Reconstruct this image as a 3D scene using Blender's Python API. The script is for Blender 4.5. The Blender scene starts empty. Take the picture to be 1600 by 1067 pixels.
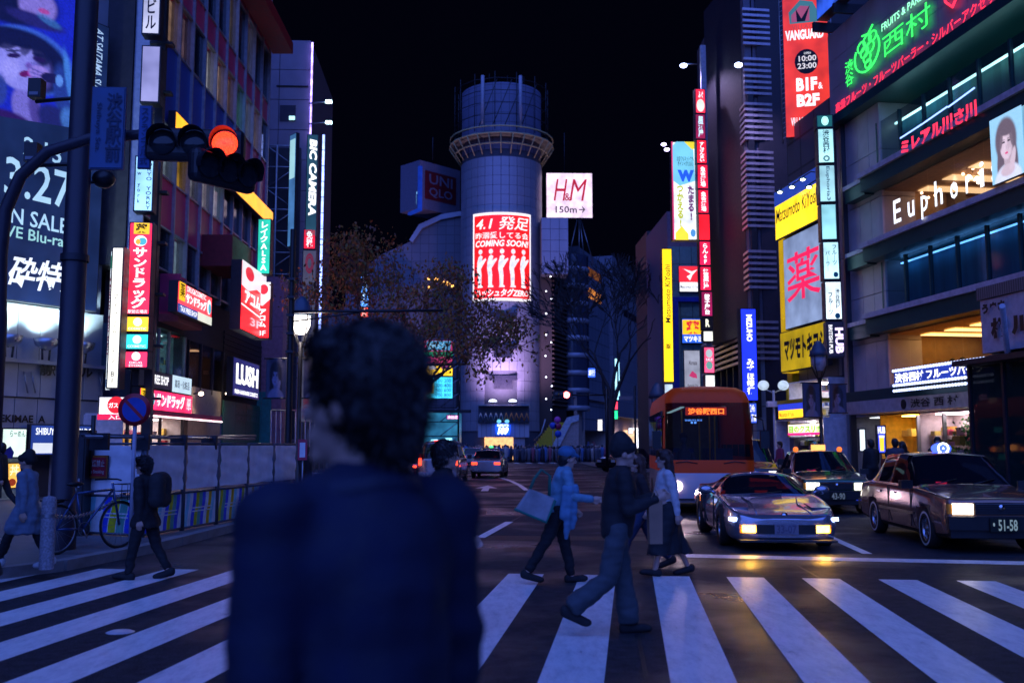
import bpy, bmesh, math, random
import numpy as np
from mathutils import Vector, Matrix, Euler, noise
R = math.radians
SC = bpy.context.scene
C = SC.collection
random.seed(11)

# ------------------------------------------------------------------ camera, world, light, exposure
F, CX, CY, HZ, EYE = 1530.0, 800.0, 533.5, 697.0, 1.6        # focal length, picture centre, horizon (photo pixels), eye height (m)
PITCH = math.atan((HZ - CY) / F)
cd = bpy.data.cameras.new('camera'); cam = bpy.data.objects.new('camera', cd); C.objects.link(cam)
cam.location = (0, 0, EYE); cam.rotation_euler = (R(90) + PITCH, 0, 0)
cd.sensor_width = 36; cd.lens = F / 1600 * 36; cd.clip_start = 0.05; cd.clip_end = 3000
cd.dof.use_dof = True; cd.dof.focus_distance = 17; cd.dof.aperture_fstop = 1.8
SC.camera = cam

W = bpy.data.worlds.new('World'); SC.world = W; W.use_nodes = True
wn = W.node_tree; wn.nodes.clear()
wo = wn.nodes.new('ShaderNodeOutputWorld'); wb = wn.nodes.new('ShaderNodeBackground')
wb.inputs[0].default_value = (0.10, 0.13, 0.62, 1); wb.inputs[1].default_value = 0.0045      # city night sky
wn.links.new(wb.outputs[0], wo.inputs[0])
sl = bpy.data.lights.new('sun', 'SUN'); so = bpy.data.objects.new('sun', sl); C.objects.link(so)
sl.energy = 2.3; sl.angle = R(95); sl.color = (0.10, 0.21, 1.0)
so.rotation_euler = (R(41), 0, R(-6))          # cool skyglow of the crossing, from behind the photographer
vs = SC.view_settings; vs.view_transform = 'Standard'; vs.look = 'None'; vs.exposure = 0.2; vs.gamma = 1; vs.use_curve_mapping = False
SC.render.engine = 'CYCLES'
cy = SC.cycles; cy.use_denoising = True; cy.max_bounces = 6; cy.diffuse_bounces = 2; cy.glossy_bounces = 3
cy.transparent_max_bounces = 10; cy.sample_clamp_indirect = 4; cy.caustics_reflective = False; cy.caustics_refractive = False

# ------------------------------------------------------------------ pixels to positions
cp, sp = math.cos(PITCH), math.sin(PITCH)
def ray(px, py):
    a, b = (px - CX) / F, (CY - py) / F
    return Vector((a, cp - b * sp, sp + b * cp))
def P(px, py, Y):
    d = ray(px, py); return Vector((0, 0, EYE)) + d * (Y / d.y)
def G(px, py, z=0.0):
    d = ray(px, py); return Vector((0, 0, EYE)) + d * ((z - EYE) / d.z)
def vp(px): return math.atan((px - CX) / F * cp)

# ------------------------------------------------------------------ materials
MATS = {}
def nodes(m):
    m.use_nodes = True; n = m.node_tree; return n, n.nodes['Principled BSDF']
def mat(name, col, rough=.6, metal=0., var=.18, scale=6., bump=0., bscale=60., spec=.5, streak=0.):
    if name in MATS: return MATS[name]
    m = bpy.data.materials.new(name); n, b = nodes(m); MATS[name] = m
    b.inputs['Roughness'].default_value = rough; b.inputs['Metallic'].default_value = metal
    b.inputs['Specular IOR Level'].default_value = spec
    tc = n.nodes.new('ShaderNodeTexCoord')
    if var > 0:
        t = n.nodes.new('ShaderNodeTexNoise'); t.inputs['Scale'].default_value = scale; t.inputs['Detail'].default_value = 6
        mp = n.nodes.new('ShaderNodeMapping'); n.links.new(tc.outputs['Object'], mp.inputs[0]); n.links.new(mp.outputs[0], t.inputs['Vector'])
        if streak: mp.inputs['Scale'].default_value = (1, 1, streak)
        r = n.nodes.new('ShaderNodeMapRange'); r.inputs[1].default_value = .3; r.inputs[2].default_value = .7
        r.inputs[3].default_value = 1 - var; r.inputs[4].default_value = 1 + var
        n.links.new(t.outputs['Fac'], r.inputs[0])
        mx = n.nodes.new('ShaderNodeVectorMath'); mx.operation = 'SCALE'; mx.inputs[0].default_value = col[:3]
        n.links.new(r.outputs[0], mx.inputs['Scale']); n.links.new(mx.outputs[0], b.inputs['Base Color'])
        r2 = n.nodes.new('ShaderNodeMapRange'); r2.inputs[1].default_value = .3; r2.inputs[2].default_value = .7
        r2.inputs[3].default_value = max(.02, rough * .85); r2.inputs[4].default_value = min(1, rough * 1.15)
        n.links.new(t.outputs['Fac'], r2.inputs[0]); n.links.new(r2.outputs[0], b.inputs['Roughness'])
    else: b.inputs['Base Color'].default_value = (*col[:3], 1)
    if bump > 0:
        t2 = n.nodes.new('ShaderNodeTexNoise'); t2.inputs['Scale'].default_value = bscale; t2.inputs['Detail'].default_value = 3
        n.links.new(tc.outputs['Object'], t2.inputs['Vector'])
        bp = n.nodes.new('ShaderNodeBump'); bp.inputs['Strength'].default_value = bump; bp.inputs['Distance'].default_value = .02
        n.links.new(t2.outputs['Fac'], bp.inputs['Height']); n.links.new(bp.outputs[0], b.inputs['Normal'])
    return m
def emat(col, e=1., var=.3, scale=1.2, stretch=(1, 1, 1)):
    k = 'lit_%.3f_%.3f_%.3f_%.2f_%.2f' % (*col[:3], e, var)
    if k in MATS: return MATS[k]
    m = bpy.data.materials.new(k); n, b = nodes(m); MATS[k] = m
    b.inputs['Base Color'].default_value = (col[0] * .25, col[1] * .25, col[2] * .25, 1); b.inputs['Roughness'].default_value = .35
    b.inputs['Emission Color'].default_value = (*col[:3], 1); b.inputs['Emission Strength'].default_value = e
    if var > 0:      # uneven backlight of real sign boxes
        tc = n.nodes.new('ShaderNodeTexCoord'); mp = n.nodes.new('ShaderNodeMapping'); mp.inputs['Scale'].default_value = stretch
        t = n.nodes.new('ShaderNodeTexNoise'); t.inputs['Scale'].default_value = scale; t.inputs['Detail'].default_value = 2
        r = n.nodes.new('ShaderNodeMapRange'); r.inputs[1].default_value = .3; r.inputs[2].default_value = .7
        r.inputs[3].default_value = e * (1 - var); r.inputs[4].default_value = e * (1 + var)
        n.links.new(tc.outputs['Object'], mp.inputs[0]); n.links.new(mp.outputs[0], t.inputs['Vector'])
        n.links.new(t.outputs['Fac'], r.inputs[0]); n.links.new(r.outputs[0], b.inputs['Emission Strength'])
    return m
def glass(name, col=(.02, .03, .05), alpha=.6, rough=.06):
    if name in MATS: return MATS[name]
    m = bpy.data.materials.new(name); n, b = nodes(m); MATS[name] = m
    b.inputs['Base Color'].default_value = (*col, 1); b.inputs['Roughness'].default_value = rough; b.inputs['Alpha'].default_value = alpha
    b.inputs['Specular IOR Level'].default_value = .5
    return m

BLACK = mat('black_metal', (.012, .012, .015), .4)
DKMETAL = mat('dark_metal', (.035, .035, .045), .45, .3)
STEEL = mat('steel', (.35, .35, .38), .35, .8)
CHROME = mat('chrome', (.7, .7, .72), .12, 1., var=0)
WHITEP = mat('white_paint', (.75, .75, .76), .5)
RUBBER = mat('rubber', (.012, .012, .012), .7)

# ------------------------------------------------------------------ mesh builder
class MB:
    def __init__(s): s.v, s.f, s.m, s.sm = [], [], [], []
    def add(s, vs, fs, mi=0, smooth=False):
        o = len(s.v); s.v += [tuple(v) for v in vs]
        for f in fs: s.f.append([i + o for i in f]); s.m.append(mi); s.sm.append(smooth)
        return s
    def box(s, x0, x1, y0, y1, z0, z1, mi=0):
        return s.add([(x, y, z) for x in (x0, x1) for y in (y0, y1) for z in (z0, z1)],
                     [(0, 1, 3, 2), (4, 6, 7, 5), (0, 4, 5, 1), (2, 3, 7, 6), (0, 2, 6, 4), (1, 5, 7, 3)], mi)
    def obox(s, c, sx, sy, sz, rot=(0, 0, 0), mi=0):
        m = Matrix.Translation(c) @ Euler(rot).to_matrix().to_4x4()
        vs = [m @ Vector((x * sx / 2, y * sy / 2, z * sz / 2)) for x in (-1, 1) for y in (-1, 1) for z in (-1, 1)]
        return s.add(vs, [(0, 1, 3, 2), (4, 6, 7, 5), (0, 4, 5, 1), (2, 3, 7, 6), (0, 2, 6, 4), (1, 5, 7, 3)], mi)
    def tube(s, pts, r, n=8, mi=0, caps=True):
        pts = [Vector(p) for p in pts]; rs = r if isinstance(r, (list, tuple)) else [r] * len(pts)
        vs, fs = [], []; up = None
        for i, p in enumerate(pts):
            d = (pts[min(i + 1, len(pts) - 1)] - pts[max(i - 1, 0)])
            if d.length < 1e-9: d = Vector((0, 0, 1))
            d.normalize()
            if up is None:
                up = d.orthogonal().normalized()
            up = (up - d * up.dot(d))
            up = up.normalized() if up.length > 1e-6 else d.orthogonal().normalized()
            sd = d.cross(up)
            for k in range(n):
                a = 2 * math.pi * k / n
                vs.append(p + (up * math.cos(a) + sd * math.sin(a)) * rs[i])
        for i in range(len(pts) - 1):
            for k in range(n):
                k2 = (k + 1) % n; fs.append((i * n + k, i * n + k2, (i + 1) * n + k2, (i + 1) * n + k))
        s.add(vs, fs, mi, True)
        if caps:
            o = len(s.v) - len(vs)
            s.f.append([o + k for k in range(n)][::-1]); s.m.append(mi); s.sm.append(False)
            s.f.append([o + (len(pts) - 1) * n + k for k in range(n)]); s.m.append(mi); s.sm.append(False)
        return s
    def lathe(s, prof, n=16, M=None, mi=0, smooth=True):        # prof: (radius, z)
        vs, fs = [], []
        for r, z in prof:
            for k in range(n):
                a = 2 * math.pi * k / n; vs.append(Vector((r * math.cos(a), r * math.sin(a), z)))
        for i in range(len(prof) - 1):
            for k in range(n):
                k2 = (k + 1) % n; fs.append((i * n + k, i * n + k2, (i + 1) * n + k2, (i + 1) * n + k))
        if M is not None: vs = [M @ v for v in vs]
        return s.add(vs, fs, mi, smooth)
    def ell(s, c, r, nu=14, nv=8, M=None, mi=0):
        vs = []; fs = []
        for j in range(nv + 1):
            t = math.pi * j / nv - math.pi / 2
            for i in range(nu):
                a = 2 * math.pi * i / nu
                v = Vector((r[0] * math.cos(t) * math.cos(a), r[1] * math.cos(t) * math.sin(a), r[2] * math.sin(t)))
                vs.append((M @ v if M is not None else v) + Vector(c))
        for j in range(nv):
            for i in range(nu):
                i2 = (i + 1) % nu; fs.append((j * nu + i, j * nu + i2, (j + 1) * nu + i2, (j + 1) * nu + i))
        return s.add(vs, fs, mi, True)
    def prism(s, poly, y0, y1, mi=0):            # polygon in x,z extruded along y
        n = len(poly)
        vs = [(x, y0, z) for x, z in poly] + [(x, y1, z) for x, z in poly]
        fs = [list(range(n)), list(range(n, 2 * n))[::-1]] + [(i, i + n, (i + 1) % n + n, (i + 1) % n) for i in range(n)]
        return s.add(vs, fs, mi)
    def slab(s, poly, z0, z1, mi=0):             # polygon in x,y extruded along z
        n = len(poly)
        vs = [(x, y, z1) for x, y in poly] + [(x, y, z0) for x, y in poly]
        fs = [list(range(n)), list(range(n, 2 * n))[::-1]] + [(i, i + n, (i + 1) % n + n, (i + 1) % n) for i in range(n)]
        return s.add(vs, fs, mi)
    def mesh(s, name, mats):
        me = bpy.data.meshes.new(name); me.from_pydata(s.v, [], s.f)
        if not isinstance(mats, (list, tuple)): mats = [mats]
        for m in mats: me.materials.append(m)
        me.polygons.foreach_set('material_index', s.m); me.polygons.foreach_set('use_smooth', s.sm); me.update()
        return me
    def build(s, name, mats, parent=None, fix=False):
        me = s.mesh(name, mats)
        if fix:
            b = bmesh.new(); b.from_mesh(me); bmesh.ops.recalc_face_normals(b, faces=b.faces); b.to_mesh(me); b.free()
        return link(name, me, parent)
def link(name, me, parent=None):
    o = bpy.data.objects.new(name, me); C.objects.link(o)
    if parent is not None: o.parent = parent
    return o
def tag(o, label, cat=None, group=None, kind=None):
    if label: o['label'] = label
    if cat: o['category'] = cat
    if group: o['group'] = group
    if kind: o['kind'] = kind
    return o
def thing(name, label, cat, loc=(0, 0, 0), rz=0., group=None):
    o = bpy.data.objects.new(name, None); C.objects.link(o); o.empty_display_size = .2
    o.location = loc; o.rotation_euler = (0, 0, rz)
    return tag(o, label, cat, group)
def struct(name, mb, m, parent=None):
    o = mb.build(name, m, parent)
    if parent is None: o['kind'] = 'structure'
    return o
def copy_part(o, parent, loc=None, rz=None):
    c = o.copy(); C.objects.link(c); c.parent = parent
    if loc is not None: c.location = loc
    if rz is not None: c.rotation_euler = (0, 0, rz)
    return c
def copy_tree(o, parent=None):
    kids = list(o.children)
    c = o.copy(); C.objects.link(c)
    if parent is not None: c.parent = parent
    for ch in kids: copy_tree(ch, c)
    return c
TS = bpy.data.scenes.new('workbench')          # scratch scene for lettering and modifiers, removed at the end
def scratch_graph():
    with bpy.context.temp_override(scene=TS, view_layer=TS.view_layers[0]):
        dg = bpy.context.evaluated_depsgraph_get(); dg.update()
    return dg
def evaluated(me, mods):
    """apply modifiers given as (type, {props}) and return the resulting mesh"""
    o = bpy.data.objects.new('tmp', me); TS.collection.objects.link(o)
    for t, pr in mods:
        md = o.modifiers.new(t, t)
        for k, v in pr.items(): setattr(md, k, v)
    dg = scratch_graph()
    r = bpy.data.meshes.new_from_object(o.evaluated_get(dg), preserve_all_data_layers=True, depsgraph=dg)
    bpy.data.objects.remove(o)
    return r

# ------------------------------------------------------------------ lettering
TC = {}
def text_data(body, bold=.012, space=1., line=1., shear=0., align='CENTER'):
    k = (body, bold, space, line, shear)
    if k in TC: return TC[k]
    cu = bpy.data.curves.new('t', 'FONT'); cu.body = body; cu.size = 1; cu.offset = bold; cu.align_x = align
    cu.space_character = space; cu.space_line = line; cu.shear = shear; cu.resolution_u = 2
    o = bpy.data.objects.new('t', cu); TS.collection.objects.link(o)
    dg = scratch_graph()
    me = bpy.data.meshes.new_from_object(o.evaluated_get(dg), depsgraph=dg)
    v = [(a.co.x, a.co.y) for a in me.vertices]; f = [list(p.vertices) for p in me.polygons]
    bpy.data.objects.remove(o); bpy.data.curves.remove(cu); bpy.data.meshes.remove(me)
    xs = [a for a, b in v]; ys = [b for a, b in v]
    x0, x1, y0, y1 = min(xs), max(xs), min(ys), max(ys)
    w, h = max(x1 - x0, 1e-4), max(y1 - y0, 1e-4)
    TC[k] = ([((a - x0) / w, (b - y0) / h) for a, b in v], f)
    return TC[k]
def put_text(mb, body, x0, x1, z0, z1, y, bold=.012, vert=False, rot=0, mi=0, line=.95, shear=0., depth=0.):
    """stretch lettering into the box x0..x1, z0..z1 on the plane y (facing -y)"""
    if vert:
        body = '\n'.join('｜' if c == 'ー' else c for c in body)
    v, f = text_data(body, bold, 1., line, shear)
    if rot == -90: g = lambda a, b: (b, 1 - a)       # reads downwards
    elif rot == 90: g = lambda a, b: (1 - b, a)
    else: g = lambda a, b: (a, b)
    vv = []
    for a, b in v:
        a, b = g(a, b); vv.append((x0 + a * (x1 - x0), y, z0 + b * (z1 - z0)))
    mb.add(vv, f, mi)
    return mb

# ------------------------------------------------------------------ frames: local x runs left to right as seen, y into the wall, z up
class Fr:
    def __init__(s, origin, ang):
        s.o = Vector((origin[0], origin[1], 0)); s.a = ang
        s.x = Vector((math.cos(ang), math.sin(ang), 0)); s.n = Vector((-math.sin(ang), math.cos(ang), 0))
    @classmethod
    def wall(cls, pxl, Y, vpx, away=True):
        """through pixel column pxl at depth Y; horizontals run to the vanishing point vpx; away: left end is the nearer one"""
        t = vp(vpx); d = Vector((math.sin(t), math.cos(t), 0))
        if not away: d = -d
        return cls(P(pxl, HZ, Y), math.atan2(d.y, d.x))
    @classmethod
    def front(cls, px, Y, deg=0.):
        return cls(P(px, HZ, Y), R(deg))
    def hit(s, px, py, off=0.):
        d = ray(px, py); o = Vector((0, 0, EYE)); p0 = s.o - s.n * off
        t = (p0 - o).dot(s.n) / d.dot(s.n); q = o + d * t
        return (q - s.o).dot(s.x), q.z
    def pt(s, u, z, out=0.): return s.o + s.x * u - s.n * out + Vector((0, 0, z))
    def rect(s, pxl, yt, yb, pxr, off=0.):
        """z from the left edge's top and bottom rows, u from the left and right columns"""
        u0, z1 = s.hit(pxl, yt, off); u0b, z0 = s.hit(pxl, yb, off)
        u0 = (u0 + u0b) / 2
        ym = yt + (yb - yt) / 2
        u1, _ = s.hit(pxr, ym, off)
        return u0, u1, z0, z1
    def rectr(s, pxl, pxr, yt, yb, off=0.):
        """the same with the rows read at the right edge"""
        u1, z1 = s.hit(pxr, yt, off); u1b, z0 = s.hit(pxr, yb, off)
        u0, _ = s.hit(pxl, (yt + yb) / 2, off)
        return u0, (u1 + u1b) / 2, z0, z1
    def root(s, name, label, cat, u=0., out=0., z=0., group=None):
        return thing(name, label, cat, s.pt(u, z, out), s.a, group)

def sign(name, label, fr, rect, off=.0, thick=.25, face=(1, 1, 1), e=1., frame=None, texts=(), cat='sign', group=None, rim=.04, var=.3, shapes=()):
    """a sign box: housing > lit face and lettering. texts: (string, fx0, fy0, fx1, fy1, colour, strength, {options}); fractions from the top left"""
    u0, u1, z0, z1 = rect; w, h = u1 - u0, z1 - z0
    if e >= .8: e *= 1.6 if max(face) - min(face) > .5 else 1.15
    r = fr.root(name, label, cat, u0, off, z0, group)
    MB().box(0, w, -thick, 0, 0, h).build('housing', frame or DKMETAL, r)
    y = -thick - .012
    MB().box(rim, w - rim, y, -thick + .01, rim, h - rim).build('face_panel', emat(face, e, var) if e > 0 else mat('panel_%.2f_%.2f_%.2f' % face, face, .5), r)
    for i, sh in enumerate(shapes):
        poly, col, es = sh
        mb = MB(); yy = y - .006 - .004 * i
        mb.prism([(fx * w, h * (1 - fy)) for fx, fy in poly], yy, yy + .003)
        o = mb.build('print', emat(col, es, .1) if es > 0 else mat('print_%.2f_%.2f_%.2f' % col, col, .6), r)
    for t in texts:
        body, a, b, c, d, col, es = t[:7]; kw = t[7] if len(t) > 7 else {}
        mb = MB(); put_text(mb, body, a * w, c * w, h * (1 - d), h * (1 - b), y - .012 - .004 * len(shapes), **kw)
        mb.build('lettering', emat(col, es, .08) if es > 0 else mat('ink_%.2f_%.2f_%.2f' % col, col, .6), r)
    return r
def print_mat(name, e):
    if name in MATS: return MATS[name]
    m = bpy.data.materials.new(name); n, b = nodes(m); MATS[name] = m
    a = n.nodes.new('ShaderNodeAttribute'); a.attribute_name = 'Col'; n.links.new(a.outputs['Color'], b.inputs['Base Color']); b.inputs['Roughness'].default_value = .5
    if e > 0: n.links.new(a.outputs['Color'], b.inputs['Emission Color']); b.inputs['Emission Strength'].default_value = e
    return m
def soft_print(name, x0, x1, y0, y1, bg, layers, place_, parent, e, nx=70, ny=80, grain=.12, seed=1):
    """a printed photograph: soft ellipses (cx, cy, rx, ry, rot, softness, colour, alpha) painted on a fine grid of vertices"""
    X, Y = np.meshgrid(np.linspace(x0, x1, nx), np.linspace(y0, y1, ny), indexing='ij'); col = np.ones((nx, ny, 3)) * np.array(bg)
    for cx, cy_, rx, ry, rot, soft, c, al in layers:
        a = math.radians(rot); dx, dy = X - cx, Y - cy_; u = (dx * math.cos(a) + dy * math.sin(a)) / rx; v = (-dx * math.sin(a) + dy * math.cos(a)) / ry
        m = np.clip((1 - np.sqrt(u * u + v * v)) / soft + .5, 0, 1); m = (m * m * (3 - 2 * m) * al)[..., None]; col = col * (1 - m) + np.array(c) * m
    rs = np.random.RandomState(seed); col = col * (1 + grain * rs.randn(nx, ny, 1))
    mb = MB(); mb.add([place_(X[i, j], Y[i, j]) for i in range(nx) for j in range(ny)], [(i * ny + j, i * ny + j + 1, (i + 1) * ny + j + 1, (i + 1) * ny + j) for i in range(nx - 1) for j in range(ny - 1)])
    me = mb.mesh(name, print_mat('print_photo_%.2f' % e, e)); at = me.color_attributes.new('Col', 'FLOAT_COLOR', 'POINT')
    rgba = np.ones((nx * ny, 4)); rgba[:, :3] = np.clip(col.reshape(-1, 3), 0, 1); at.data.foreach_set('color', rgba.ravel().astype(np.float32)); return link(name, me, parent)
def woman(skin, hair, dress, lips, flip=1):
    """generic head and shoulders in a unit square, y down"""
    f = lambda x: .5 + flip * (x - .5); d = lambda c, k: tuple(v * k for v in c)
    return [(f(.48), .40, .33, .34, 0, .25, hair, 1), (f(.30), .72, .12, .34, 8 * flip, .4, hair, 1), (f(.70), .70, .12, .34, -6 * flip, .4, hair, 1), (f(.5), 1.02, .42, .26, 0, .2, dress, 1), (f(.5), .70, .10, .17, 0, .3, d(skin, .7), 1), (f(.5), .86, .22, .09, 0, .5, d(skin, .85), 1),
            (f(.49), .45, .20, .245, 4 * flip, .16, skin, 1), (f(.60), .50, .09, .2, 0, .8, d(skin, .6), .6), (f(.49), .24, .24, .10, 6 * flip, .35, hair, 1), (f(.33), .36, .06, .17, 12 * flip, .5, hair, .9), (f(.66), .36, .06, .18, -10 * flip, .5, hair, .9),
            (f(.41), .43, .045, .016, 0, .5, (.03, .025, .04), .95), (f(.57), .43, .045, .016, 0, .5, (.03, .025, .04), .95), (f(.41), .39, .05, .010, -5, .6, hair, .7), (f(.57), .39, .05, .010, 5, .6, hair, .7), (f(.485), .52, .02, .05, 0, .9, d(skin, .72), .7), (f(.485), .60, .05, .02, 0, .4, lips, .95),
            (f(.66), .74, .07, .2, 24 * flip, .3, d(skin, .9), 1), (f(.58), .60, .05, .06, 0, .4, d(skin, .95), .9)]
def circ(cx, cy, rx, ry, n=18): return [(cx + rx * math.cos(2 * math.pi * i / n), cy + ry * math.sin(2 * math.pi * i / n)) for i in range(n)]
def shot(fr, u, z, out): return fr.pt(u, z, out)
def spot(name, loc, target, energy, col, size=R(70), blend=.5, radius=.1, parent=None):
    l = bpy.data.lights.new(name, 'SPOT'); l.energy = energy; l.color = col; l.spot_size = size; l.spot_blend = blend; l.shadow_soft_size = radius
    o = bpy.data.objects.new(name, l); C.objects.link(o); o.location = loc
    o.rotation_euler = (Vector(target) - Vector(loc)).to_track_quat('-Z', 'Y').to_euler()
    return o
def point(name, loc, energy, col, radius=.1):
    l = bpy.data.lights.new(name, 'POINT'); l.energy = energy; l.color = col; l.shadow_soft_size = radius
    o = bpy.data.objects.new(name, l); C.objects.link(o); o.location = loc
    return o
RED, WHT, YEL, BLU, CYA, GRN, PNK, ORG = (1, .03, .02), (.9, .92, 1), (1, .62, .02), (.02, .06, .9), (.1, .65, .85), (.03, .6, .3), (1, .1, .35), (1, .3, .02)
# ------------------------------------------------------------------ ground, road, pavements
def asphalt():
    m = bpy.data.materials.new('asphalt'); n, b = nodes(m); L = n.links.new
    tc = n.nodes.new('ShaderNodeTexCoord')
    def nz(sc, det=5):
        t = n.nodes.new('ShaderNodeTexNoise'); t.inputs['Scale'].default_value = sc; t.inputs['Detail'].default_value = det; L(tc.outputs['Object'], t.inputs['Vector']); return t
    big, fine, grit = nz(.35), nz(9), nz(75, 3)
    cr = n.nodes.new('ShaderNodeValToRGB'); cr.color_ramp.elements[0].position = .3; cr.color_ramp.elements[1].position = .72
    cr.color_ramp.elements[0].color = (.008, .009, .012, 1); cr.color_ramp.elements[1].color = (.075, .077, .088, 1)
    ad = n.nodes.new('ShaderNodeMath'); ad.operation = 'MULTIPLY_ADD'; ad.inputs[1].default_value = .45
    mm = n.nodes.new('ShaderNodeMath'); mm.operation = 'MULTIPLY_ADD'; mm.inputs[1].default_value = .95
    mm.inputs[2].default_value = -.2; L(grit.outputs['Fac'], mm.inputs[0]); L(fine.outputs['Fac'], ad.inputs[0]); L(mm.outputs[0], ad.inputs[2])
    L(ad.outputs[0], cr.inputs[0]); L(cr.outputs[0], b.inputs['Base Color'])
    rr = n.nodes.new('ShaderNodeMapRange'); rr.inputs[1].default_value = .36; rr.inputs[2].default_value = .55; rr.inputs[3].default_value = .26; rr.inputs[4].default_value = .6
    rs_ = n.nodes.new('ShaderNodeMapRange'); rs_.inputs[1].default_value = .38; rs_.inputs[2].default_value = .52; rs_.inputs[3].default_value = .34; rs_.inputs[4].default_value = .05; L(big.outputs['Fac'], rs_.inputs[0]); L(rs_.outputs[0], b.inputs['Specular IOR Level'])   # damp and dry areas
    L(big.outputs['Fac'], rr.inputs[0]); L(rr.outputs[0], b.inputs['Roughness'])
    bp = n.nodes.new('ShaderNodeBump'); bp.inputs['Strength'].default_value = .8; bp.inputs['Distance'].default_value = .02
    L(grit.outputs['Fac'], bp.inputs['Height']); L(bp.outputs[0], b.inputs['Normal'])
    return m
def road_paint():
    m = bpy.data.materials.new('road_paint'); n, b = nodes(m); L = n.links.new
    tc = n.nodes.new('ShaderNodeTexCoord')
    t = n.nodes.new('ShaderNodeTexNoise'); t.inputs['Scale'].default_value = 7; t.inputs['Detail'].default_value = 12; t.inputs['Roughness'].default_value = .82
    mp = n.nodes.new('ShaderNodeMapping'); mp.inputs['Scale'].default_value = (1, .35, 1); mp.inputs['Rotation'].default_value = (0, 0, R(83))
    L(tc.outputs['Object'], mp.inputs[0]); L(mp.outputs[0], t.inputs['Vector'])
    cr = n.nodes.new('ShaderNodeValToRGB'); e = cr.color_ramp.elements
    e[0].position = .33; e[0].color = (.07, .07, .07, 1); e[1].position = .56; e[1].color = (.82, .81, .80, 1)
    q = e.new(.39); q.color = (.58, .58, .58, 1)
    L(t.outputs['Fac'], cr.inputs[0]); L(cr.outputs[0], b.inputs['Base Color'])
    b.inputs['Roughness'].default_value = .42
    bp = n.nodes.new('ShaderNodeBump'); bp.inputs['Strength'].default_value = .25; bp.inputs['Distance'].default_value = .01
    L(t.outputs['Fac'], bp.inputs['Height']); L(bp.outputs[0], b.inputs['Normal'])
    return m
ASPH, PAINT = asphalt(), road_paint()
mb = MB(); mb.add([(-400, -200, 0), (400, -200, 0), (400, 600, 0), (-400, 600, 0)], [(0, 1, 2, 3)])
road = struct('road', mb, ASPH)
AX = vp(985); RD = Vector((math.sin(AX), math.cos(AX), 0)); RP = Vector((math.cos(AX), -math.sin(AX), 0))
def strip(name, a, b, w, z=.004):
    a, b = Vector((*a[:2], 0)), Vector((*b[:2], 0)); d = (b - a).normalized(); p = Vector((-d.y, d.x, 0)) * w / 2
    mb = MB(); mb.add([(q.x, q.y, z) for q in (a + p, a - p, b - p, b + p)], [(0, 1, 2, 3)])
    return mb.build(name, PAINT, road)
base = G(850, 897)
for k in range(-10, 9):
    far = base + RP * (k * .9 - .225) + RD * (-.55 * max(0, -k - 4) * .14)
    strip('crosswalk_stripe', far - RD * 10.5, far, .45)
s0, s1 = G(1070, 868), G(1700, 882); strip('stop_line', s0, s1, .45)
strip('lane_line', G(1365, 868) + Vector((0, .25, 0)), G(1268, 826), .15); strip('lane_line', G(1235, 800), G(1190, 770), .15)
strip('lane_dash', G(750, 840), G(796, 815), .17); strip('lane_dash', G(812, 792), G(826, 772), .17)
cpts = [G(823, 766), G(812, 758), G(800, 752), G(788, 748), G(772, 744)]
for a, b in zip(cpts, cpts[1:]): strip('centre_line', a, b, .2)
for q in (0, 1, 2):
    a = G(700 - q * 8, 741 - q * 5); strip('lane_dash', a, a + Vector((-.1, 5, 0)), .15)
ar = G(757, 767)
mb = MB(); mb.add([(ar.x + x, ar.y + y, .004) for x, y in ((-.13, 0), (.13, 0), (.13, 2.6), (-.13, 2.6), (-.42, 2.4), (.42, 2.4), (0, 5.0))], [(0, 1, 2, 3), (4, 5, 6)]); mb.build('lane_arrow', PAINT, road)
for q in range(12): strip('far_crosswalk_stripe', (-5.2 + q * 1.15, 92.0), (-5.4 + q * 1.15, 96.5), .5)
# patched strips, tar seams and manhole lids in the asphalt
PATCH = mat('asphalt_patch', (.014, .015, .019), .5, var=.5, scale=30, bump=.5, bscale=70)
def patch(name, a, b, w, z=.002):
    o = strip(name, a, b, w, z); o.data.materials[0] = PATCH; return o
patch('asphalt_patch', G(560, 838), G(1070, 842), .75); patch('asphalt_patch', G(700, 790), G(1010, 792), .5); patch('asphalt_patch', G(470, 800), G(760, 800), 1.1)
for q in ((640, 900, 900, 700), (1010, 1060, 960, 800), (1560, 1060, 1240, 880), (300, 1060, 520, 860)): patch('tar_seam', G(q[0], max(q[1], 760)), G(q[2], max(q[3], 760)), .035, .0025)
for q in ((1150, 885), (820, 858), (520, 930)):
    c_ = G(*q); mb = MB(); mb.lathe([(0, .0035), (.30, .0035)], 28, Matrix.Translation(c_)); mb.lathe([(.30, .0045), (.34, .0045)], 28, Matrix.Translation(c_)); mb.build('manhole_lid', mat('cast_iron', (.05, .05, .055), .4, .7, var=.5, scale=40, bump=.8, bscale=45), road)
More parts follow.
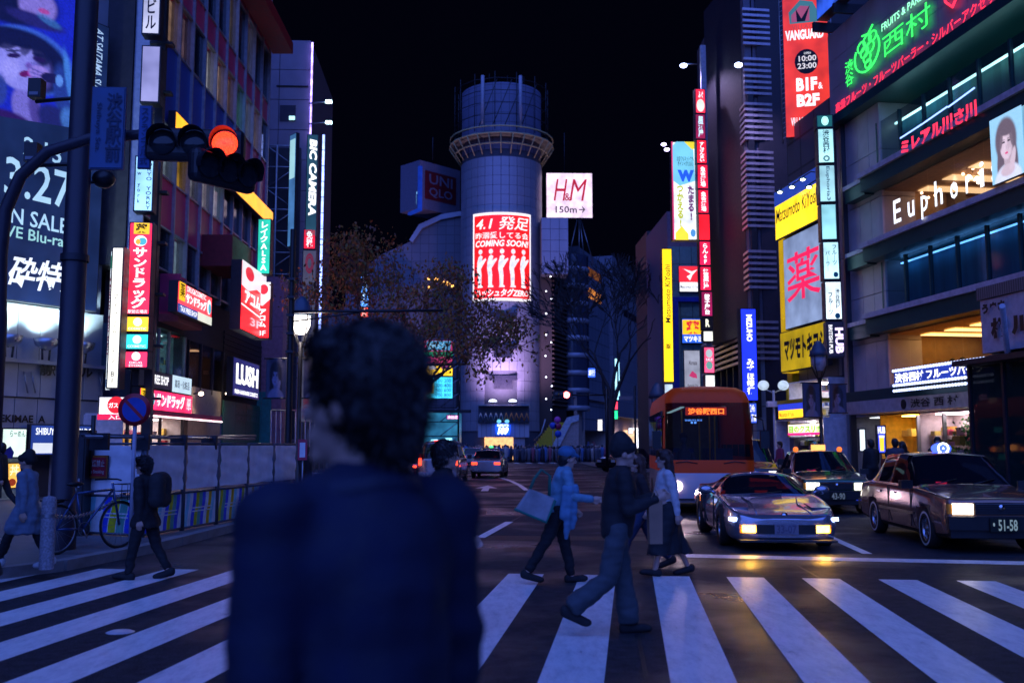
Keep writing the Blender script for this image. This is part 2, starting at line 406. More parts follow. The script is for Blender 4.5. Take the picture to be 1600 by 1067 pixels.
# metal stud on the crossing
mh = G(188, 987); mb = MB(); mb.lathe([(0, .012), (.09, .012), (.12, 0)], 20, Matrix.Translation(mh)); mb.build('road_stud', mat('iron_lid', (.75, .75, .8), .3, .3), road)
PAVE = mat('paving', (.14, .13, .13), .6, var=.35, scale=3, bump=.3, bscale=25)
KERB = mat('kerb_stone', (.24, .23, .23), .7, var=.25, scale=5)
def pavement(name, edge, back):
    r = struct(name, MB().slab([(p[0], p[1]) for p in edge] + back, -.3, .125), PAVE)
    for a, b in zip(edge, edge[1:]):           # kerb stones 0.9 m long
        a, b = Vector((*a, 0)), Vector((*b, 0)); L = (b - a).length; n = max(1, int(L / .95))
        if a.y > 45: continue
        ang = math.atan2((b - a).y, (b - a).x)
        for i in range(n):
            c = a + (b - a) * ((i + .5) / n)
            mb = MB(); mb.obox((0, 0, 0), L / n - .02, .2, .34); o = mb.build('kerb_stone', KERB, r)
            o.location = (c.x, c.y, -.03 + random.uniform(-.004, .004)); o.rotation_euler = (0, 0, ang)
    return r
pavement('left_pavement', [(-30, 10.4), (-10, 11.2), (-7.2, 11.6), (-6.3, 12.1), (-5.85, 12.9), (-5.5, 15), (-5.3, 19.6), (-4.95, 26), (-5.0, 34), (-5.6, 60), (-7.5, 90)], [(-60, 95), (-60, 9)])
pavement('right_pavement', [(6.0, 92), (6.1, 68), (7.6, 58), (9.4, 50), (9.6, 42), (9.75, 30), (10.0, 19), (10.4, 14.6), (11.4, 12.4), (14, 11.6), (40, 11)], [(70, 11), (70, 95)])

# ------------------------------------------------------------------ building helpers
def interior(fr, parent, u0, u1, z0, z1, depth=2.5, wall=(.5, .45, .4), lamp=(1, .85, .65), e=3., goods=None, ngoods=60, y0=.05):
    """a real room behind a window: walls, lit ceiling panels and what stands inside"""
    mb = MB(); w = mat('room_%.2f_%.2f_%.2f' % wall, wall, .7)
    mb.box(u0, u1, depth, depth + .05, z0, z1); mb.box(u0, u1, y0, depth, z0 - .04, z0); mb.box(u0, u1, y0, depth, z1, z1 + .04)
    mb.box(u0 - .04, u0, y0, depth, z0, z1); mb.box(u1, u1 + .04, y0, depth, z0, z1)
    mb.build('room', w, parent)
    n = max(1, int((u1 - u0) / 1.3))
    for i in range(n):
        x = u0 + (i + .5) * (u1 - u0) / n
        MB().box(x - .3, x + .3, depth * .25, depth * .8, z1 - .05, z1 - .03).build('ceiling_light', emat(lamp, e, 0), parent)
    if goods:
        mb = MB(); ms = [mat('goods_%.2f_%.2f_%.2f' % g, g, .4) for g in goods]
        for i in range(ngoods):
            x = random.uniform(u0 + .1, u1 - .1); lv = random.choice([.15, .5, .85, 1.2, 1.5, 1.8]); s = random.uniform(.06, .2)
            if z0 + lv + s * 1.6 > z1: continue
            y = random.uniform(.3, depth - .2)
            mb.box(x - s, x + s, y - .1, y + .1, z0 + lv, z0 + lv + s * random.uniform(.8, 1.7), random.randrange(len(ms)))
        o = mb.build('merchandise', ms, parent); o['kind'] = 'stuff'
        mb = MB()
        for lv in (.13, .48, .83, 1.18): mb.box(u0 + .05, u1 - .05, depth * .55, depth - .02, z0 + lv - .03, z0 + lv)
        mb.build('shelving', WHITEP, parent)
def panes(fr, parent, us, z0, z1, m, y=-.02, mull=None, mw=.06, name='window_pane'):
    """one pane object per bay, mullions between"""
    for a, b in zip(us, us[1:]):
        MB().box(a + mw / 2, b - mw / 2, y, y + .03, z0, z1).build(name, m(a, b) if callable(m) else m, parent)
    if mull:
        for a in us: MB().box(a - mw / 2, a + mw / 2, y - .06, y + .05, z0, z1).build('mullion', mull, parent)
def lin(a, b, n): return [a + (b - a) * i / n for i in range(n + 1)]

# ------------------------------------------------------------------ left: station-front building with the giant poster
fA = Fr.wall(157, 30, 1680)
rA = fA.root('station_front_building', 'pale panelled corner building carrying the giant blue concert poster at far left', 'building')
uL = fA.hit(-90, 600)[0]
GREYW = mat('pale_metal_wall', (.42, .43, .47), .5, .2, var=.12, scale=1.5)
z = lambda px, py: fA.hit(px, py)[1]
zc0, zc1, zc2, zc3 = z(60, 655 + 22), z(60, 622), z(60, 567), z(60, 478)
MB().box(uL, 0, .3, 12, zc0, 28).build('wall', GREYW, rA)
us = lin(uL, 0, 7)
for a, b in zip(us, us[1:]):                       # lit cladding behind the dish lamps, letter band, lower band
    MB().box(a + .01, b - .01, .12, .3, zc2 + .05, zc3).build('cladding_panel', GREYW, rA)
    MB().box(a + .01, b - .01, .0, .3, zc1 + .02, zc2 - .05).build('cladding_panel', GREYW, rA)
    MB().box(a + .01, b - .01, .08, .3, zc0 + .02, zc1 - .02).build('cladding_panel', GREYW, rA)
MB().box(uL, .05, -.25, .3, zc2 - .05, zc2 + .05).build('ledge', GREYW, rA)
mb = MB(); put_text(mb, '駅', *[fA.hit(66, 600)[0], fA.hit(82, 600)[0]], z(70, 587), z(70, 570), -.12, bold=.03); mb.build('lettering', BLACK, rA)
mb = MB(); put_text(mb, '前', fA.hit(52 + 52, 600)[0] - .98, fA.hit(104, 600)[0] - .6, z(70, 587), z(70, 570), -.12, bold=.03); mb.build('lettering', BLACK, rA)
mb = MB(); put_text(mb, 'ル', fA.hit(122, 600)[0], fA.hit(140, 600)[0], z(130, 590), z(130, 570), -.12, bold=.03)
mb.build('lettering', BLACK, rA)
mb = MB(); put_text(mb, 'SHIBUYA EKIMAE  A', fA.hit(-70, 655)[0], fA.hit(73, 655)[0], z(30, 660), z(30, 648), .06, bold=.03); mb.build('lettering', BLACK, rA)
for px in (34, 46, 152):
    u, zz = fA.hit(px, 600); MB().tube([(u, -.06, zz + .35), (u + .12, -.12, zz - .25)], .025).build('stay_rod', STEEL, rA)
# ground floor: lit signs and shop
MB().box(uL, 0, .9, 1.0, .12, zc0).build('shop_wall', mat('dark_wall', (.06, .06, .08), .6), rA)
interior(fA, rA, uL + .2, fA.hit(37, 700)[0], .13, zc0 - .25, 1.9, (.7, .65, .5), (.8, 1, .85), 2.5, [(.7, .2, .05), (.1, .4, .2), (.8, .7, .3)], 40, y0=.2)
sign('shop_sign', 'white backlit menu panel with green marks at the far left shopfront', fA, fA.rect(-4, 668, 716, 36), .05, .12, (.75, .95, .85), .9, texts=[('らーめん', .3, .08, .9, .3, (.02, .4, .25), 0)], shapes=[([(.1, .75), (.35, .6), (.5, .8), (.45, 1), (.1, 1)], (.02, .03, .3), 0)])
sign('food_poster', 'glowing orange food picture panel low on the far left shopfront', fA, fA.rect(4, 722, 764, 28), .05, .1, (.9, .45, .08), .8, texts=[('丼', .2, .1, .8, .5, (1, .9, .6), 1.)], shapes=[(circ(.4, .75, .25, .14), (.5, .06, .02), .5)])
sign('building_name_sign', 'blue lit sign reading SHIBUYA EKIMAE BLDG above the pavement', fA, fA.rect(39, 662, 712, 137), .06, .15, (.02, .06, .35), .7, texts=[('SHIBUYA EKIMAE BLDG', .08, .12, .97, .34, (.9, .95, 1), 1.3)], shapes=[([(.05, .6), (.35, .6), (.35, .92), (.05, .92)], (.8, .85, .95), .8)])
# the poster
rp = fA.rect(-80, -60, 472, 158, .0)
rp = (rp[0], rp[1], fA.hit(157, 490)[1], rp[3])
w_, h_ = rp[1] - rp[0], rp[3] - rp[2]
def fx(px, py=300): return (fA.hit(px, py)[0] - rp[0]) / w_
def fy(px, py): return 1 - (fA.hit(px, py)[1] - rp[2]) / h_
pc = fx(36, 110); pyc = fy(36, 112); ps = fx(100, 110) - fx(0, 110)
aspect = w_ / h_
def pts(*p): return [(fx(a, b), fy(a, b)) for a, b in p]
sh = []
NV = (.008, .02, .1)
sign('concert_poster', 'giant dark blue concert poster with singing face and 3.27 ON SALE lettering', fA, rp, 0, .18, (.012, .03, .13), .55, rim=.03, shapes=sh, cat='poster', texts=[
    ('2.13', fx(30, 230), fy(30, 214), fx(90, 230), fy(30, 243), (.35, .6, .85), .9), ('3.27', fx(0, 290), fy(0, 244), fx(106, 290), fy(0, 305), (.4, .65, .9), .9),
    ('ON SALE', fx(-16, 330), fy(-16, 318), fx(100, 330), fy(-16, 344), (.4, .65, .9), .9), ('LIVE Blu-ray', fx(-16, 365), fy(-16, 348), fx(104, 365), fy(-16, 372), (.35, .7, .75), .8),
    ('砕特急', fx(6, 430), fy(6, 397), fx(128, 430), fy(6, 448), (.8, .85, 1), 1., dict(shear=.3, bold=.02)),
    ('AT SAITAMA SUPER ARENA', fx(141, 100), .02, fx(153, 100), fy(141, 205), (.4, .6, .9), .8, dict(rot=-90, shear=.2))])
pr = bpy.data.objects['concert_poster']
def on_poster(px, py):
    py = py + (px + 80) * .16
    u, zz = fA.hit(px, py); return (u - rp[0], -.2, zz - rp[2])
DN = (.006, .010, .07); SKB = (.30, .29, .80); SH = (.12, .10, .45)
LY = [(10, -10, 75, 36, 5, .3, DN, 1), (52, -8, 30, 26, 20, .3, (.26, .20, .62), 1), (62, -2, 9, 4, 10, .5, (.5, .06, .3), .9), (48, 14, 46, 10, 12, .5, (.02, .02, .16), 1), (70, 12, 20, 6, 25, .6, (.05, .2, .5), .6),
      (36, 78, 74, 50, 14, .12, (.05, .14, .62), .9), (34, 80, 68, 46, 14, .2, DN, 1), (92, 120, 15, 44, -6, .4, (.02, .05, .28), 1), (100, 95, 5, 40, -8, .8, (.08, .3, .8), .7), (34, 152, 22, 34, -10, .3, (.2, .17, .58), 1), (50, 160, 10, 30, -14, .6, (.05, .03, .22), .8),
      (27, 88, 43, 38, 8, .16, SKB, 1), (56, 96, 18, 26, 0, .8, SH, .75), (10, 96, 14, 16, 0, .9, (.45, .42, .95), .6), (20, 46, 48, 14, 8, .4, DN, 1), (58, 64, 14, 20, -20, .4, DN, .95), (34, 58, 8, 14, 20, .6, DN, .8), (4, 58, 16, 8, -10, .5, DN, .9),
      (15, 74, 11, 4, -8, .5, (.02, .01, .1), 1), (54, 74, 10, 4, 6, .5, (.02, .01, .1), 1), (14, 67, 13, 2.2, -10, .6, DN, .9), (54, 67, 11, 2.2, 8, .6, DN, .9), (38, 86, 5, 5, 0, .8, (.16, .07, .42), .8), (32, 100, 9, 5, -15, .4, (.14, .01, .14), 1), (42, 97, 6, 7, 0, .5, (.4, .04, .35), .8),
      (55, 96, 17, 12, 10, .3, (.34, .24, .70), 1), (50, 92, 12, 1.6, 15, .6, SH, .8), (52, 98, 13, 1.6, 12, .6, SH, .8), (54, 104, 12, 1.6, 8, .6, SH, .8), (72, 100, 15, 8, 4, .25, (.012, .012, .09), 1), (86, 102, 6, 9, 0, .3, (.12, .30, .75), 1),
      (8, 178, 42, 16, 12, .4, (.03, .01, .12), 1), (80, 165, 30, 20, 30, .4, (.015, .02, .14), 1), (98, 158, 10, 16, 0, .7, (.08, .25, .65), .7), (-8, 130, 12, 24, 0, .5, (.03, .06, .3), .9)]
soft_print('photo_print', -80, 112, -80, 172, (.012, .025, .50), LY, on_poster, pr, .62, 100, 120, .10)
# dish lamps that light the cladding
for i, px in enumerate((14, 72, 129)):
    u, zz = fA.hit(px, 548, .5)
    t = fA.root('dish_floodlight', ['dish floodlight on the ledge below the poster, leftmost', 'middle dish floodlight on the ledge, left of the dark mast', 'dish floodlight on the ledge right of the dark mast'][i], 'floodlight', u, .5, zc2 + .05, 'floodlights below the poster')
    mb = MB(); mb.lathe([(.08, .28), (.3, .42), (.36, .6), (.34, .6), (.28, .45), (.05, .3)], 18); mb.build('dish', mat('lamp_shell', (.5, .5, .52), .3, .8), t)
    MB().tube([(-.1, 0, 0), (-.12, 0, .3)], .03).tube([(.1, 0, 0), (.12, 0, .3)], .03).build('bracket', DKMETAL, t)
    MB().lathe([(0, .5), (.2, .5), (.2, .53), (0, .53)], 12).build('bulb', emat((.8, .95, 1), 6, 0), t)
    p = fA.pt(u, zc2 + .75, .5); spot('flood', p, fA.pt(u + .3, zc3 + .6, -.3), 380, (.6, .9, 1), R(95), .6, .15)

# ------------------------------------------------------------------ left: drugstore building, long receding facade
fB = Fr.wall(200, 30, 775)
rB = fB.root('drugstore_building', 'maroon panelled commercial building with bands of windows and stacked red signs', 'building')
LB = fB.hit(412, 400)[0]
zb = lambda px, py: fB.hit(px, py)[1]
MAROON = mat('maroon_panel', (.78, .07, .2), .45, .1, var=.15, scale=1)
BLUEP = mat('blue_panel', (.03, .10, .5), .4, .1, var=.15, scale=1)
PALEM = mat('pale_mullion', (.45, .45, .5), .4, .4)
DKWALL = mat('dark_brick', (.05, .045, .055), .7, var=.3, scale=4)
PURP = mat('purple_grey_wall', (.20, .16, .22), .6, var=.15, scale=1)
MB().box(0, LB, 2.6, 14, .1, 3.0).build('wall', DKWALL, rB)
rows = [('w', zb(300, 312), zb(300, 236)), ('w', zb(275, 432), zb(275, 372)), ('w', zb(383, 215), zb(383, 150)), ('w', zb(383, 109), zb(383, 22)), ('w', zb(383, 109) + 5.2, zb(383, 22) + 5.2)]
rows = sorted(rows, key=lambda r: r[1]); nb = 11; us = lin(.15, LB - .15, nb)
DGL = glass('night_window', (.015, .03, .06), .55)
roomm = [mat('curtain', (.35, .33, .4), .8), mat('room_dark', (.04, .04, .06), .8)]
lits = {(1, 1): (.55, .7, .9), (1, 2): (1, .55, .05), (1, 0): (.5, .7, .9), (1, 4): (.5, .5, .6), (2, 1): (.75, .45, .3), (2, 4): (.8, .8, .9), (2, 5): (.75, .5, .45), (2, 7): (.2, .6, .6), (4, 3): (.4, .25, .2), (1, 3): (.35, .35, .45), (2, 2): (.25, .15, .2), (3, 6): (.25, .2, .15), (2, 8): (.5, .6, .9), (2, 9): (.7, .5, .5), (1, 5): (.45, .6, .8), (3, 2): (.2, .3, .6), (3, 8): (.3, .3, .5), (4, 6): (.3, .35, .6), (0, 2): (.4, .6, .8), (2, 6): (.6, .35, .3)}
for ri, (_, a, b) in enumerate(rows):
    panes(fB, rB, us, a, b, DGL, 0, None, .08)
    for i in range(nb):
        c = lits.get((ri, i))
        MB().box(us[i] + .05, us[i + 1] - .05, .24, .33, a, b).build('room_back', emat(c, .95, .5, 2) if c else roomm[(i * 7 + ri) % 2], rB)
        if c: MB().box(us[i] + .1, us[i] + .55, .12, .22, a + .02, b - random.uniform(.1, .7)).build('blind', roomm[0], rB)
    MB().box(0, LB, -.08, .1, a - .07, a).build('sill_rail', PALEM, rB); MB().box(0, LB, -.08, .1, b, b + .07).build('head_rail', PALEM, rB)
for a in us: MB().box(a - .05, a + .05, -.13, .34, rows[0][1] - .3, 30).build('mullion', PALEM, rB)
bands = [(rows[i][2] + .07, rows[i + 1][1] - .07) for i in range(4)] + [(rows[4][2] + .07, 30)]
for bi, (a, b) in enumerate(bands):
    for i in range(nb):
        MB().box(us[i] + .06, us[i + 1] - .06, -.03, .3, a, b).build('spandrel_panel', BLUEP if bi == 1 and i < 7 else MAROON, rB)
MB().box(LB - 6, LB + .3, -1.1, -.1, zb(383, 22) + .2, zb(383, 22) + .75).build('awning', mat('red_awning', (.45, .03, .03), .5), rB)
# narrow end wall between the two buildings, seen nearly square on
fBe = Fr.front(150, 31, 4)
MB().box(0, fBe.hit(212, 400)[0], .2, 1, 2.4, 30).build('end_wall', PURP, fBe.root('end_pier', 'narrow mauve wall strip between the poster building and the red signs', 'wall'))
# lower floors
z52, z40 = zb(245, 512), zb(245, 585)
ug = [fB.hit(p, 545)[0] for p in (228, 246, 262, 287)]
interior(fB, rB, ug[0], ug[-1], z40, z52, 2.2, (.35, .6, .65), (.7, .95, 1), 2.4, [(.1, .5, .6), (.7, .6, .1), (.6, .6, .7)], 30, y0=.37)
panes(fB, rB, ug, z40, z52, glass('teal_glass', (.05, .2, .25), .3), -.02, PALEM)
zr0, zr1 = zb(300, 612), zb(300, 533)
uw = lin(fB.hit(292, 570)[0], fB.hit(347, 570)[0], 3)
interior(fB, rB, uw[0], uw[-1], zr0, zr1, 3, (.12, .07, .05), (1, .55, .3), 1.2, [(.5, .3, .2), (.2, .1, .1)], 20, y0=.37)
panes(fB, rB, uw, zr0, zr1, glass('restaurant_glass', (.02, .02, .03), .4), -.02, DKMETAL)
for i in range(24):                                   # dark brick courses round the restaurant windows
    zz = zb(300, 612) + .1 + i * .11
    if zz < zr1 + 1.0: MB().box(uw[-1] + .1, LB, -.02 - .02 * (i % 2), .34, zz, zz + .1).build('brick_course', DKWALL, rB)
zm = rows[0][1] - .3
MB().box(0, LB, .35, 14, zm, 30).build('wall', DKWALL, rB); MB().box(0, LB, 3.3, 14, 3.0, zm).build('wall', DKWALL, rB)
for a, b, c, d in ((0, ug[0], 2.9, z52 + .05), (ug[0], ug[-1], 2.9, z40), (ug[-1], uw[0], 2.9, z52 + .05), (uw[0] - .1, uw[-1] + .1, zr1, zm), (uw[0] - .1, uw[-1] + .1, 2.9, zr0), (uw[-1] + .1, LB, 2.9, zm)): MB().box(a, b, .0, .34, c, d).build('wall', DKWALL, rB)
MB().box(0, uw[0] - .1, -.02, .34, z52 + .05, zm).build('fascia_wall', DKWALL, rB)
# ground floor shop
interior(fB, rB, fB.hit(193, 680)[0], fB.hit(285, 680)[0], .13, 2.55, 2.4, (.8, .7, .7), (1, .9, .9), 5, [(.9, .1, .1), (.9, .6, .1), (.1, .3, .7), (.8, .8, .8), (.8, .2, .4)], 120, y0=.02)
for px in (197, 221, 248, 283):
    u = fB.hit(px, 690)[0]; MB().box(u - .05, u + .05, -.06, .02, .12, 2.6).build('shop_post', DKMETAL, rB)
MB().box(fB.hit(193, 660)[0], fB.hit(318, 660)[0], -.7, .1, 2.55, 2.72).build('canopy', mat('pink_canopy', (.6, .05, .12), .5), rB)
MB().box(fB.hit(193, 660)[0], fB.hit(318, 660)[0], -.72, -.68, 2.5, 2.55).build('canopy_light', emat((1, .75, .8), 2.5, .2), rB)
# beige entrance wall and green hoarding
uh0, uh1, uh2 = fB.hit(292, 640)[0], fB.hit(343, 640)[0], fB.hit(410, 640)[0]
MB().box(uh0, uh1, -.05, .3, .12, zb(300, 604)).build('entrance_wall', mat('beige_wall', (.4, .34, .3), .6), rB)
t = fB.root('hoarding', 'dark green site hoarding with faint lettering under the LUSH sign', 'hoarding', uh1, .1)
nn = 4
for i in range(nn): MB().box((uh2 - uh1) * i / nn + .01, (uh2 - uh1) * (i + 1) / nn - .01, -.06, 0, .12, zb(343, 625)).build('panel', mat('green_hoarding', (.02, .14, .10), .45), t)
mb = MB(); put_text(mb, 'SHIBUYA HOUSE\nSMOKING AREA', .25 * (uh2 - uh1), .8 * (uh2 - uh1), zb(343, 655), zb(343, 635), -.075); mb.build('lettering', mat('grey_ink', (.12, .25, .22), .5), t)
for px in (298, 341):
    u, zz = fB.hit(px, 615); q = fB.root('wall_lamp', 'small warm wall lamp over the beige entrance' if px < 320 else 'bright small wall lamp beside the LUSH sign', 'lamp', u, .1, zz, 'wall lamps by the hoarding')
    MB().tube([(0, 0, 0), (0, -.25, .03)], .02).build('arm', DKMETAL, q); MB().ell((0, -.28, 0), (.09, .09, .07)).build('bulb', emat((1, .75, .5), 14, 0), q)
    spot('lamp_light', fB.pt(u, zz - .1, .6), fB.pt(u + .2, zz - 2, 0), 25, (1, .7, .5), R(100), .7, .06)

# ---- signs on the drugstore building
W_ = (.95, .95, 1)
sign('orange_banner', 'long blank glowing orange band sign under the blue panels', fB, (lambda r: (r[0], LB, r[2], r[3]))(fB.rect(256, 172, 209, 408)), .14, .25, (1, .36, .02), 1.05, var=.12)
fc = Fr.front(222, 29.2, 6)
def col(px0, py0, px1, py1): return fc.rect(px0, py0, py1, px1)
sign('building_sign', 'white vertical sign reading station building in black, topmost of its column', fc, col(230, -90, 258, 63), 0, .45, (.6, .62, .85), .75, texts=[('渋谷駅前ビル', .2, .03, .8, .95, (.01, .01, .04), 0, dict(vert=True, bold=.02))])
sign('blank_sign', 'blank lavender vertical sign box below the white station sign', fc, col(226, 80, 256, 168), 0, .45, (.42, .42, .8), .6)
sign('cafe_sign', 'pale blue vertical sign lettered TOKYO YORKY new york', fc, col(216, 250, 246, 336), 0, .45, (.3, .62, .9), .85, texts=[('TOKYO YORKY', .62, .04, .9, .96, (.02, .04, .2), 0, dict(vert=True)), ('new york', .15, .1, .36, .85, (.02, .04, .2), 0, dict(vert=True))])
sign('drugstore_sign', 'tall red vertical sign with white katakana and yellow medicine emblem on top', fc, col(206, 352, 243, 495), 0, .45, (1, .02, .06), 1.15, texts=[('薬', .28, .02, .78, .12, (.05, .02, 0), 0, dict(bold=.03)), ('サンドラッグ', .2, .28, .82, .93, W_, 1.5, dict(vert=True, bold=.035)), ('駅前広場店', .1, .945, .9, .985, W_, 1.2)],
     shapes=[([(.2, .01), (.85, .01), (.85, .13), (.2, .13)], (1, .6, .02), 1.1), (circ(.5, .205, .27, .058), W_, 1.3), (circ(.58, .21, .18, .04), (.1, .55, .7), .9), (circ(.4, .215, .1, .03), (1, .5, .05), 1)])
sign('cosmetic_sign', 'square amber COSMETIC sign panel below the red katakana sign', fc, col(203, 496, 240, 522), 0, .45, (1, .5, .03), .95, texts=[('COSMETIC', .12, .7, .88, .85, W_, 1.2)], shapes=[(circ(.5, .38, .18, .25), W_, 1.2)])
sign('cosmetic_sign', 'square turquoise COSMETIC sign panel between amber and red ones', fc, col(202, 523, 239, 549), 0, .45, (.03, .6, .68), .95, texts=[('COSMETIC', .12, .7, .88, .85, W_, 1.2)], shapes=[(circ(.5, .38, .18, .25), W_, 1.2)])
sign('drug_store_sign', 'square red DRUG STORE sign panel at the foot of the sign column', fc, col(200, 550, 238, 577), 0, .45, (1, .03, .1), 1., texts=[('DRUG\nSTORE', .22, .62, .78, .92, W_, 1.2)], shapes=[(circ(.5, .32, .18, .25), W_, 1.2)])
t = fc.root('sign_mast', 'dark steel mast carrying the column of stacked signs', 'mast', fc.hit(228, 500)[0], -.5)
MB().box(-.12, .12, 0, .3, 0.1, 24).build('post', DKMETAL, t)
for k in range(12): MB().box(-.35, .35, -.02, .32, 3 + k * 1.6, 3.08 + k * 1.6).build('bracket', DKMETAL, t)
fg = Fr.front(184, 28.3, 3)
sign('garden_sign', 'tall cream vertical sign with thin katakana for a restaurant garden', fg, fg.rect(180, 391, 609, 199), 0, .5, (.95, .93, .8), 1.2, var=.08, texts=[('マイアミガーデン', .32, .34, .68, .82, (.12, .08, .08), 0, dict(vert=True, bold=-.004, line=1.25)), ('B1', .35, .88, .65, .96, (.1, .08, .08), 0, dict(vert=True))])
fg2 = Fr.front(175, 28.32, -38)
sign('garden_side_sign', 'narrow white side face of the cream sign with red script lettering', fg2, fg2.rect(171, 393, 611, 180), 0, .04, (.8, .9, .95), 1., texts=[('Miami Garden', .2, .2, .7, .75, (.5, .02, .08), .3, dict(rot=-90, shear=.35)), ('B1', .2, .92, .8, .97, (.05, .2, .6), .3)], shapes=[([(.15, .04), (.4, .04), (.4, .13), (.15, .13)], (.02, .4, .2), .6), ([(.6, .04), (.85, .04), (.85, .13), (.6, .13)], (.8, .05, .05), .6)])
sign('restaurant_sign', 'white and red diner sign with round logo and entrance arrow beside no parking disc', fg, fg.rect(157, 619, 656, 207), .0, .2, (.95, .93, .98), 1.1, texts=[('ガスト', .34, .28, .78, .5, W_, 1.3, dict(bold=.03)), ('入口', .35, .8, .75, .98, W_, 1.2, dict(bold=.02))], shapes=[(circ(.56, .38, .27, .36), (.9, .02, .03), .9), ([(0, .76), (1, .76), (1, 1), (0, 1)], (.9, .02, .1), .9)])
sign('shop_fascia', 'wide red drugstore fascia sign above the lit ground floor shop', fB, fB.rect(205, 604, 640, 289, .3), .3, .25, (1, .02, .1), 1.15, texts=[('薬', .02, .12, .13, .62, (.05, .02, 0), 0), ('サンドラッグ', .27, .14, .82, .78, W_, 1.5, dict(bold=.04)), ('営業中', .86, .2, .96, .8, W_, 1.1, dict(vert=True))],
     shapes=[([(.01, .05), (.14, .05), (.14, .65), (.01, .65)], (1, .6, .02), 1.), (circ(.2, .45, .05, .36), W_, 1.2), (circ(.215, .5, .035, .24), (.1, .55, .7), .9)])
sign('tax_free_sign', 'black strip sign lettered TAX FREE SHOP over the red fascia', fB, fB.rect(206, 574, 603, 290, .3), .3, .2, (.02, .02, .05), .4, texts=[('TAX FREE SHOP', .1, .2, .52, .72, W_, 1.3, dict(bold=.02)), ('薬局・化粧品', .64, .25, .95, .75, (.05, .1, .25), 0)], shapes=[([(.6, .0), (1, .0), (1, 1), (.6, 1)], (.6, .8, .95), .9)])
sign('balcony_sign', 'red drugstore sign on the projecting balcony with tax free strip below', fB, fB.rect(263, 437, 487, 318, .7), .7, .3, (1, .04, .06), 1.15, texts=[('薬', .03, .05, .16, .5, (.05, .02, 0), 0), ('DRUG&COSMETIC', .22, .06, .78, .24, W_, 1.3), ('サンドラッグ', .2, .28, .8, .62, W_, 1.5, dict(bold=.04)), ('TAX FREE SHOP', .05, .78, .52, .96, W_, 1.2, dict(bold=.02))],
     shapes=[([(.0, .72), (.56, .72), (.56, 1), (0, 1)], (.02, .08, .4), .7), ([(.56, .72), (1, .72), (1, 1), (.56, 1)], (.8, .82, .7), .9), ([(.02, .02), (.18, .02), (.18, .6), (.02, .6)], (1, .6, .02), 1.), (circ(.9, .4, .06, .26), W_, 1.2), (circ(.915, .45, .045, .18), (.1, .55, .7), .9)])
t = fB.root('balcony', 'projecting pink-lit balcony box behind the red drugstore sign', 'balcony', fB.hit(248, 470)[0], 0, zb(255, 505))
L_ = fB.hit(318, 470, .7)[0] - fB.hit(248, 470)[0]
MB().box(0, L_, -.68, 0, 0, .25).build('floor_slab', mat('pink_soffit', (.45, .12, .16), .5), t)
MB().box(0, .1, -.68, 0, .25, 1.6).build('side_wall', MAROON, t)
for k in range(9): MB().box(.1, L_ * .2, -.72, -.69, .3 + k * .14, .38 + k * .14).build('louvre_slat', MAROON, t)
sign('loan_sign', 'big red and white consumer loan sign marked 3F projecting over the pavement', fB, fB.rect(360, 404, 515, 400, 1.2), 1.2, .4, (1, .015, .02), 1.2, texts=[('アコム', .12, .4, .75, .6, W_, 1.5, dict(bold=.04)), ('3F', .35, .76, .8, .88, (.9, .5, .6), 1., dict(bold=.02))],
     shapes=[([(0, 0), (1, 0), (1, .34), (.6, .3), (.25, .4), (0, .36)], (.85, .82, .88), .95), (circ(.3, .14, .17, .1), (.85, .02, .05), .9), ([(0, .62), (1, .7), (1, .72), (0, .64)], W_, 1.3)])
MB().box(fB.hit(338, 400, .6)[0], fB.hit(370, 400, .6)[0], -1.2, 0, zb(340, 432), zb(340, 385)).build('red_box', mat('red_housing', (.2, .02, .03), .5), rB)
fl = Fr.front(418, 40, 2)
sign('lake_sign', 'green vertical sign box with white katakana above the red loan sign', fl, fl.rect(406, 346, 432, 427), 0, .5, (.02, .52, .38), 1.05, texts=[('レイクALSA', .22, .06, .78, .93, W_, 1.4, dict(vert=True, bold=.03))])
sign('loan_side_sign', 'narrow red vertical loan sign with white top below the green sign', fl, fl.rect(403, 444, 531, 426), 0, .5, (1, .015, .02), 1.15, texts=[('アコム', .25, .48, .75, .8, W_, 1.5, dict(vert=True, bold=.04)), ('3F', .25, .86, .75, .95, W_, 1.2)], shapes=[([(0, 0), (1, 0), (1, .3), (.5, .42), (0, .4)], (.9, .9, .95), 1.), (circ(.55, .13, .3, .09), (.9, .02, .05), .9)])
sign('lush_sign', 'dark blue shop sign with big white letters LUSH', fB, fB.rect(354, 556, 618, 396, .5), .5, .25, (.01, .015, .2), .6, texts=[('LUSH', .1, .14, .94, .68, (1, 1, 1), 2.0, dict(bold=.04)), ('FRESH HANDMADE COSMETICS', .06, .82, .94, .93, W_, 1.4, dict(bold=.03))])
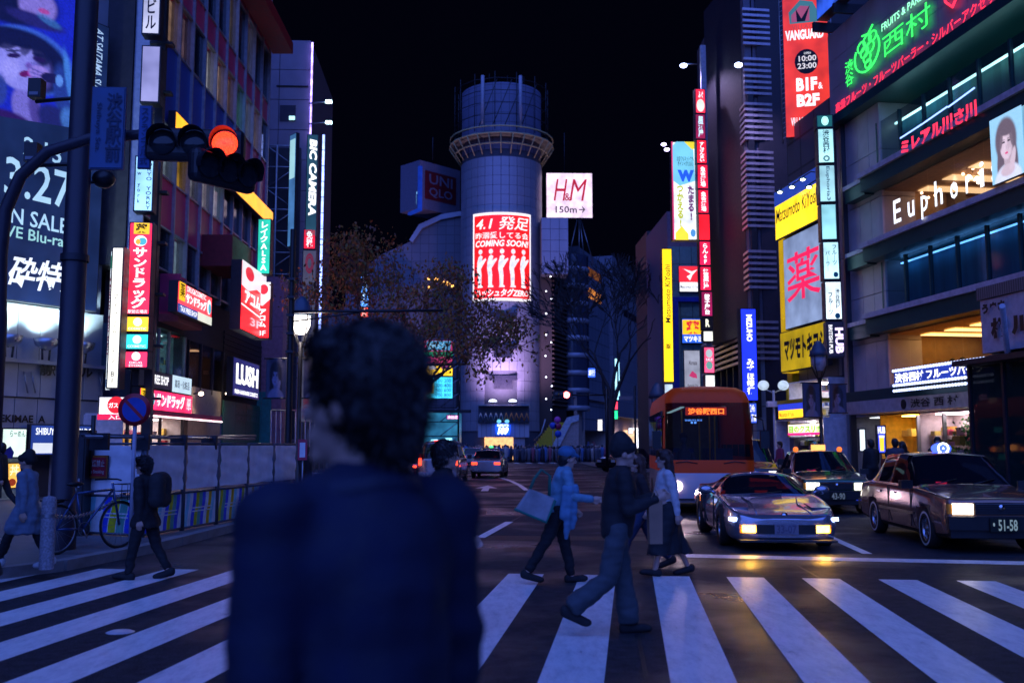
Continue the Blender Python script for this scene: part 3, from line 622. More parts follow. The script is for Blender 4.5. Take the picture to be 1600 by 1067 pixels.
# ------------------------------------------------------------------ centre: round tower of the fashion mall
def gridmat(name, col, line, sx, sz, lw=.03, rough=.5):
    """panelled wall too far away to tell its pieces apart: fine joint lines"""
    if name in MATS: return MATS[name]
    m = bpy.data.materials.new(name); n, b = nodes(m); MATS[name] = m; L = n.links.new
    tc = n.nodes.new('ShaderNodeTexCoord'); sp_ = n.nodes.new('ShaderNodeSeparateXYZ'); L(tc.outputs['Object'], sp_.inputs[0])
    cb = n.nodes.new('ShaderNodeCombineXYZ'); L(sp_.outputs[0], cb.inputs[0]); L(sp_.outputs[2], cb.inputs[1])
    br = n.nodes.new('ShaderNodeTexBrick'); br.offset = 0; L(cb.outputs[0], br.inputs['Vector'])
    br.inputs['Color1'].default_value = (*col, 1); br.inputs['Color2'].default_value = (*[c * .86 for c in col], 1); br.inputs['Mortar'].default_value = (*line, 1)
    br.inputs['Scale'].default_value = 1; br.inputs['Mortar Size'].default_value = lw; br.inputs['Brick Width'].default_value = sx; br.inputs['Row Height'].default_value = sz
    L(br.outputs[0], b.inputs['Base Color']); b.inputs['Roughness'].default_value = rough
    return m
TOW = mat('tower_panel', (.36, .35, .42), .42, .25, var=.14, scale=.8, streak=.3)
TOWJ = mat('tower_joint', (.10, .10, .13), .7)
TY, TR = 108.0, 4.55
TCN = P(783, HZ, TY); TCN.z = 0
tower = thing('round_tower', 'silver panelled cylindrical shopping tower with scaffolded crown at the street fork', 'building', TCN)
zt = lambda py: P(783, py, TY - TR).z
ztop = zt(232)
MB().lathe([(TR - .12, 0), (TR - .12, ztop)], 48).build('core', TOWJ, tower)
NC, rowh = 32, 1.06; nrow = int((ztop - 3.2) / rowh)
def panel_mb(r0, r1, a, z0, z1, seg=2):
    mb = MB(); vs = []
    for k in range(seg + 1):
        t = -a / 2 + a * k / seg
        for r in (r0, r1):
            for zz in (z0, z1): vs.append((r * math.sin(t), -r * math.cos(t), zz))
    fs = []
    for k in range(seg):
        o = k * 4; fs += [(o + 2, o + 6, o + 7, o + 3), (o + 3, o + 7, o + 5, o + 1), (o + 2, o, o + 4, o + 6)]
    fs += [(0, 2, 3, 1), (seg * 4, seg * 4 + 1, seg * 4 + 3, seg * 4 + 2)]
    return mb.add(vs, fs)
pm = panel_mb(TR - .1, TR, 2 * math.pi / NC - .012, .015, rowh - .015).mesh('panel', TOW)
rest = MB()
for r in range(nrow):
    for c in range(NC):
        a = (c + .5) * 2 * math.pi / NC; a = a - 2 * math.pi if a > math.pi else a
        front = abs(a) < R(57)
        z0 = 3.2 + r * rowh
        if z0 < 9.3 and abs(a + .03) < .42: continue              # entrance bay
        if front:
            o = link('panel', pm, tower); o.location = (0, 0, z0); o.rotation_euler = (0, 0, a)
        elif abs(a) < R(130):
            q = panel_mb(TR - .1, TR, 2 * math.pi / NC - .012, z0 + .015, z0 + rowh - .015)
            M = Matrix.Rotation(a, 4, 'Z'); rest.add([M @ Vector(v) for v in q.v], q.f)
rest.build('side_panels', TOW, tower)['kind'] = 'stuff'
for py, hh in ((495, .55), (545, .95), (594, .95)):                # stepped window slots
    zc = zt(py); fw = Fr(TCN + Vector((0, -TR - .03, 0)), 0)
    t = MB(); t.box(-1.45, 1.45, -.08, .3, zc, zc + .5); t.box(-.95, .95, -.083, .3, zc - hh, zc)
    o = t.build('window_slot', mat('slot_dark', (.02, .02, .035), .3), tower); o.location = (.25, -TR, 0)
# crown under scaffolding
zr0, zr1 = zt(247), zt(205); zk = zt(128)
MB().lathe([(TR, zr1 - .55), (TR + 1.3, zr1 - .5), (TR + 1.3, zr1 - .4), (TR, zr1 - .45)], 12).build('scaffold_deck', mat('netting', (.30, .27, .2), .8), tower)
for k in range(28):
    a = 2 * math.pi * k / 28
    MB().tube([((TR + .1) * math.cos(a), (TR + .1) * math.sin(a), zr0 + .5), ((TR + 1.35) * math.cos(a), (TR + 1.35) * math.sin(a), zr1 - .65)], .07, 4).build('skirt_rib', mat('warm_lit_lattice', (.55, .45, .22), .7), tower)  # yellowish lamplight on the skirt lattice is put into this colour
for rr, zz in ((TR + 1.3, zr1 - .55), (TR + .7, (zr0 + zr1) / 2), (TR + 1.3, zr1 + .2)):
    MB().tube([(rr * math.cos(2 * math.pi * k / 24), rr * math.sin(2 * math.pi * k / 24), zz) for k in range(25)], .08, 4).build('skirt_ring', mat('warm_lit_lattice', (.55, .45, .22), .7), tower)
MB().lathe([(TR - .05, ztop), (TR - .05, zk), (0, zk)], 40).build('crown_drum', gridmat('crown_panels', (.16, .16, .26), (.05, .05, .08), .9, 1.05), tower)
for k in range(14):
    a = 2 * math.pi * k / 14 + .1; rr = TR + .75
    MB().tube([(rr * math.cos(a), rr * math.sin(a), zr1), (rr * math.cos(a), rr * math.sin(a), zk + .9)], .05, 5).build('scaffold_pole', DKMETAL, tower)
for q in range(5):
    zz = zr1 + .4 + q * (zk + .6 - zr1) / 4.6; rr = TR + .75
    MB().tube([(rr * math.cos(2 * math.pi * k / 14 + .1), rr * math.sin(2 * math.pi * k / 14 + .1), zz) for k in range(15)], .045, 5).build('scaffold_rail', DKMETAL, tower)
for a in (-2.05, -1.15, -1.5, -1.75):
    rr = TR + .78
    MB().tube([(rr * math.cos(a), rr * math.sin(a), zr1 + .3), (rr * math.cos(a + .4), rr * math.sin(a + .4), zk)], .05, 5).build('scaffold_brace', DKMETAL, tower)
for a in (-1.95, -1.17):
    MB().tube([((TR + .85) * math.cos(a), (TR + .85) * math.sin(a), zr1 + .3), ((TR + .85) * math.cos(a), (TR + .85) * math.sin(a), zk + .5)], .2, 6).build('wrapped_post', mat('wrap_grey', (.4, .38, .45), .7), tower)
for k, (a, b) in enumerate(((-1.9, 1.2), (-1.4, .9), (-.9, 1.1), (.3, .8))):
    MB().tube([((TR - .5) * math.cos(a), (TR - .5) * math.sin(a), zk), ((TR - .5) * math.cos(a), (TR - .5) * math.sin(a), zk + b)], .03, 4).build('antenna', DKMETAL, tower)
# no lamps on the skirt platform; its warm lit underside is rib colour only
# entrance: canopy truss, wall, doorway
fT = Fr(TCN + Vector((0, -TR - .6, 0)), 0)
def tu(px): return fT.hit(px, 660)[0]
def tz(py): return fT.hit(785, py)[1]
x0, x1 = tu(747), tu(827)
MB().box(x0, x1, .05, .6, tz(683), tz(661)).build('entrance_wall', gridmat('entry_boards', (.5, .48, .55), (.2, .2, .25), .5, 9), tower).location = fT.o - TCN
o = MB().box(x0, x1, -.3, .55, tz(661) + .02, tz(659)).build('canopy_beam', DKMETAL, tower); o.location = fT.o - TCN
o = MB().box(x0, x1, -.35, .4, tz(634), tz(632)).build('canopy_beam', STEEL, tower); o.location = fT.o - TCN
o = MB().box(x0, x1, .5, .58, tz(660), tz(632)).build('canopy_back', mat('louvre_dark', (.06, .06, .09), .5), tower); o.location = fT.o - TCN
for i in range(10):
    a, b = x0 + (x1 - x0) * i / 10, x0 + (x1 - x0) * (i + 1) / 10; am = (a + b) / 2
    for p, q in (((a, tz(658)), (am, tz(645))), ((am, tz(645)), (b, tz(658)))):
        o = MB().tube([(p[0], -.2, p[1]), (q[0], -.2, q[1])], .06, 4).build('truss_bar', mat('truss_orange', (.5, .18, .04), .5) if i >= 5 else STEEL, tower); o.location = fT.o - TCN
o = MB().box(tu(757), tu(802), .3, 1.5, .2, tz(683)).build('doorway_glow', emat((1, .5, .2), 1.3, .25, 3), tower); o.location = fT.o - TCN
o = MB().box(tu(802), tu(820), .3, .7, .2, tz(683)).build('door_wall', mat('entry_grey', (.4, .36, .4), .6), tower); o.location = fT.o - TCN
for px in (770, 801):
    t = fT.root('eyelid_lamp', 'left white dome lamp on the canopy above the tower entrance' if px < 780 else 'right white dome lamp on the canopy above the tower entrance', 'lamp', tu(px), .3, tz(632), 'dome lamps on the entrance canopy')
    MB().tube([(0, 0, 0), (0, 0, .3)], .05).build('stem', DKMETAL, t); MB().lathe([(0, .55), (.3, .5), (.45, .32), (.4, .3), (0, .42)], 14).build('dome', emat((.75, .8, 1), 3, 0), t)
    spot('dome_light', fT.pt(tu(px), tz(632) + .6, 3.0), Vector((TCN.x, TY - TR, tz(632) + 9)), 3200, (.75, .5, 1), R(150), 1., .6)
t = fT.root('mall_logo_sign', 'blue glowing 109 logo sign above the tower doorway', 'sign', tu(774), .4, tz(679))
w, h = tu(798) - tu(774), tz(655) - tz(679)
mb = MB(); put_text(mb, '109', .15 * w, .85 * w, .0, .5 * h, -.1, bold=.05, shear=.25); mb.build('lettering', emat((.85, .95, 1), 2.6, 0), t)
mb = MB(); put_text(mb, 'SHIBUYA', .12 * w, .88 * w, .53 * h, .68 * h, -.1, bold=.03); mb.build('lettering', emat((.7, .9, 1), 2.2, 0), t)
MB().prism([(.05 * w, .0), (.95 * w, 0), (1.0 * w, .62 * h), (.8 * w, .72 * h), (.2 * w, .72 * h), (0, .62 * h)], -.06, 0).build('backing', emat((.01, .08, 1), 1.6, .1), t)
for s in (-1, 1): MB().prism([(x * w, zz * h) for x, zz in circ(.5 + s * .26, .86, .15, .12, 12)], -.1, -.04).build('ornament', emat((.15, .55, .8), 1.3, .1), t)
# curved poster on the tower
pA = [P(740, 340, TY - TR), P(830, 340, TY - TR)]
ztp, zbt = zt(332), zt(470)
a0, a1 = [math.asin(max(-1, min(1, (p.x - TCN.x - .06) / (TR + .1)))) for p in pA]
post = thing('tower_poster', 'huge red curved poster with white figures and 4.1 lettering on the round tower', 'poster', TCN)
def wrap(mb, name, m, rr):
    mb.v = [(rr * math.sin(x), -rr * math.cos(x), zz) for x, y, zz in mb.v]; return mb.build(name, m, post)
def gridquad(x0, x1, z0, z1, n=10):
    mb = MB(); xs = lin(x0, x1, n); mb.add([(x, 0, zz) for x in xs for zz in (z0, z1)], [(2 * i, 2 * i + 2, 2 * i + 3, 2 * i + 1) for i in range(n)]); return mb
wrap(gridquad(a0, a1, zbt, ztp), 'border', emat((.95, .9, .95), 1.1, .05), TR + .14)
dw, dh = a1 - a0, ztp - zbt
wrap(gridquad(a0 + .03 * dw, a1 - .03 * dw, zbt + .03 * dh, ztp - .03 * dh), 'sheet', emat((1, .012, .015), 1.05, .12), TR + .17)
for body, fx0, fy0, fx1, fy1, kw in (('4.1 発足', .07, .05, .94, .2, dict(shear=.2)), ('昨溺愛してる会', .06, .225, .94, .3, dict()), ('COMING SOON!', .06, .315, .94, .39, dict(shear=.2, bold=.03)), ('ハッシュタグZERO', .06, .865, .94, .955, dict(shear=.2, bold=.03))):
    mb = MB(); put_text(mb, body, a0 + fx0 * dw, a0 + fx1 * dw, ztp - fy1 * dh, ztp - fy0 * dh, 0, **kw); wrap(mb, 'lettering', emat((1, .85, .85), 1.2, 0), TR + .2)
fig = [(0, 0), (.3, 0), (.3, .04), (.22, .06), (.24, .3), (.2, .46), (.38, .6), (.5, .68), (.46, .72), (.24, .66), (.3, .76), (.18, .8), (.06, .76), (-.02, .62), (-.04, .46), (.02, .3), (.04, .06)]
for i in range(5):
    cx = a0 + (.1 + i * .175) * dw; mb = MB(); mb.add([(cx + x * .3 * dw, 0, ztp - .85 * dh + zz * .46 * dh) for x, zz in fig], [list(range(len(fig)))])
    mb.add([(cx + .05 * dw + .035 * dw * math.cos(k * .7), 0, ztp - .85 * dh + .405 * dh + .03 * dh * math.sin(k * .7)) for k in range(9)], [list(range(9))])
    wrap(mb, 'figure_print', emat((.85, .85, .9), .95, .25, 3), TR + .2)
# right wing box on the tower, left wing
fW = Fr.front(870, 104, 3)
t = fW.root('tower_wing', 'projecting panelled box wing on the right of the round tower', 'building')
a, b, c, d = fW.rect(846, 340, 428, 888); 
MB().box(a, b, .12, 8, c, d).build('core', TOWJ, t)
for i in range(3):
    for j in range(5): MB().box(a + (b - a) * i / 3 + .02, a + (b - a) * (i + 1) / 3 - .02, 0, .14, c + (d - c) * j / 5 + .02, c + (d - c) * (j + 1) / 5 - .02).build('panel', TOW, t)
LW = gridmat('wing_panels', (.17, .16, .21), (.06, .06, .08), 1.0, 1.05)
fL = Fr.front(640, 113, 0)
t = fL.root('left_wing', 'stepped pale panelled wing of the mall behind the autumn tree', 'building')
def lp(px, py): u, zz = fL.hit(px, py); return (u, zz)
MB().prism([lp(722, 690), lp(722, 333), lp(700, 338), lp(660, 352), lp(640, 378), lp(596, 398), lp(540, 440), lp(540, 690)], 0, 6).build('wall', LW, t)
MB().prism([lp(722, 331), lp(722, 338), lp(690, 344), lp(660, 358), lp(645, 380), lp(640, 376), lp(655, 352), lp(690, 336)], -.4, 0).build('cornice', TOW, t)
for i in range(16):
    u, zz = fL.hit(668 + (i * 37) % 46, 438 + (i * 11) % 14, .1); MB().box(u, u + .4, -.1, 0, zz, zz + .3).build('small_light', emat((1, .45, .1), 3, 0), t)
# rooftop signs
fU = Fr.wall(648, 110, 2300)
t = fU.root('rooftop_sign_box', 'big dim white and dark red UNIQLO rooftop sign cube', 'sign', 0, 0, 0)
a, b, c, d = fU.rect(656, 250, 325, 719)
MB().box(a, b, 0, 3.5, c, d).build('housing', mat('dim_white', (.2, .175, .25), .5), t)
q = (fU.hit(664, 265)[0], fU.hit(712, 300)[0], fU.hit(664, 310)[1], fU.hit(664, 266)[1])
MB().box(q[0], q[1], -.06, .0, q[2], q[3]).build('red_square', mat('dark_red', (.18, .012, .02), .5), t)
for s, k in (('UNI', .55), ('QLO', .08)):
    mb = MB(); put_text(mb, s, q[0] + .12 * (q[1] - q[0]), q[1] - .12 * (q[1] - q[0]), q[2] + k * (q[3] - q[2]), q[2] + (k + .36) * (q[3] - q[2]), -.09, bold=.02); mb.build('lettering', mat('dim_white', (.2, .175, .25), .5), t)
t3 = thing('rooftop_side_sign', 'deep blue lit side of the rooftop cube with THE POINT lettering', 'sign', (0, 0, 0))
v0 = P(638, 262, 112.5); v0.z = 0; v1 = fU.pt(a - .08, 0)
ang = math.atan2((v1 - v0).y, (v1 - v0).x); t3.location = (v0.x, v0.y, c - .3); t3.rotation_euler = (0, 0, ang); L3 = (v1 - v0).length; hh = d - c - .4
MB().box(0, L3, 0, .4, 0, hh).build('face_panel', emat((.01, .05, .55), .5, .2), t3)
mb = MB(); put_text(mb, 'THE\nPOINT', .15 * L3, .85 * L3, .15 * hh, .8 * hh, -.05, bold=.02); mb.build('lettering', emat((.2, .5, .9), .8, 0), t3)
for px, base_y, top in ((676, 250, 215), (882, 272, 208)):
    p = P(px, base_y, 112); t = tag(MB().tube([(0, 0, 0), (0, 0, P(px, top, 112).z - p.z)], .05, 5).build('roof_antenna', DKMETAL), 'thin antenna rod above the UNIQLO cube' if px < 700 else 'thin antenna rod behind the H&M sign', 'antenna', 'roof antennas'); t.location = p
fH = Fr.front(888, 112, 2)
r = fH.rect(853, 272, 342, 925)
sign('rooftop_billboard', 'white glowing H&M rooftop sign with 150m arrow in red', fH, r, 0, .5, (.95, .72, .9), .95, var=.3, texts=[('H', .16, .14, .46, .62, (.75, .01, .02), .6, dict(shear=.25, bold=0)), ('&', .40, .45, .52, .62, (.75, .01, .02), .5), ('M', .5, .14, .88, .62, (.75, .01, .02), .6, dict(shear=.25, bold=0)), ('150m', .2, .74, .66, .89, (.1, .02, .05), 0), ('→', .7, .74, .84, .89, (.1, .02, .05), 0)])
t = fH.root('steel_tripod', 'steel tripod frame under the H&M rooftop sign', 'frame', r[0], 0, 0)
for x, s in ((.68, -.9), (.72, .0), (.76, 1.1), (.74, .4)):
    MB().tube([(x * (r[1] - r[0]), .3, r[2]), (x * (r[1] - r[0]) + s * 1.3, .3, r[2] - 5.2)], .06, 5).build('strut', STEEL, t)

# ------------------------------------------------------------------ right of the tower: receding department stores
fD = Fr.wall(905, 113, 1336)
dz = lambda px, py: fD.hit(px, py)[1]; du = lambda px, py=600: fD.hit(px, py)[0]
BLF = gridmat('blue_grey_facade', (.22, .24, .32), (.06, .07, .10), 1.6, 1.6, .05)
t = fD.root('glass_corner_store', 'blue-grey store with rounded glass corner bay and two amber window bands', 'building')
MB().box(0, du(953), 0, 12, 3.5, dz(908, 388)).build('wall', BLF, t)
for ya, yb in ((412, 425), (444, 460)):
    MB().box(du(911), du(940), -.06, .3, dz(911, yb), dz(911, ya)).build('window_band', emat((.9, .3, .06) if ya > 430 else (.45, .14, .05), .5 if ya > 430 else .2, .9, .7), t)
for i in range(14):                                     # stacked bay window
    z0 = 6 + i * 2.0
    if z0 > dz(908, 388) - 2: break
    o = MB().lathe([(1.9, z0 + .2), (1.9, z0 + 1.6)], 10).build('bay_glass', glass('bay_glass', (.05, .06, .1), .9, .15), t); o.location = (-.5, .6, 0)
    o = MB().lathe([(1.85, z0 - .4), (2.0, z0 - .35), (2.0, z0 + .15), (1.85, z0 + .2)], 10).build('bay_band', TOW, t); o.location = (-.5, .6, 0)
MB().box(-8, -2.4, .8, 12, 0, dz(880, 420)).build('louvre_core', mat('dark_brown', (.05, .035, .035), .7), t)
for i in range(int((dz(880, 420) - 6.2) / .5)): MB().box(-8, -2.4, .55, .8, 6 + i * .5, 6.14 + i * .5).build('louvre_slat', mat('brown_slat', (.12, .075, .06), .6), t)
for i, (px, py) in enumerate(((861, 432), (854, 455), (862, 467), (854, 490), (854, 523), (862, 535), (853, 556), (854, 589), (863, 603), (854, 623), (862, 640))):
    u, zz = fD.hit(px, py, -.4); MB().ell((u, .45, zz), (.08, .08, .08), 8, 5).build('facade_light', emat((.8, .85, 1), 5, 0), t)
MB().box(-2.4, du(953), -.3, .0, dz(905, 622), dz(905, 612)).build('fascia', TOW, t)
for i in range(4): MB().box(-2.2 + i * .55, -1.7 + i * .55, -.35, 0, .2, dz(905, 622)).build('corner_panel', mat('peach_wall', (.5, .36, .32), .6), t)
interior(fD, t, du(912), du(950), .2, dz(905, 624), 4, (.6, .45, .4), (1, .75, .6), 4, [(.8, .3, .3), (.2, .3, .8), (.9, .8, .7)], 40, y0=-.1)
SLABW = gridmat('slab_wall', (.25, .25, .31), (.12, .12, .16), 3.2, 1.5, .03)
t = fD.root('slab_store', 'windowless grey department store slab with two dark slots behind the bare tree', 'building', 0, .4)
MB().box(du(954), du(1022), 0, 14, 5.5, dz(955, 402)).build('wall', SLABW, t)
for ya, yb in ((442, 452), (484, 494)): MB().box(du(971), du(1006), -.05, .3, dz(971, yb), dz(971, ya)).build('dark_slot', mat('slot_dark', (.02, .02, .035), .3), t)
MB().box(du(954), du(1022), .6, 14, .1, 5.5).build('shop_wall', mat('peach_wall', (.5, .36, .32), .6), t)
for i, (px, w, c, e) in enumerate(((960, 8, (1, .8, .9), 2), (975, 10, (1, .6, .35), 1.2), (990, 8, (.9, .9, 1), 2.2), (1003, 9, (1, .45, .15), 1.3), (1014, 6, (1, .85, .75), 2))):
    MB().box(du(px), du(px + w), -.05, .55, .6 + (i % 2) * .8, 3.4 + (i % 3) * .4).build('lit_window', emat(c, e, .5, 2), t)
for px, y0, y1, c, nm, lab in ((918, 575, 590, (.03, .1, .8), 'bank_sign', 'small blue bank sign on the corner store beside the bare tree'), (933, 655, 673, (.95, .9, .95), 'lit_shop_sign', 'white glowing shop sign right under the blue bank sign'), (960, 560, 625, (.35, .75, .95), 'tube_sign', 'pale cyan vertical light sign behind the bare tree trunk'), (957, 627, 640, (1, .05, .1), 'red_square_sign', 'small red square sign under the cyan light sign'), (957, 641, 655, (.02, .7, .25), 'green_square_sign', 'small green square sign below the red square'), (981, 668, 678, (.9, .9, 1), 'lit_shop_sign', 'small white lit sign low on the grey slab store')):
    wpx = 12 if c[2] == .8 else 8
    sign(nm, lab, Fr.front(px, 101, 4), Fr.front(px, 101, 4).rect(px, y0, y1, px + wpx), 0, .2, c, 1.2, texts=[('銀行', .1, .2, .9, .8, (.9, .9, 1), 1.5)] if nm == 'bank_sign' else ())
# stair entrance with yellow steps and sloping white parapet
fS = Fr.front(835, 99, 0)
t = fS.root('stair_entrance', 'yellow subway stair with sloping white parapet right of the tower', 'stairs')
def sp2(px, py): return fS.hit(px, py)
MB().prism([sp2(868, 697), sp2(862, 697), sp2(886, 652), sp2(904, 648), sp2(904, 657), sp2(892, 661), sp2(874, 697)], -.4, .0).build('parapet', mat('parapet_white', (.6, .58, .62), .5), t)
MB().prism([sp2(874, 697), sp2(892, 662), sp2(904, 658), sp2(904, 697)], -.2, 1.5).build('side_wall', mat('peach_wall', (.5, .36, .32), .6), t)
for i in range(9):
    u0, z0 = sp2(836 + i * 3.2, 693 - i * 4.2); MB().box(u0, u0 + 2.2, -.3 + i * .15, 2, max(.1, z0 - .28), z0).build('step', mat('yellow_step', (.6, .42, .02), .5), t)
MB().tube([(*sp2(834, 690)[:1], -.4, sp2(834, 690)[1]), (sp2(846, 676)[0], -.4, sp2(846, 676)[1]), (sp2(852, 655)[0], -.4, sp2(852, 655)[1])], .08, 6).build('handrail', STEEL, t)
for i, (px, py, c) in enumerate(((871, 656, (.8, .1, .5)), (872, 666, (.5, .02, .1)), (872, 678, (.02, .1, .6)), (864, 665, (.05, .1, .6)))):
    q = thing('round_road_sign', ['pink round road sign, top of the pole by the stairs', 'dark red round road sign in the middle of the stair pole', 'blue round road sign lowest on the stair pole', 'small blue round road sign left of the stair pole'][i], 'sign', P(px, py, 92), 0, 'round road signs by the stairs')
    MB().lathe([(0, 0), (.32, 0), (.32, .03), (0, .03)], 16, Matrix.Rotation(R(90), 4, 'X')).build('disc', mat('rs%d' % i, c, .4), q)
    MB().tube([(0, .04, 0), (0, .04, -(P(px, py, 92).z))], .03, 5).build('post', STEEL, q)
# buildings behind the left tree and the billboard tower
fBB = Fr.front(686, 84, 0)
t = fBB.root('billboard_frame_tower', 'open steel lattice tower carrying the stacked billboards left of the round tower', 'scaffold')
a, b, c, d = fBB.rect(655, 525, 697, 716)
for x in (a, b):
    for y in (.6, 2.2): MB().tube([(x, y, 0), (x, y, d)], .09, 5).build('upright', DKMETAL, t)
for k in range(9):
    z0 = d * k / 9; z1 = d * (k + 1) / 9
    MB().tube([(a, .6, z1), (b, .6, z1)], .06, 4).build('ledger', DKMETAL, t); MB().tube([(b, .6, z0), (b, 2.2, z1)], .05, 4).build('brace', STEEL, t); MB().tube([(b - 1.6, .55, z0), (b, .55, z1)], .05, 4).build('brace', STEEL, t)
sign('billboard', 'pink and blue lit upper billboard with green stripe left of the round tower', fBB, fBB.rect(663, 532, 568, 708), 0, .4, (.75, .05, .2), .55, shapes=[([(.1, .04), (.95, .04), (.9, .45), (.05, .45)], (.08, .35, .6), .7), ([(0, .5), (1, .5), (1, .72), (0, .72)], (.02, .35, .15), .5), ([(.05, .76), (.95, .76), (.95, .96), (.05, .96)], (.7, .05, .2), .6)], texts=[('渋谷ライブ', .12, .08, .85, .4, (.4, .7, .9), .8)])
sign('billboard', 'yellow lit middle billboard strip with small figures', fBB, fBB.rect(663, 572, 588, 708), 0, .4, (.95, .55, .02), .9, shapes=[([(.15, .0), (.4, 0), (.42, .35), (.15, .4)], (.7, .7, .9), .8), ([(.6, 0), (.9, 0), (.85, .4), (.6, .3)], (.3, .05, .2), .6)], texts=[('○キャンペーン ○お得', .08, .55, .92, .85, (.1, .05, 0), 0)])
sign('billboard', 'cyan lit lower billboard with price list and flame picture', fBB, fBB.rect(663, 589, 623, 708), 0, .4, (.05, .55, .85), 1., shapes=[([(.04, .25), (.33, .25), (.33, .75), (.04, .75)], (.9, .7, .1), .9), (circ(.2, .5, .09, .2), (.5, .1, .03), .6)], texts=[('LIVE', .05, .06, .3, .2, (.3, .05, .5), .4), ('100 200\n300 400\n500 600\n700 800', .4, .1, .94, .92, (.03, .25, .6), .5)])
t = fBB.root('blue_lit_shop', 'cyan lit glass shop at the foot of the billboard tower', 'shop', 0, -1)
a, b, c, d = fBB.rect(662, 645, 697, 718, -1)
MB().box(a, b, 0, 3, 0, d).build('glass_front', emat((.03, .22, .42), .5, .7, .8), t)
for i in range(5): MB().box(a + i * (b - a) / 5, a + i * (b - a) / 5 + .6, -.05, .02, 1.0 + i * .5 % 1.3, 1.5 + i * .7 % 1.3).build('lit_panel', emat((.3, .8, 1), 1.6, .3), t)
MB().box(a - 1, b + 1, -.5, 0, d, d + .25).build('canopy', DKMETAL, t)
sign('pink_kanji_sign', 'small pink lit sign with three white characters above the cyan shop', fBB, fBB.rect(697, 648, 655, 716), -.5, .1, (.5, .05, .4), .8, texts=[('渋谷店', .08, .1, .92, .9, (1, .8, 1), 1.8)])
tag(Fr.front(470, 110, 0).root('far_building', 'dark far building mass behind the left street lamp', 'building'), None)
t = bpy.data.objects['far_building']
fF = Fr.front(470, 110, 0); 
def ff(px, py): return fF.hit(px, py)
MB().prism([ff(440, 700), ff(440, 520), ff(560, 470), ff(660, 440), ff(660, 700)], 0, 8).build('wall', gridmat('far_wall', (.13, .12, .15), (.05, .05, .07), 2.4, 3), t)
fv = Fr.front(570, 95, 0)
sign('vertical_neon_sign', 'blue vertical light sign with red foot shining through the autumn tree', fv, fv.rect(564, 430, 480, 577), 0, .3, (.08, .3, .95), 1.3, texts=[('カラオケ', .15, .05, .85, .95, (.7, .9, 1), 1.6, dict(vert=True, bold=.02))])
sign('red_neon_sign', 'small red lit foot panel under the blue vertical light sign', fv, fv.rect(564, 481, 497, 576), 0, .3, (1, .08, .05), .9, texts=[('店', .2, .1, .8, .9, (1, .8, .7), 1.2)])
fw = Fr.front(505, 90, 0)
sign('side_light_sign', 'pale green light sign beside the blue edged electronics tower', fw, fw.rect(498, 500, 560, 506), 0, .3, (.3, .75, .7), .9)

# ------------------------------------------------------------------ left background: electronics store tower
fC = Fr.front(408, 56, 3)
t = fC.root('grey_tower', 'pale mauve panelled office tower behind the drugstore building', 'building')
a, b, c, d = fC.rect(408, 62, 430, 482)
CW = mat('mauve_panel', (.34, .28, .36), .55, var=.12, scale=1)
MB().box(a - 4, b, .1, 10, 0, d).build('core', TOWJ, t)
xs = [a - 4, a - 1.6, a + .2, a + .95, b]
zs = lin(0, d, 14)
for x, xx in zip(xs, xs[1:]):
    for q, qq in zip(zs, zs[1:]): MB().box(x + .02, xx - .02, 0, .12, q + .02, qq - .02).build('panel', CW, t)
u, zz = fC.hit(437, 190); MB().box(u, fC.hit(462, 180)[0], -.04, .1, zz, fC.hit(437, 165)[1]).build('window', glass('night_window', (.015, .03, .06), .55), t)
MB().box(fC.hit(452, 184)[0], fC.hit(461, 184)[0], -.07, -.045, fC.hit(452, 188)[1], fC.hit(452, 182)[1]).build('window_light', emat((.4, .8, .9), 1.6, 0), t)
MB().box(fC.hit(432, 140)[0], fC.hit(482, 140)[0], -.05, .1, fC.hit(440, 136)[1], fC.hit(440, 134)[1]).build('groove', BLACK, t)
xL, zL0, zL1 = b + .1, fC.hit(480, 225)[1], fC.hit(480, 68)[1]
MB().tube([(xL, -.1, zL0), (xL, -.1, zL1)], .06, 5).build('led_line', emat((.35, .25, 1), 3.5, .6, 3), t)
for i, py in enumerate((163, 195)):
    q = Fr.front(483, 55.5, 3); u, zz = q.hit(483, py); l = q.root('bracket_floodlight', 'upper arm floodlight on the mauve tower edge' if i == 0 else 'lower arm floodlight on the mauve tower edge', 'floodlight', u, .1, zz, 'arm floodlights on the mauve tower')
    MB().tube([(0, 0, 0), (1.0, -.3, 0)], .04, 5).build('arm', STEEL, l); MB().obox((1.2, -.35, 0), .35, .2, .14).build('lamp_head', emat((.6, .9, 1), 6, 0), l)
t = fC.root('steel_lattice', 'dark steel lattice stair frame in front of the mauve tower', 'frame', fC.hit(420, 300)[0], .9)
a0_, z0_, z1_ = 0, fC.hit(420, 600, .9)[1], fC.hit(420, 228, .9)[1]; wl = fC.hit(462, 300, .9)[0] - fC.hit(420, 300)[0]
for x in (0, wl * .35, wl): MB().tube([(x, 0, 0), (x, 0, z1_)], .07, 5).build('upright', STEEL, t)
n = 11
for k in range(n):
    za, zb_ = z0_ + (z1_ - z0_) * k / n, z0_ + (z1_ - z0_) * (k + 1) / n
    MB().tube([(0, 0, zb_), (wl, 0, zb_)], .05, 4).build('ledger', STEEL, t); MB().tube([(0, 0, za), (wl, 0, zb_)] if k % 2 else [(wl, 0, za), (0, 0, zb_)], .035, 4).build('brace', STEEL, t)
MB().box(-.3, wl + .2, .3, .5, 2, z1_).build('backing', mat('dark_wall', (.06, .06, .08), .6), t)
fK = Fr.front(478, 53, 8)
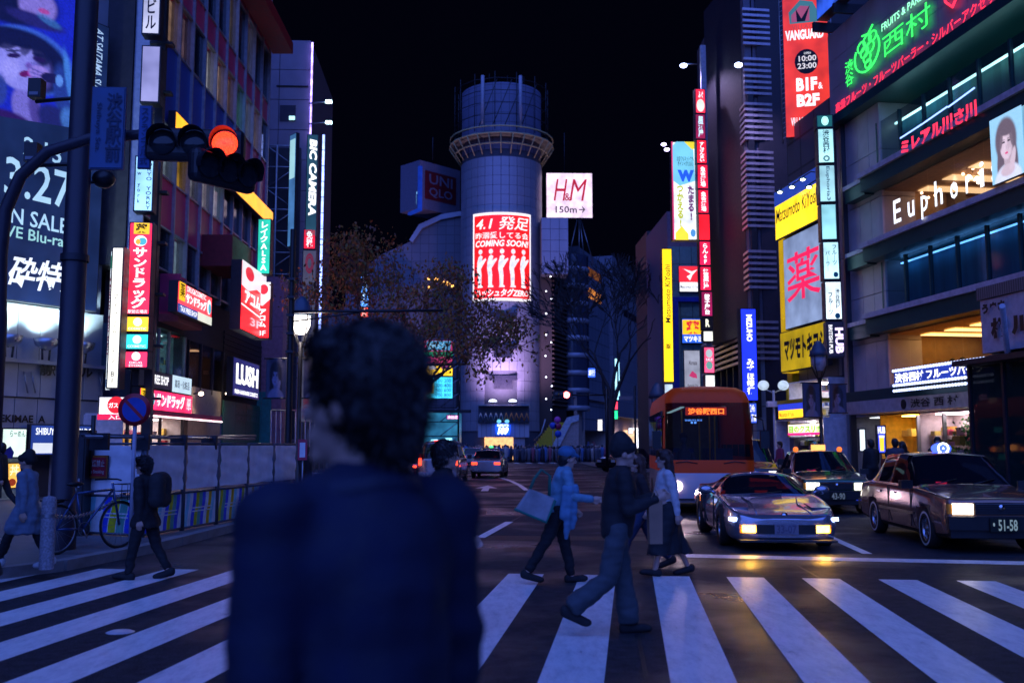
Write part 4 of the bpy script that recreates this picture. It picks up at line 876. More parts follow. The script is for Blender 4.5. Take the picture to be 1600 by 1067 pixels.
sign('camera_store_sign', 'tall vertical electronics sign with white BIC CAMERA letters and blue edge light', fK, fK.rect(479, 214, 372, 497), 0, .5, (.03, .12, .18), .45, texts=[('BIC CAMERA', .25, .05, .9, .8, (.95, .95, 1), 1.6, dict(rot=-90, bold=.04, shear=.15))])
sign('tax_free_red_sign', 'small red vertical tax free sign under the BIC CAMERA letters', fK, fK.rect(475, 361, 392, 494), 0, .5, (.7, .01, .03), .8, texts=[('免税', .25, .1, .75, .9, W_, 1.2, dict(vert=True, bold=.02))])
sign('dim_mall_sign', 'dim grey vertical sign with round logo under the red tax free sign', fK, fK.rect(471, 393, 660, 493), 0, .5, (.12, .12, .2), .5, texts=[('◎', .2, .02, .8, .14, (.35, .02, .06), .4), ('都市美容店', .2, .2, .8, .56, (.05, .06, .25), .2, dict(vert=True)), ('きらら薬局', .25, .62, .75, .98, (.3, .02, .05), .3, dict(vert=True))])
u, zz0 = fK.hit(495, 662); zz1 = fK.hit(495, 215)[1]
for dx, lab in ((0, 'bright blue LED edge line down the electronics sign'),):
    q = fK.root('led_edge_light', lab, 'light strip', u, .55, zz0)
    for k in range(18): MB().box(.02, .14, -.08, 0, k * (zz1 - zz0) / 18 + .03, (k + 1) * (zz1 - zz0) / 18 - .03).build('led_segment', emat((.25, .35, 1), 3.2, .3, 4), q)
fK2 = Fr.front(466, 52, -50)
sign('side_display', 'narrow blue side display panel left of the BIC CAMERA sign', fK2, fK2.rect(464, 216, 388, 474), .3, .2, (.08, .25, .6), .6, shapes=[([(.1, .05), (.9, .05), (.9, .4), (.1, .4)], (.4, .75, .85), .8)])
fp = Fr.front(414, 47, 2)
t = fp.root('pink_wall', 'plain dusky pink wall beside the red loan sign', 'wall')
a, b, c, d = fp.rect(404, 432, 690, 441)
for i in range(4): MB().box(a, b, 0, 1, d * i / 4 + .01, d * (i + 1) / 4 - .01).build('panel', mat('dusky_pink', (.42, .2, .27), .6), t)
t = fp.root('teal_hoarding', 'bright teal site hoarding left of the lamp posts', 'hoarding')
a, b, c, d = fp.rect(393, 612, 690, 424, 1)
for i in range(2): MB().box(a + (b - a) * i / 2 + .01, a + (b - a) * (i + 1) / 2 - .01, -1.06, -1, .13, d).build('panel', mat('teal_hoarding', (.02, .26, .26), .4), t)
t = Fr.front(425, 40, 4).root('site_gate', 'grey barred metal gate behind the two lamp posts', 'gate')
fq = Fr.front(425, 40, 4); a, b, c, d = fq.rect(423, 641, 735, 530)
for i in range(15): MB().tube([(a + i * (b - a) / 14, 0, .13), (a + i * (b - a) / 14, 0, d)], .035, 5).build('bar', STEEL, t)
for zz in (.5, d): MB().tube([(a, 0, zz), (b, 0, zz)], .04, 5).build('rail', STEEL, t)
# ------------------------------------------------------------------ right: fruit parlour building with neon
fN = Fr.wall(1324, 35.2, 575, False)
nz_ = lambda px, py: fN.hit(px, py)[1]; nu = lambda px, py=400, off=0: fN.hit(px, py, off)[0]
rN = fN.root('fruit_parlour_building', 'grey tiled corner building with neon fascia and teal window bands at right', 'building')
uE = nu(1383, 420); UR = nu(1720, 420)
TILE = mat('grey_tile', (.55, .48, .50), .5, .1, var=.14, scale=1.5, bump=.15, bscale=30)
FASC = mat('fascia_panel', (.42, .37, .42), .45, .15, var=.12, scale=1)
TEALB = mat('teal_band', (.012, .07, .075), .35, .2)
LEDGE = mat('pale_ledge', (.55, .5, .58), .45)
zf0, zf1 = nz_(1303, 206), nz_(1303, 57)
MB().box(0, UR, 4.9, 14, 0, zf1 + 10).build('core', mat('dark_wall', (.06, .06, .08), .6), rN)
zw0 = nz_(1340, 612)
cols = lin(0, uE, 4); rws = lin(zw0, zf0, 6)
for a, b in zip(cols, cols[1:]):
    for c, d in zip(rws, rws[1:]): 
        MB().box(a + .012, b - .012, .0, 1.2, c + .012, d - .012).build('wall_tile', TILE, rN)
MB().box(-.02, 0, 0, 12, 0, zf0).build('flank_wall', TILE, rN)
fcol = lin(0, UR, 9)
for a, b in zip(fcol, fcol[1:]):
    for c, d in zip(lin(zf0 + .35, zf1, 3), lin(zf0 + .35, zf1, 3)[1:]): MB().box(a + .008, b - .008, -.2, 1.2, c + .008, d - .008).build('fascia_panel', FASC, rN)
MB().box(-.05, UR, -.4, 4.9, zf0, zf0 + .34).build('fascia_ledge', TEALB, rN)
Z = {}
for k, (t_, b_) in dict(r1=(182, 262), l1=(263, 292), r2=(294, 372), l2=(376, 405), r3=(407, 487), l3=(489, 521), r4=(523, 600)).items(): Z[k] = (nz_(1386, b_), nz_(1386, t_))
for k in ('l1', 'l2', 'l3'):
    a, b = Z[k]
    MB().box(uE - .5, UR, -.5, 4.9, a, b - .16).build('spandrel_band', TEALB, rN); MB().box(uE - .55, UR, -.6, 1.2, b - .155, b + .02).build('ledge', LEDGE, rN)
    MB().box(uE - 1.9, uE - .52, -.35, .0, a - .05, a + .4).build('stub_balcony', TEALB, rN); MB().box(uE - 1.95, uE - .52, -.4, .0, a + .41, a + .55).build('stub_ledge', LEDGE, rN)
bays = lin(uE - .2, UR, 7)
def curtain(c): return mat('curtain_%.2f_%.2f' % c[:2], c, .7, var=.35, scale=3, streak=.05)
ct = [(.06, .27, .4), (.06, .3, .42), (.08, .32, .42), (.12, .32, .32), (.16, .38, .36), (.15, .36, .36), (.12, .3, .3)]
for i in range(7):
    MB().box(bays[i], bays[i + 1], .75, .85, *Z['r1']).build('curtain', curtain(ct[i]), rN)
    MB().box(bays[i], bays[i + 1], .75, .8, *Z['r3']).build('curtain', curtain((.05, .26, .46) if i % 2 else (.06, .32, .52)), rN)
TGL = glass('teal_window', (.01, .05, .07), .35)
MB().box(uE - .15, uE - .1, .0, 4.9, zw0, zf0).build('inner_wall', TILE, rN)
for k in ('r1', 'r3'): panes(fN, rN, bays, *Z[k], TGL, .05, TEALB, .08)
a, b = Z['r1']; MB().box(bays[0] + .3, UR, .5, .56, b - .12, b - .06).build('strip_light', emat((.35, .75, .8), 5, .3), rN)
a, b = Z['r3']; MB().box(bays[0] + .3, UR, .5, .56, b - .1, b - .06).build('strip_light', emat((.1, .35, .9), 5, .3), rN)
GL2 = glass('clear_window', (.03, .03, .03), .14)
interior(fN, rN, uE - .1, UR, *Z['r2'], 4.5, (.4, .24, .13), (1, .62, .3), 1.1, None, y0=.1)
interior(fN, rN, uE - .1, nu(1545, 560), *Z['r4'], 4, (.6, .34, .1), (1, .6, .2), 3, None, y0=.1)
panes(fN, rN, bays, *Z['r2'], GL2, .05, None); panes(fN, rN, bays, *Z['r4'], GL2, .05, None)
for i, (px, py, s) in enumerate(((1448, 296, .34), (1520, 270, .28))):
    u, zz = fN.hit(px, py, -1.6)
    q = fN.root('chandelier', 'round globe chandelier in the left part of the Euphoria window' if i == 0 else 'smaller chandelier near the woman poster in the Euphoria window', 'chandelier', u, -1.6, zz, 'chandeliers in the Euphoria window')
    MB().tube([(0, 0, 0), (0, 0, Z['r2'][1] - zz)], .015, 5).build('rod', DKMETAL, q)
    for k in range(14):
        a1_ = k * 2.4; a2_ = math.acos(1 - 2 * (k + .5) / 14); MB().ell((s * math.sin(a2_) * math.cos(a1_), s * math.sin(a2_) * math.sin(a1_), s * math.cos(a2_)), (.05,) * 3, 7, 5).build('bulb', emat((1, .6, .35), 5, 0), q)
for i, px in enumerate((1500, 1523, 1534, 1555, 1570)):
    u, zz = fN.hit(px, 262 - i * 8, -2); MB().ell((u, 1.8 + .3 * (i % 2), Z['r2'][1] - .2), (.07,) * 3, 8, 6).build('downlight', emat((1, .7, .5), 9, 0), rN)
for px in (1467, 1490): u = nu(px, 320, -2.5); MB().box(u - .25, u + .25, 2.4, 2.8, *Z['r2']).build('column', mat('brown_column', (.12, .08, .06), .5), rN)
for i, px in enumerate((1442, 1489, 1505)):
    u = nu(px, 580, -1.5); q = fN.root('diner', ['diner silhouette behind the fruit parlour marquee, leftmost', 'middle diner head above the marquee', 'right diner head above the marquee'][i], 'person', u, -1.5, Z['r4'][0], 'diners upstairs')
    MB().ell((0, 0, .62), (.1, .11, .13), 10, 7).tube([(0, 0, 0), (0, 0, .3), (0, 0, .44), (0, 0, .52)], [.22, .2, .09, .06], 10).build('body', mat('dark_cloth', (.03, .025, .03), .8), q)
# woman poster beside the Euphoria window
rq = (nu(1556, 250, .6), nu(1700, 250, .6), nz_(1545, 310), nz_(1545, 226) + .25)
q = sign('fashion_poster', 'bright poster of a long haired woman right of the Euphoria lettering', fN, rq, .6, .1, (.3, .65, .85), .6, cat='poster')
soft_print('photo_print', 0, 1, 0, 1, (.35, .68, .85), woman((.80, .62, .66), (.16, .12, .15), (.75, .8, .9), (.75, .05, .2)), lambda x, y: (x * 1.35 * (rq[3] - rq[2]) * .55, -.13, (1 - y) * (rq[3] - rq[2])), q, .85, 60, 70, .05)
mb = MB(); t = fN.root('euphoria_lettering', 'white glowing letters spelling Euphoria on the upper window band', 'sign', nu(1399, 345, .62), .62, nz_(1399, 368))
w = nu(1546, 325, .62) - nu(1399, 345, .62); h = nz_(1399, 328) - nz_(1399, 368)
xw = 0
for ch, cw, lo, hi in (('E', .13, .12, 1), ('u', .11, .12, .7), ('p', .11, -.14, .7), ('h', .12, .12, 1), ('o', .11, .12, .7), ('r', .09, .12, .7), ('i', .06, .12, .95), ('a', .11, .12, .7)):
    m_ = MB(); put_text(m_, ch, xw * w * .97, (xw + cw * .72) * w * .97, lo * h, hi * h, -.05, bold=.01); m_.build('letter', emat((.8, .87, 1), 1.7, 0), t); xw += cw + .05
# neon on the fascia
GN, RN = emat((.04, .95, .12), 1.6, .1), emat((1, .03, .08), 1.7, .1)
def neon_tx(nm, lab, body, pxl, yt, yb, pxr, m, **kw):
    a, b, c, d = fN.rect(pxl, yt, yb, pxr, .25); q = fN.root(nm, lab, 'sign', a, .25, c)
    mb = MB(); put_text(mb, body, 0, b - a, 0, d - c, -.06, **kw); mb.build('tube_lettering', m, q); return q
neon_tx('neon_sign', 'green neon characters for the fruit shop name', '西村', 1382, 58, 93, 1459, GN, bold=.0)
neon_tx('neon_sign', 'green white neon line FRUITS & PARLOR', 'FRUITS & PARLOR', 1380, 39, 51, 1462, emat((.3, 1, .55), 1.7, .1), bold=.01)
neon_tx('neon_sign', 'small green neon place name left of the grapes', '渋\n谷', 1323, 99, 139, 1336, GN, bold=.01)
neon_tx('neon_sign', 'long red neon katakana line about fruits and accessories', '高級フルーツ・フルーツパーラー・シルバーアクセサリー', 1308, 163, 179, 1597, RN, bold=.015)
a, b, c, d = fN.rect(1338, 62, 124, 1376, .25); q = fN.root('neon_grapes', 'green neon grape bunch emblem on the fascia', 'sign', a, .25, c); w, h = b - a, d - c
def nring(cx, cy, rx, rz, a0_=0, a1_=360, n=18): return [(w * (cx + rx * math.cos(R(a0_ + (a1_ - a0_) * k / n))), -.06, h * (cy + rz * math.sin(R(a0_ + (a1_ - a0_) * k / n)))) for k in range(n + 1)]
for cx, cy, r0 in ((.3, .66, .16), (.55, .72, .16), (.78, .72, .15), (.42, .48, .16), (.66, .5, .16), (.52, .3, .15), (.55, .13, .12)): MB().tube(nring(cx, cy, r0, r0 * .8), .03, 5).build('grape_tube', GN, q)
MB().tube(nring(.52, .42, .52, .44, 150, 395), .035, 5).build('outline_tube', GN, q); MB().tube([(w * .35, -.06, h * .92), (w * .6, -.06, h * .86), (w * .8, -.06, h)], .035, 5).build('stem_tube', GN, q)
a, b, c, d = fN.rect(1478, -10, 22, 1504, .25); q = fN.root('neon_heart', 'red neon strawberry outline at the top edge', 'sign', a, .25, c); w, h = b - a, d - c
MB().tube([(0, -.06, h), (w * .1, -.06, h * .5), (w * .5, -.06, 0), (w * .9, -.06, h * .5), (w, -.06, h), (w * .5, -.06, h * .8), (0, -.06, h)], .04, 5).build('outline_tube', RN, q)
a, b, c, d = fN.rect(1410, 222, 246, 1532, .55); q = fN.root('red_letter_sign', 'red glowing letters standing on the teal window ledge', 'sign', a, .55, c)
mb = MB(); put_text(mb, 'ミレアル川さ川', 0, b - a, 0, d - c, -.05, bold=.05); mb.build('lettering', RN, q)
for k in range(3):
    x0_ = (b - a) * k / 3; MB().tube([(x0_, -.05, (d - c) * 1.25 + .05 * k), (x0_ + (b - a) * .32, -.05, (d - c) * 1.35 + .08 * k)], .025, 5).build('blue_tube', emat((.25, .4, 1), 2.4, 0), q)
# LED screen above
a, b, c, d = fN.rect(1290, -120, 52, 1385, .3)
sign('led_screen', 'blue LED screen above the neon fascia at the top edge', fN, (a, UR, zf1 + .5, d), .3, .4, (.02, .07, .5), .9, var=.7)
for i in range(7): MB().box(a + i * 1.6, a + i * 1.6 + .12, -.9, .3, zf1 + .05, zf1 + .4).build('screen_bracket', DKMETAL, rN)
# marquee, canopy, shop
a, b, c, d = fN.rectr(1408, 1532, 578, 606, 1.2)
a, b, c, d = fN.rect(1409, 577, 606, 1570, 1.2)
sign('bulb_marquee', 'blue marquee with rows of bulbs and white fruit parlour lettering', fN, (a, b, c, d), 1.2, .25, (.02, .05, .45), .7, texts=[('渋谷西村 フルーツパーラー', .02, .26, .98, .76, (.95, .97, 1), 1.9, dict(bold=.03))])
q = bpy.data.objects['bulb_marquee']; bm_ = MB().ell((0, 0, 0), (.045,) * 3, 6, 4).mesh('bulb', emat((.5, .6, 1), 2.4, 0))
for k in range(34):
    for zz in (.06, d - c - .06, -.1):
        o = link('bulb', bm_, q); o.location = ((b - a) * (k + .5) / 34, -.3, zz)
zc0, zc1 = nz_(1330, 650), nz_(1330, 617)
MB().box(nu(1318, 630, .9), nu(1560, 630, .9), -.9, 1.2, zc0 + .42, zc1).build('canopy_top', TEALB, rN)
MB().box(nu(1318, 630, .9), nu(1560, 630, .9), -.95, 1.2, zc0, zc0 + .41).build('canopy_fascia', mat('canopy_pale', (.46, .42, .46), .5), rN)
u0 = nu(1406, 635, 1); mb = MB(); put_text(mb, '渋谷 西 村', nu(1421, 635, 1), nu(1496, 630, 1), zc0 + .08, zc0 + .34, -.97, bold=.02); mb.build('lettering', BLACK, rN)
MB().prism(circ(u0 + .15, zc0 + .2, .13, .15, 12), -.98, -.95).build('logo', BLACK, rN)
us0, us1, us2, us3 = nu(1337, 690), nu(1375, 690), nu(1437, 690), nu(1525, 690)
interior(fN, rN, us0, us1, .13, zc0 - .05, 1.1, (.3, .28, .32), (.9, .95, 1), 2, None, y0=.02)
interior(fN, rN, us1 + .05, us2, .13, zc0 - .05, 1.15, (.75, .45, .08), (1, .7, .2), 12, [(.7, .4, .1), (.8, .6, .3)], 12, y0=.02)
interior(fN, rN, us2 + .05, us3, .13, zc0 - .05, 1.15, (.6, .5, .55), (1, .85, .9), 13, [(.8, .15, .25), (.9, .5, .6), (.9, .85, .9), (.7, .5, .1), (.2, .4, .1)], 160, y0=.02)
panes(fN, rN, lin(us2 + .05, us3, 2), .4, zc0 - .1, GL2, -.05, STEEL, .06)
q = fN.root('plant_wall', 'tall bushy green plant column inside the bright shop window', 'plant', nu(1503, 690), -.4, .13)
mb = MB(); lr = random.Random(3)
for k in range(900):
    c_ = Vector((lr.gauss(0, .32), lr.uniform(-.25, .25), lr.uniform(.3, 2.3))); s = lr.uniform(.03, .08); e_ = Euler((lr.uniform(0, 6), lr.uniform(0, 6), lr.uniform(0, 6))).to_matrix()
    mb.add([c_ + e_ @ Vector(v) for v in ((-s, 0, 0), (0, -s * .6, 0), (s, 0, 0), (0, s * .6, 0))], [(0, 1, 2, 3)])
mb.build('foliage', mat('leaf_green', (.05, .22, .06), .5), q)['kind'] = 'stuff'; MB().tube([(0, 0, 0), (.05, 0, 1.2), (0, 0, 2.2)], .05, 6).build('stem', mat('bark', (.06, .04, .03), .8), q)
fs = Fr.front(1376, 29, -4)
sign('pub_standing_sign', 'blue and yellow pub sign panel with beer glass beside the shop people', fs, fs.rect(1368, 664, 709, 1383), 0, .12, (.03, .06, .7), .9, texts=[('HUB', .12, .06, .88, .3, W_, 1.6, dict(bold=.03))], shapes=[([(.25, .4), (.75, .4), (.7, .9), (.3, .9)], (1, .65, .05), 1.2), ([(.22, .36), (.78, .36), (.78, .44), (.22, .44)], (.95, .9, .8), 1.3)])
sign('window_poster', 'white lit notice panel at the left end of the fruit shop', fs, fs.rect(1340, 669, 706, 1352), 0, .1, (.75, .85, .9), 1.1)
# ---- stacked vertical sign at the far corner
fV = Fr.front(1290, 34.6, -6)
VS = lambda y0, y1, x0, x1: fV.rect(x0, y0, y1, x1)
sign('parlour_sign', 'dark teal top panel with grape emblem on the corner sign stack', fV, VS(187, 207, 1271, 1297), 0, .5, (.01, .12, .13), .7, texts=[('◉', .3, .15, .72, .85, (.4, .95, .9), 1.4)])
sign('parlour_sign', 'pale cyan vertical panel with fruit shop name on the corner stack', fV, VS(208, 262, 1273, 1299), 0, .5, (.4, .8, .85), 1., texts=[('渋谷西村', .3, .05, .72, .72, (.02, .2, .2), 0, dict(vert=True, bold=.02)), ('◎', .3, .78, .7, .95, (.02, .2, .2), 0)])
sign('parlour_sign', 'pale cyan panel with thin Euphoria lettering on the corner stack', fV, VS(264, 322, 1275, 1301), 0, .5, (.38, .72, .8), .8, texts=[('Euphoria3', .4, .05, .66, .95, (.1, .3, .35), 0, dict(rot=-90))])
sign('parlour_sign', 'empty pale cyan panel in the middle of the corner stack', fV, VS(324, 380, 1278, 1303), 0, .5, (.3, .7, .78), .9)
sign('parlour_sign', 'cyan panel with parlour katakana and 2F mark on the corner stack', fV, VS(382, 441, 1281, 1307), 0, .5, (.5, .85, .92), 1.05, texts=[('フルーツ', .56, .1, .84, .62, (.02, .25, .25), 0, dict(vert=True, bold=.02)), ('パーラー', .16, .25, .42, .78, (.02, .25, .25), 0, dict(vert=True, bold=.01)), ('●', .6, .8, .88, .94, (.02, .3, .3), 0)])
sign('parlour_sign', 'white panel with fruit katakana and 1F mark on the corner stack', fV, VS(443, 503, 1284, 1311), 0, .5, (.75, .9, .95), 1.1, texts=[('渋谷西村', .6, .2, .86, .72, (.02, .25, .25), 0, dict(vert=True, bold=.02)), ('フルーツ', .2, .3, .46, .86, (.02, .25, .25), 0, dict(vert=True, bold=.03)), ('●', .55, .82, .85, .97, (.02, .3, .3), 0)])
sign('pub_sign', 'black vertical pub sign with white and purple HUB letters', fV, VS(505, 560, 1287, 1314), 0, .5, (.01, .01, .04), .5, texts=[('HUB', .48, .18, .95, .9, (.75, .6, 1), 1.6, dict(rot=-90, bold=.05)), ('BRITISH PUB', .12, .1, .34, .9, W_, 1.2, dict(rot=-90, bold=.02))])
t = fV.root('sign_spine', 'dark spine post behind the corner sign stack', 'mast', 1.0, -.05); MB().box(-.1, .1, 0, .2, 0, 15).build('post', DKMETAL, t)
for k in range(6): MB().box(-.1, .9, .02, .1, 4 + k * 1.9, 4.08 + k * 1.9).build('bracket', DKMETAL, t)

# ------------------------------------------------------------------ yellow drugstore tower next along
fY = Fr.wall(1233, 40.6, 575, False)
yz = lambda px, py: fY.hit(px, py)[1]; yu = lambda px, py=450, off=0: fY.hit(px, py, off)[0]
rY = fY.root('yellow_drugstore', 'narrow yellow drugstore front with giant red medicine character', 'building')
UY = yu(1299)
YELW = mat('yellow_panel', (.62, .42, .01), .4, var=.12, scale=1)
zy = lambda py: yz(1222, py)
DKT = gridmat('dark_tile', (.14, .13, .15), (.05, .05, .06), 1.3, 1.3, .05)
MB().box(0, UY, .3, 10, zy(612) + .35, zy(200)).build('core', DKT, rY); MB().box(0, UY, 2.6, 10, 0, zy(612) + .3).build('core', DKT, rY)
MB().box(0, yu(1240, 640) - .05, .0, 2.6, 0, zy(642)).build('corner_pier', DKT, rY)
for c, d in zip(lin(zy(585), zy(375), 5), lin(zy(585), zy(375), 5)[1:]):
    MB().box(0, .5, -.2, .3, c + .01, d - .01).build('yellow_panel', emat((.9, .55, .01), .5, .15), rY)
MB().box(0, yu(1240, 640) - .05, 0, .3, zy(642), zy(586)).build('yellow_panel', YELW, rY)
sign('drugstore_top_sign', 'blue and yellow lit sign band with slanting Matsumoto KiYoshi letters', fY, (0, UY, zy(378), zy(302)), .02, .3, (1, .66, .02), .95, texts=[('Matsumoto KiYoshi', .04, .38, 1.0, .66, (.02, .02, .05), 0, dict(shear=.15, bold=.01))], shapes=[([(0, 0), (1, 0), (1, .3), (0, .3)], (.03, .08, .55), .6)])
sign('medicine_sign', 'pale panel with giant red medicine character on the yellow front', fY, (.5, UY, zy(520), zy(380)), .02, .2, (.34, .45, .75), .6, texts=[('薬', .08, .2, .9, .72, (.95, .02, .12), .95, dict(bold=.008)), ('薬', .2, .26, .87, .69, (.45, .02, .1), .2, dict(bold=.02))][:1])
sign('kana_sign', 'yellow panel with black brush katakana of the drugstore', fY, (.0, UY, zy(584), zy(522)), .05, .2, (.75, .5, .01), .5, texts=[('マツモトキヨシ', .1, .18, .98, .75, (.01, .01, .03), 0, dict(bold=.05, shear=.1))])
a, b, c, d = .9, UY - .05, zy(655) + .9, zy(598)
interior(fY, rY, yu(1243, 640), UY, zy(612) - .2 - 1.7, zy(612) + .25, 2.0, (.75, .72, .78), (.95, .95, 1), 8, [(.8, .2, .3), (.3, .4, .8), (.9, .9, .9), (.9, .7, .2)], 80, y0=-.25)
MB().box(yu(1240, 640), yu(1243, 640) - .02, -.3, .3, zy(612) - 1.9, zy(612) + .3).build('window_frame', YELW, rY)
sign('drugstore_fascia', 'yellow and blue fascia over the bright drugstore shop', fY, (yu(1228, 655, .8), UY + .3, zy(658), zy(636)), .8, .3, (1, .48, .02), 1.1, texts=[('Matsumoto KiYoshi', .05, .52, .5, .85, (.3, .1, .02), 0, dict(bold=.01))], shapes=[([(0, 0), (1, 0), (1, .4), (0, .4)], (.03, .06, .75), .8)])
MB().box(yu(1226, 650, .8), UY + .3, -1.1, 0, zy(636) + .02, zy(636) + .15).build('canopy', YELW, rY)
interior(fY, rY, yu(1234, 690), UY + .2, .13, zy(659), 2.4, (.9, .85, .9), (1, .92, 1), 24, [(.05, .3, .8), (.9, .2, .4), (.9, .8, .1), (.9, .9, .95), (.3, .7, .9), (.8, .3, .1)], 220, y0=-.6)
sign('sale_banner', 'neon bright sale banner with green letters inside the drugstore', fY, (yu(1249, 670, .2), yu(1303, 670, .2), zy(681), zy(664)), .62, .05, (1, .8, .6), 1.3, texts=[('目のクスリ!!', .05, .2, .95, .8, (.25, .75, .02), .9, dict(bold=.05))], shapes=[([(0, .8), (1, .8), (1, 1), (0, 1)], (1, .02, .3), 1.)])
# red banner hung in front
fR = Fr.front(1226, 40.2, -14)
r = fR.rect(1226, -10, 217, 1296)
r = (fR.hit(1222, 20)[0], fR.hit(1294, 60)[0], fR.hit(1229, 217)[1], fR.hit(1222, -10)[1])
sign('bookshop_banner', 'large red bookshop banner reading VANGUARD 10:00 23:00 B1F & B2F', fR, r, 0, .12, (1, .05, .025), .72, rim=.02, cat='banner', texts=[
    ('VANGUARD', .05, .275, .9, .345, W_, .95, dict(bold=.05)), ('VILLAGE', .2, .24, .75, .272, (.8, .1, .1), .5), ('OPEN', .45, .432, .6, .447, W_, .8), ('10:00\n23:00', .3, .455, .72, .545, (.8, .75, .8), .9, dict(bold=.02)), ('B1F', .26, .605, .72, .695, W_, 1.1, dict(bold=.05)), ('&', .74, .645, .84, .69, W_, 1.), ('B2F', .26, .715, .76, .80, W_, 1.1, dict(bold=.05)), ('VILLAGE VANGUARD', .12, .87, .95, .925, W_, .9, dict(bold=.03))],
    shapes=[(circ(.5, .495, .26, .085), (.012, .01, .015), 0), ([(.14, .15), (.4, .07), (.68, .09), (.82, .18), (.8, .23), (.16, .23)], (.08, .3, .36), .5), ([(.2, .17), (.4, .11), (.6, .12), (.6, .22), (.2, .22)], (.6, .12, .25), .5), ([(.3, .13), (.42, .2), (.62, .11), (.5, .22), (.32, .22)], (.02, .02, .02), 0)])
for s in (0, 1):
    q = fR.root('banner_rail', 'left lacing rail of the red bookshop banner' if s == 0 else 'right lacing rail of the red bookshop banner', 'rail', r[0] - .12 if s == 0 else r[1] + .12, 0, r[2], 'lacing rails of the banner'); hh = r[3] - r[2]
    MB().tube([(0, 0, -.2), (0, 0, hh)], .03, 5).build('rail', STEEL, q)
    for k in range(30): MB().tube([(0, -.04, k * hh / 30), ((.14 if s == 0 else -.14), -.04, k * hh / 30 + .08)], .012, 4).build('lace', WHITEP, q)
for i, (px, py) in enumerate(((1224, 300), (1243, 292), (1260, 280), (1270, 292))):
    u, zz = fY.hit(px, py, .7); q = fY.root('sign_lamp', 'arm lamp number %s from the left above the yellow drugstore sign' % ('one', 'two', 'three', 'four')[i], 'lamp', u, .35, zz, 'arm lamps over the drugstore sign')
    MB().tube([(0, .3, .25), (0, -.15, .3), (0, -.5, .08)], .025, 5).build('arm', DKMETAL, q); MB().lathe([(.02, .1), (.16, 0), (.14, -.02), (0, .02)], 12, Matrix.Translation((0, -.5, 0))).build('shade', mat('green_shade', (.03, .2, .2), .4), q)
    MB().ell((0, -.5, -.03), (.09, .09, .05), 8, 5).build('bulb', emat((.8, .9, 1), 8, 0), q)
# ------------------------------------------------------------------ dark louvred office corner
f2 = Fr.wall(1102, 59.5, 780, False); f2f = Fr(f2.pt(f2.hit(1180, 697)[0], 0), R(8))
r2 = f2.root('louvred_building', 'dark office corner wrapped in horizontal metal louvres with bank sign', 'building')
U2 = f2.hit(1180, 697)[0]; z2 = lambda py: f2f.hit(1168, py)[1]
LOU = mat('louvre_metal', (.6, .52, .6), .35, .4, var=.15)
RIB = gridmat('ribbed_wall', (.20, .16, .19), (.08, .07, .09), .35, 40, .08)
MB().box(0, U2 - .05, .6, 9, 0, z2(-60)).build('core', mat('core_dark', (.035, .03, .045), .6), r2)
MB().box(0, U2 * .93, .0, .6, z2(130), z2(-60)).build('ribbed_wall', RIB, r2)
mlou = MB().box(0, U2 + .1, -.12, .0, 0, .13).mesh('louvre', LOU)
wf = f2f.hit(1226, 300)[0]
mlf = MB().box(-.1, wf, -.12, .0, 0, .13).mesh('louvre', LOU)
for base_ in (505, 395, 300, 240, 165, 95, 18):
    for k in range(7):
        zz = z2(base_) - k * .3
        if base_ > 130: o = link('louvre', mlou, r2); o.location = (0, 0, zz)
        o = link('louvre', mlf, r2); o.rotation_euler = (0, 0, f2f.a - f2.a); o.location = (U2, -.02, zz)
for k in range(9):
    u = U2 * k / 8; MB().box(u - .07, u + .07, .05, .35, 3, z2(130)).build('column', DKMETAL, r2)
for k in range(7):                                     # slanting mesh braces behind the louvres
    MB().tube([(U2 * k / 7, .2, 4 + (k % 3) * 2), (U2 * min(1, (k + 2) / 7), .2, 11 + (k % 3) * 2)], .06, 5).build('brace', DKMETAL, r2)
q = f2f.root('bank_building', 'recessed dark front with pale tiled ground floor and one amber lit window', 'building')
MB().box(0, wf, .5, 6, z2(520), z2(-60)).build('wall', mat('core_dark', (.035, .03, .045), .6), q)
for k, px in enumerate((1170, 1183)): u = f2f.hit(px, 300)[0]; MB().box(u, u + .35, .1, .5, z2(520), z2(-60)).build('pier', mat('pier_grey', (.16, .15, .2), .6), q)
for i, (px0, y0, px1, y1, c, e) in enumerate(((1196, 134, 1215, 164, (1, .35, .03), .75), (1205, 375, 1222, 420, (.75, .6, .05), .5), (1210, 470, 1224, 505, (.7, .05, .1), .5), (1176, 498, 1195, 507, (.9, .7, .05), 1.), (1186, 150, 1195, 164, (.4, .15, .03), .3))):
    a, b, c_, d = f2f.rect(px0, y0, y1, px1); MB().box(a, b, .35, .48, c_, d).build('lit_window', emat(c, e, .3, 3), q)
WT = mat('bank_tile', (.34, .38, .42), .45, var=.12, scale=2)
a, b = f2f.hit(1180, 600)[0], f2f.hit(1238, 600)[0]
for i in range(3):
    for j, (c, d) in enumerate(zip(lin(0, z2(522), 6), lin(0, z2(522), 6)[1:])): MB().box(a + (b - a) * i / 3 + .02, a + (b - a) * (i + 1) / 3 - .02, .0, .45, c + .02, d - .02).build('wall_tile', WT, q)
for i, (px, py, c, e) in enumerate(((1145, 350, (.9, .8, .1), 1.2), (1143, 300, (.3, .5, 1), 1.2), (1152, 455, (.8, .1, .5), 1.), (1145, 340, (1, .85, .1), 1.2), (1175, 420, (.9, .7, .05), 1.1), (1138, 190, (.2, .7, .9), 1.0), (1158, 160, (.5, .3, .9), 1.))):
    u, zz = f2.hit(px, py, -.3); MB().box(u - .25, u + .1, .25, .3, zz - .7, zz + .9).build('painted_reflection', emat(c, e, .8, 6), r2)  # glowing panels painted in as reflections of coloured screens
fM_ = Fr.front(1163, 46, 4)
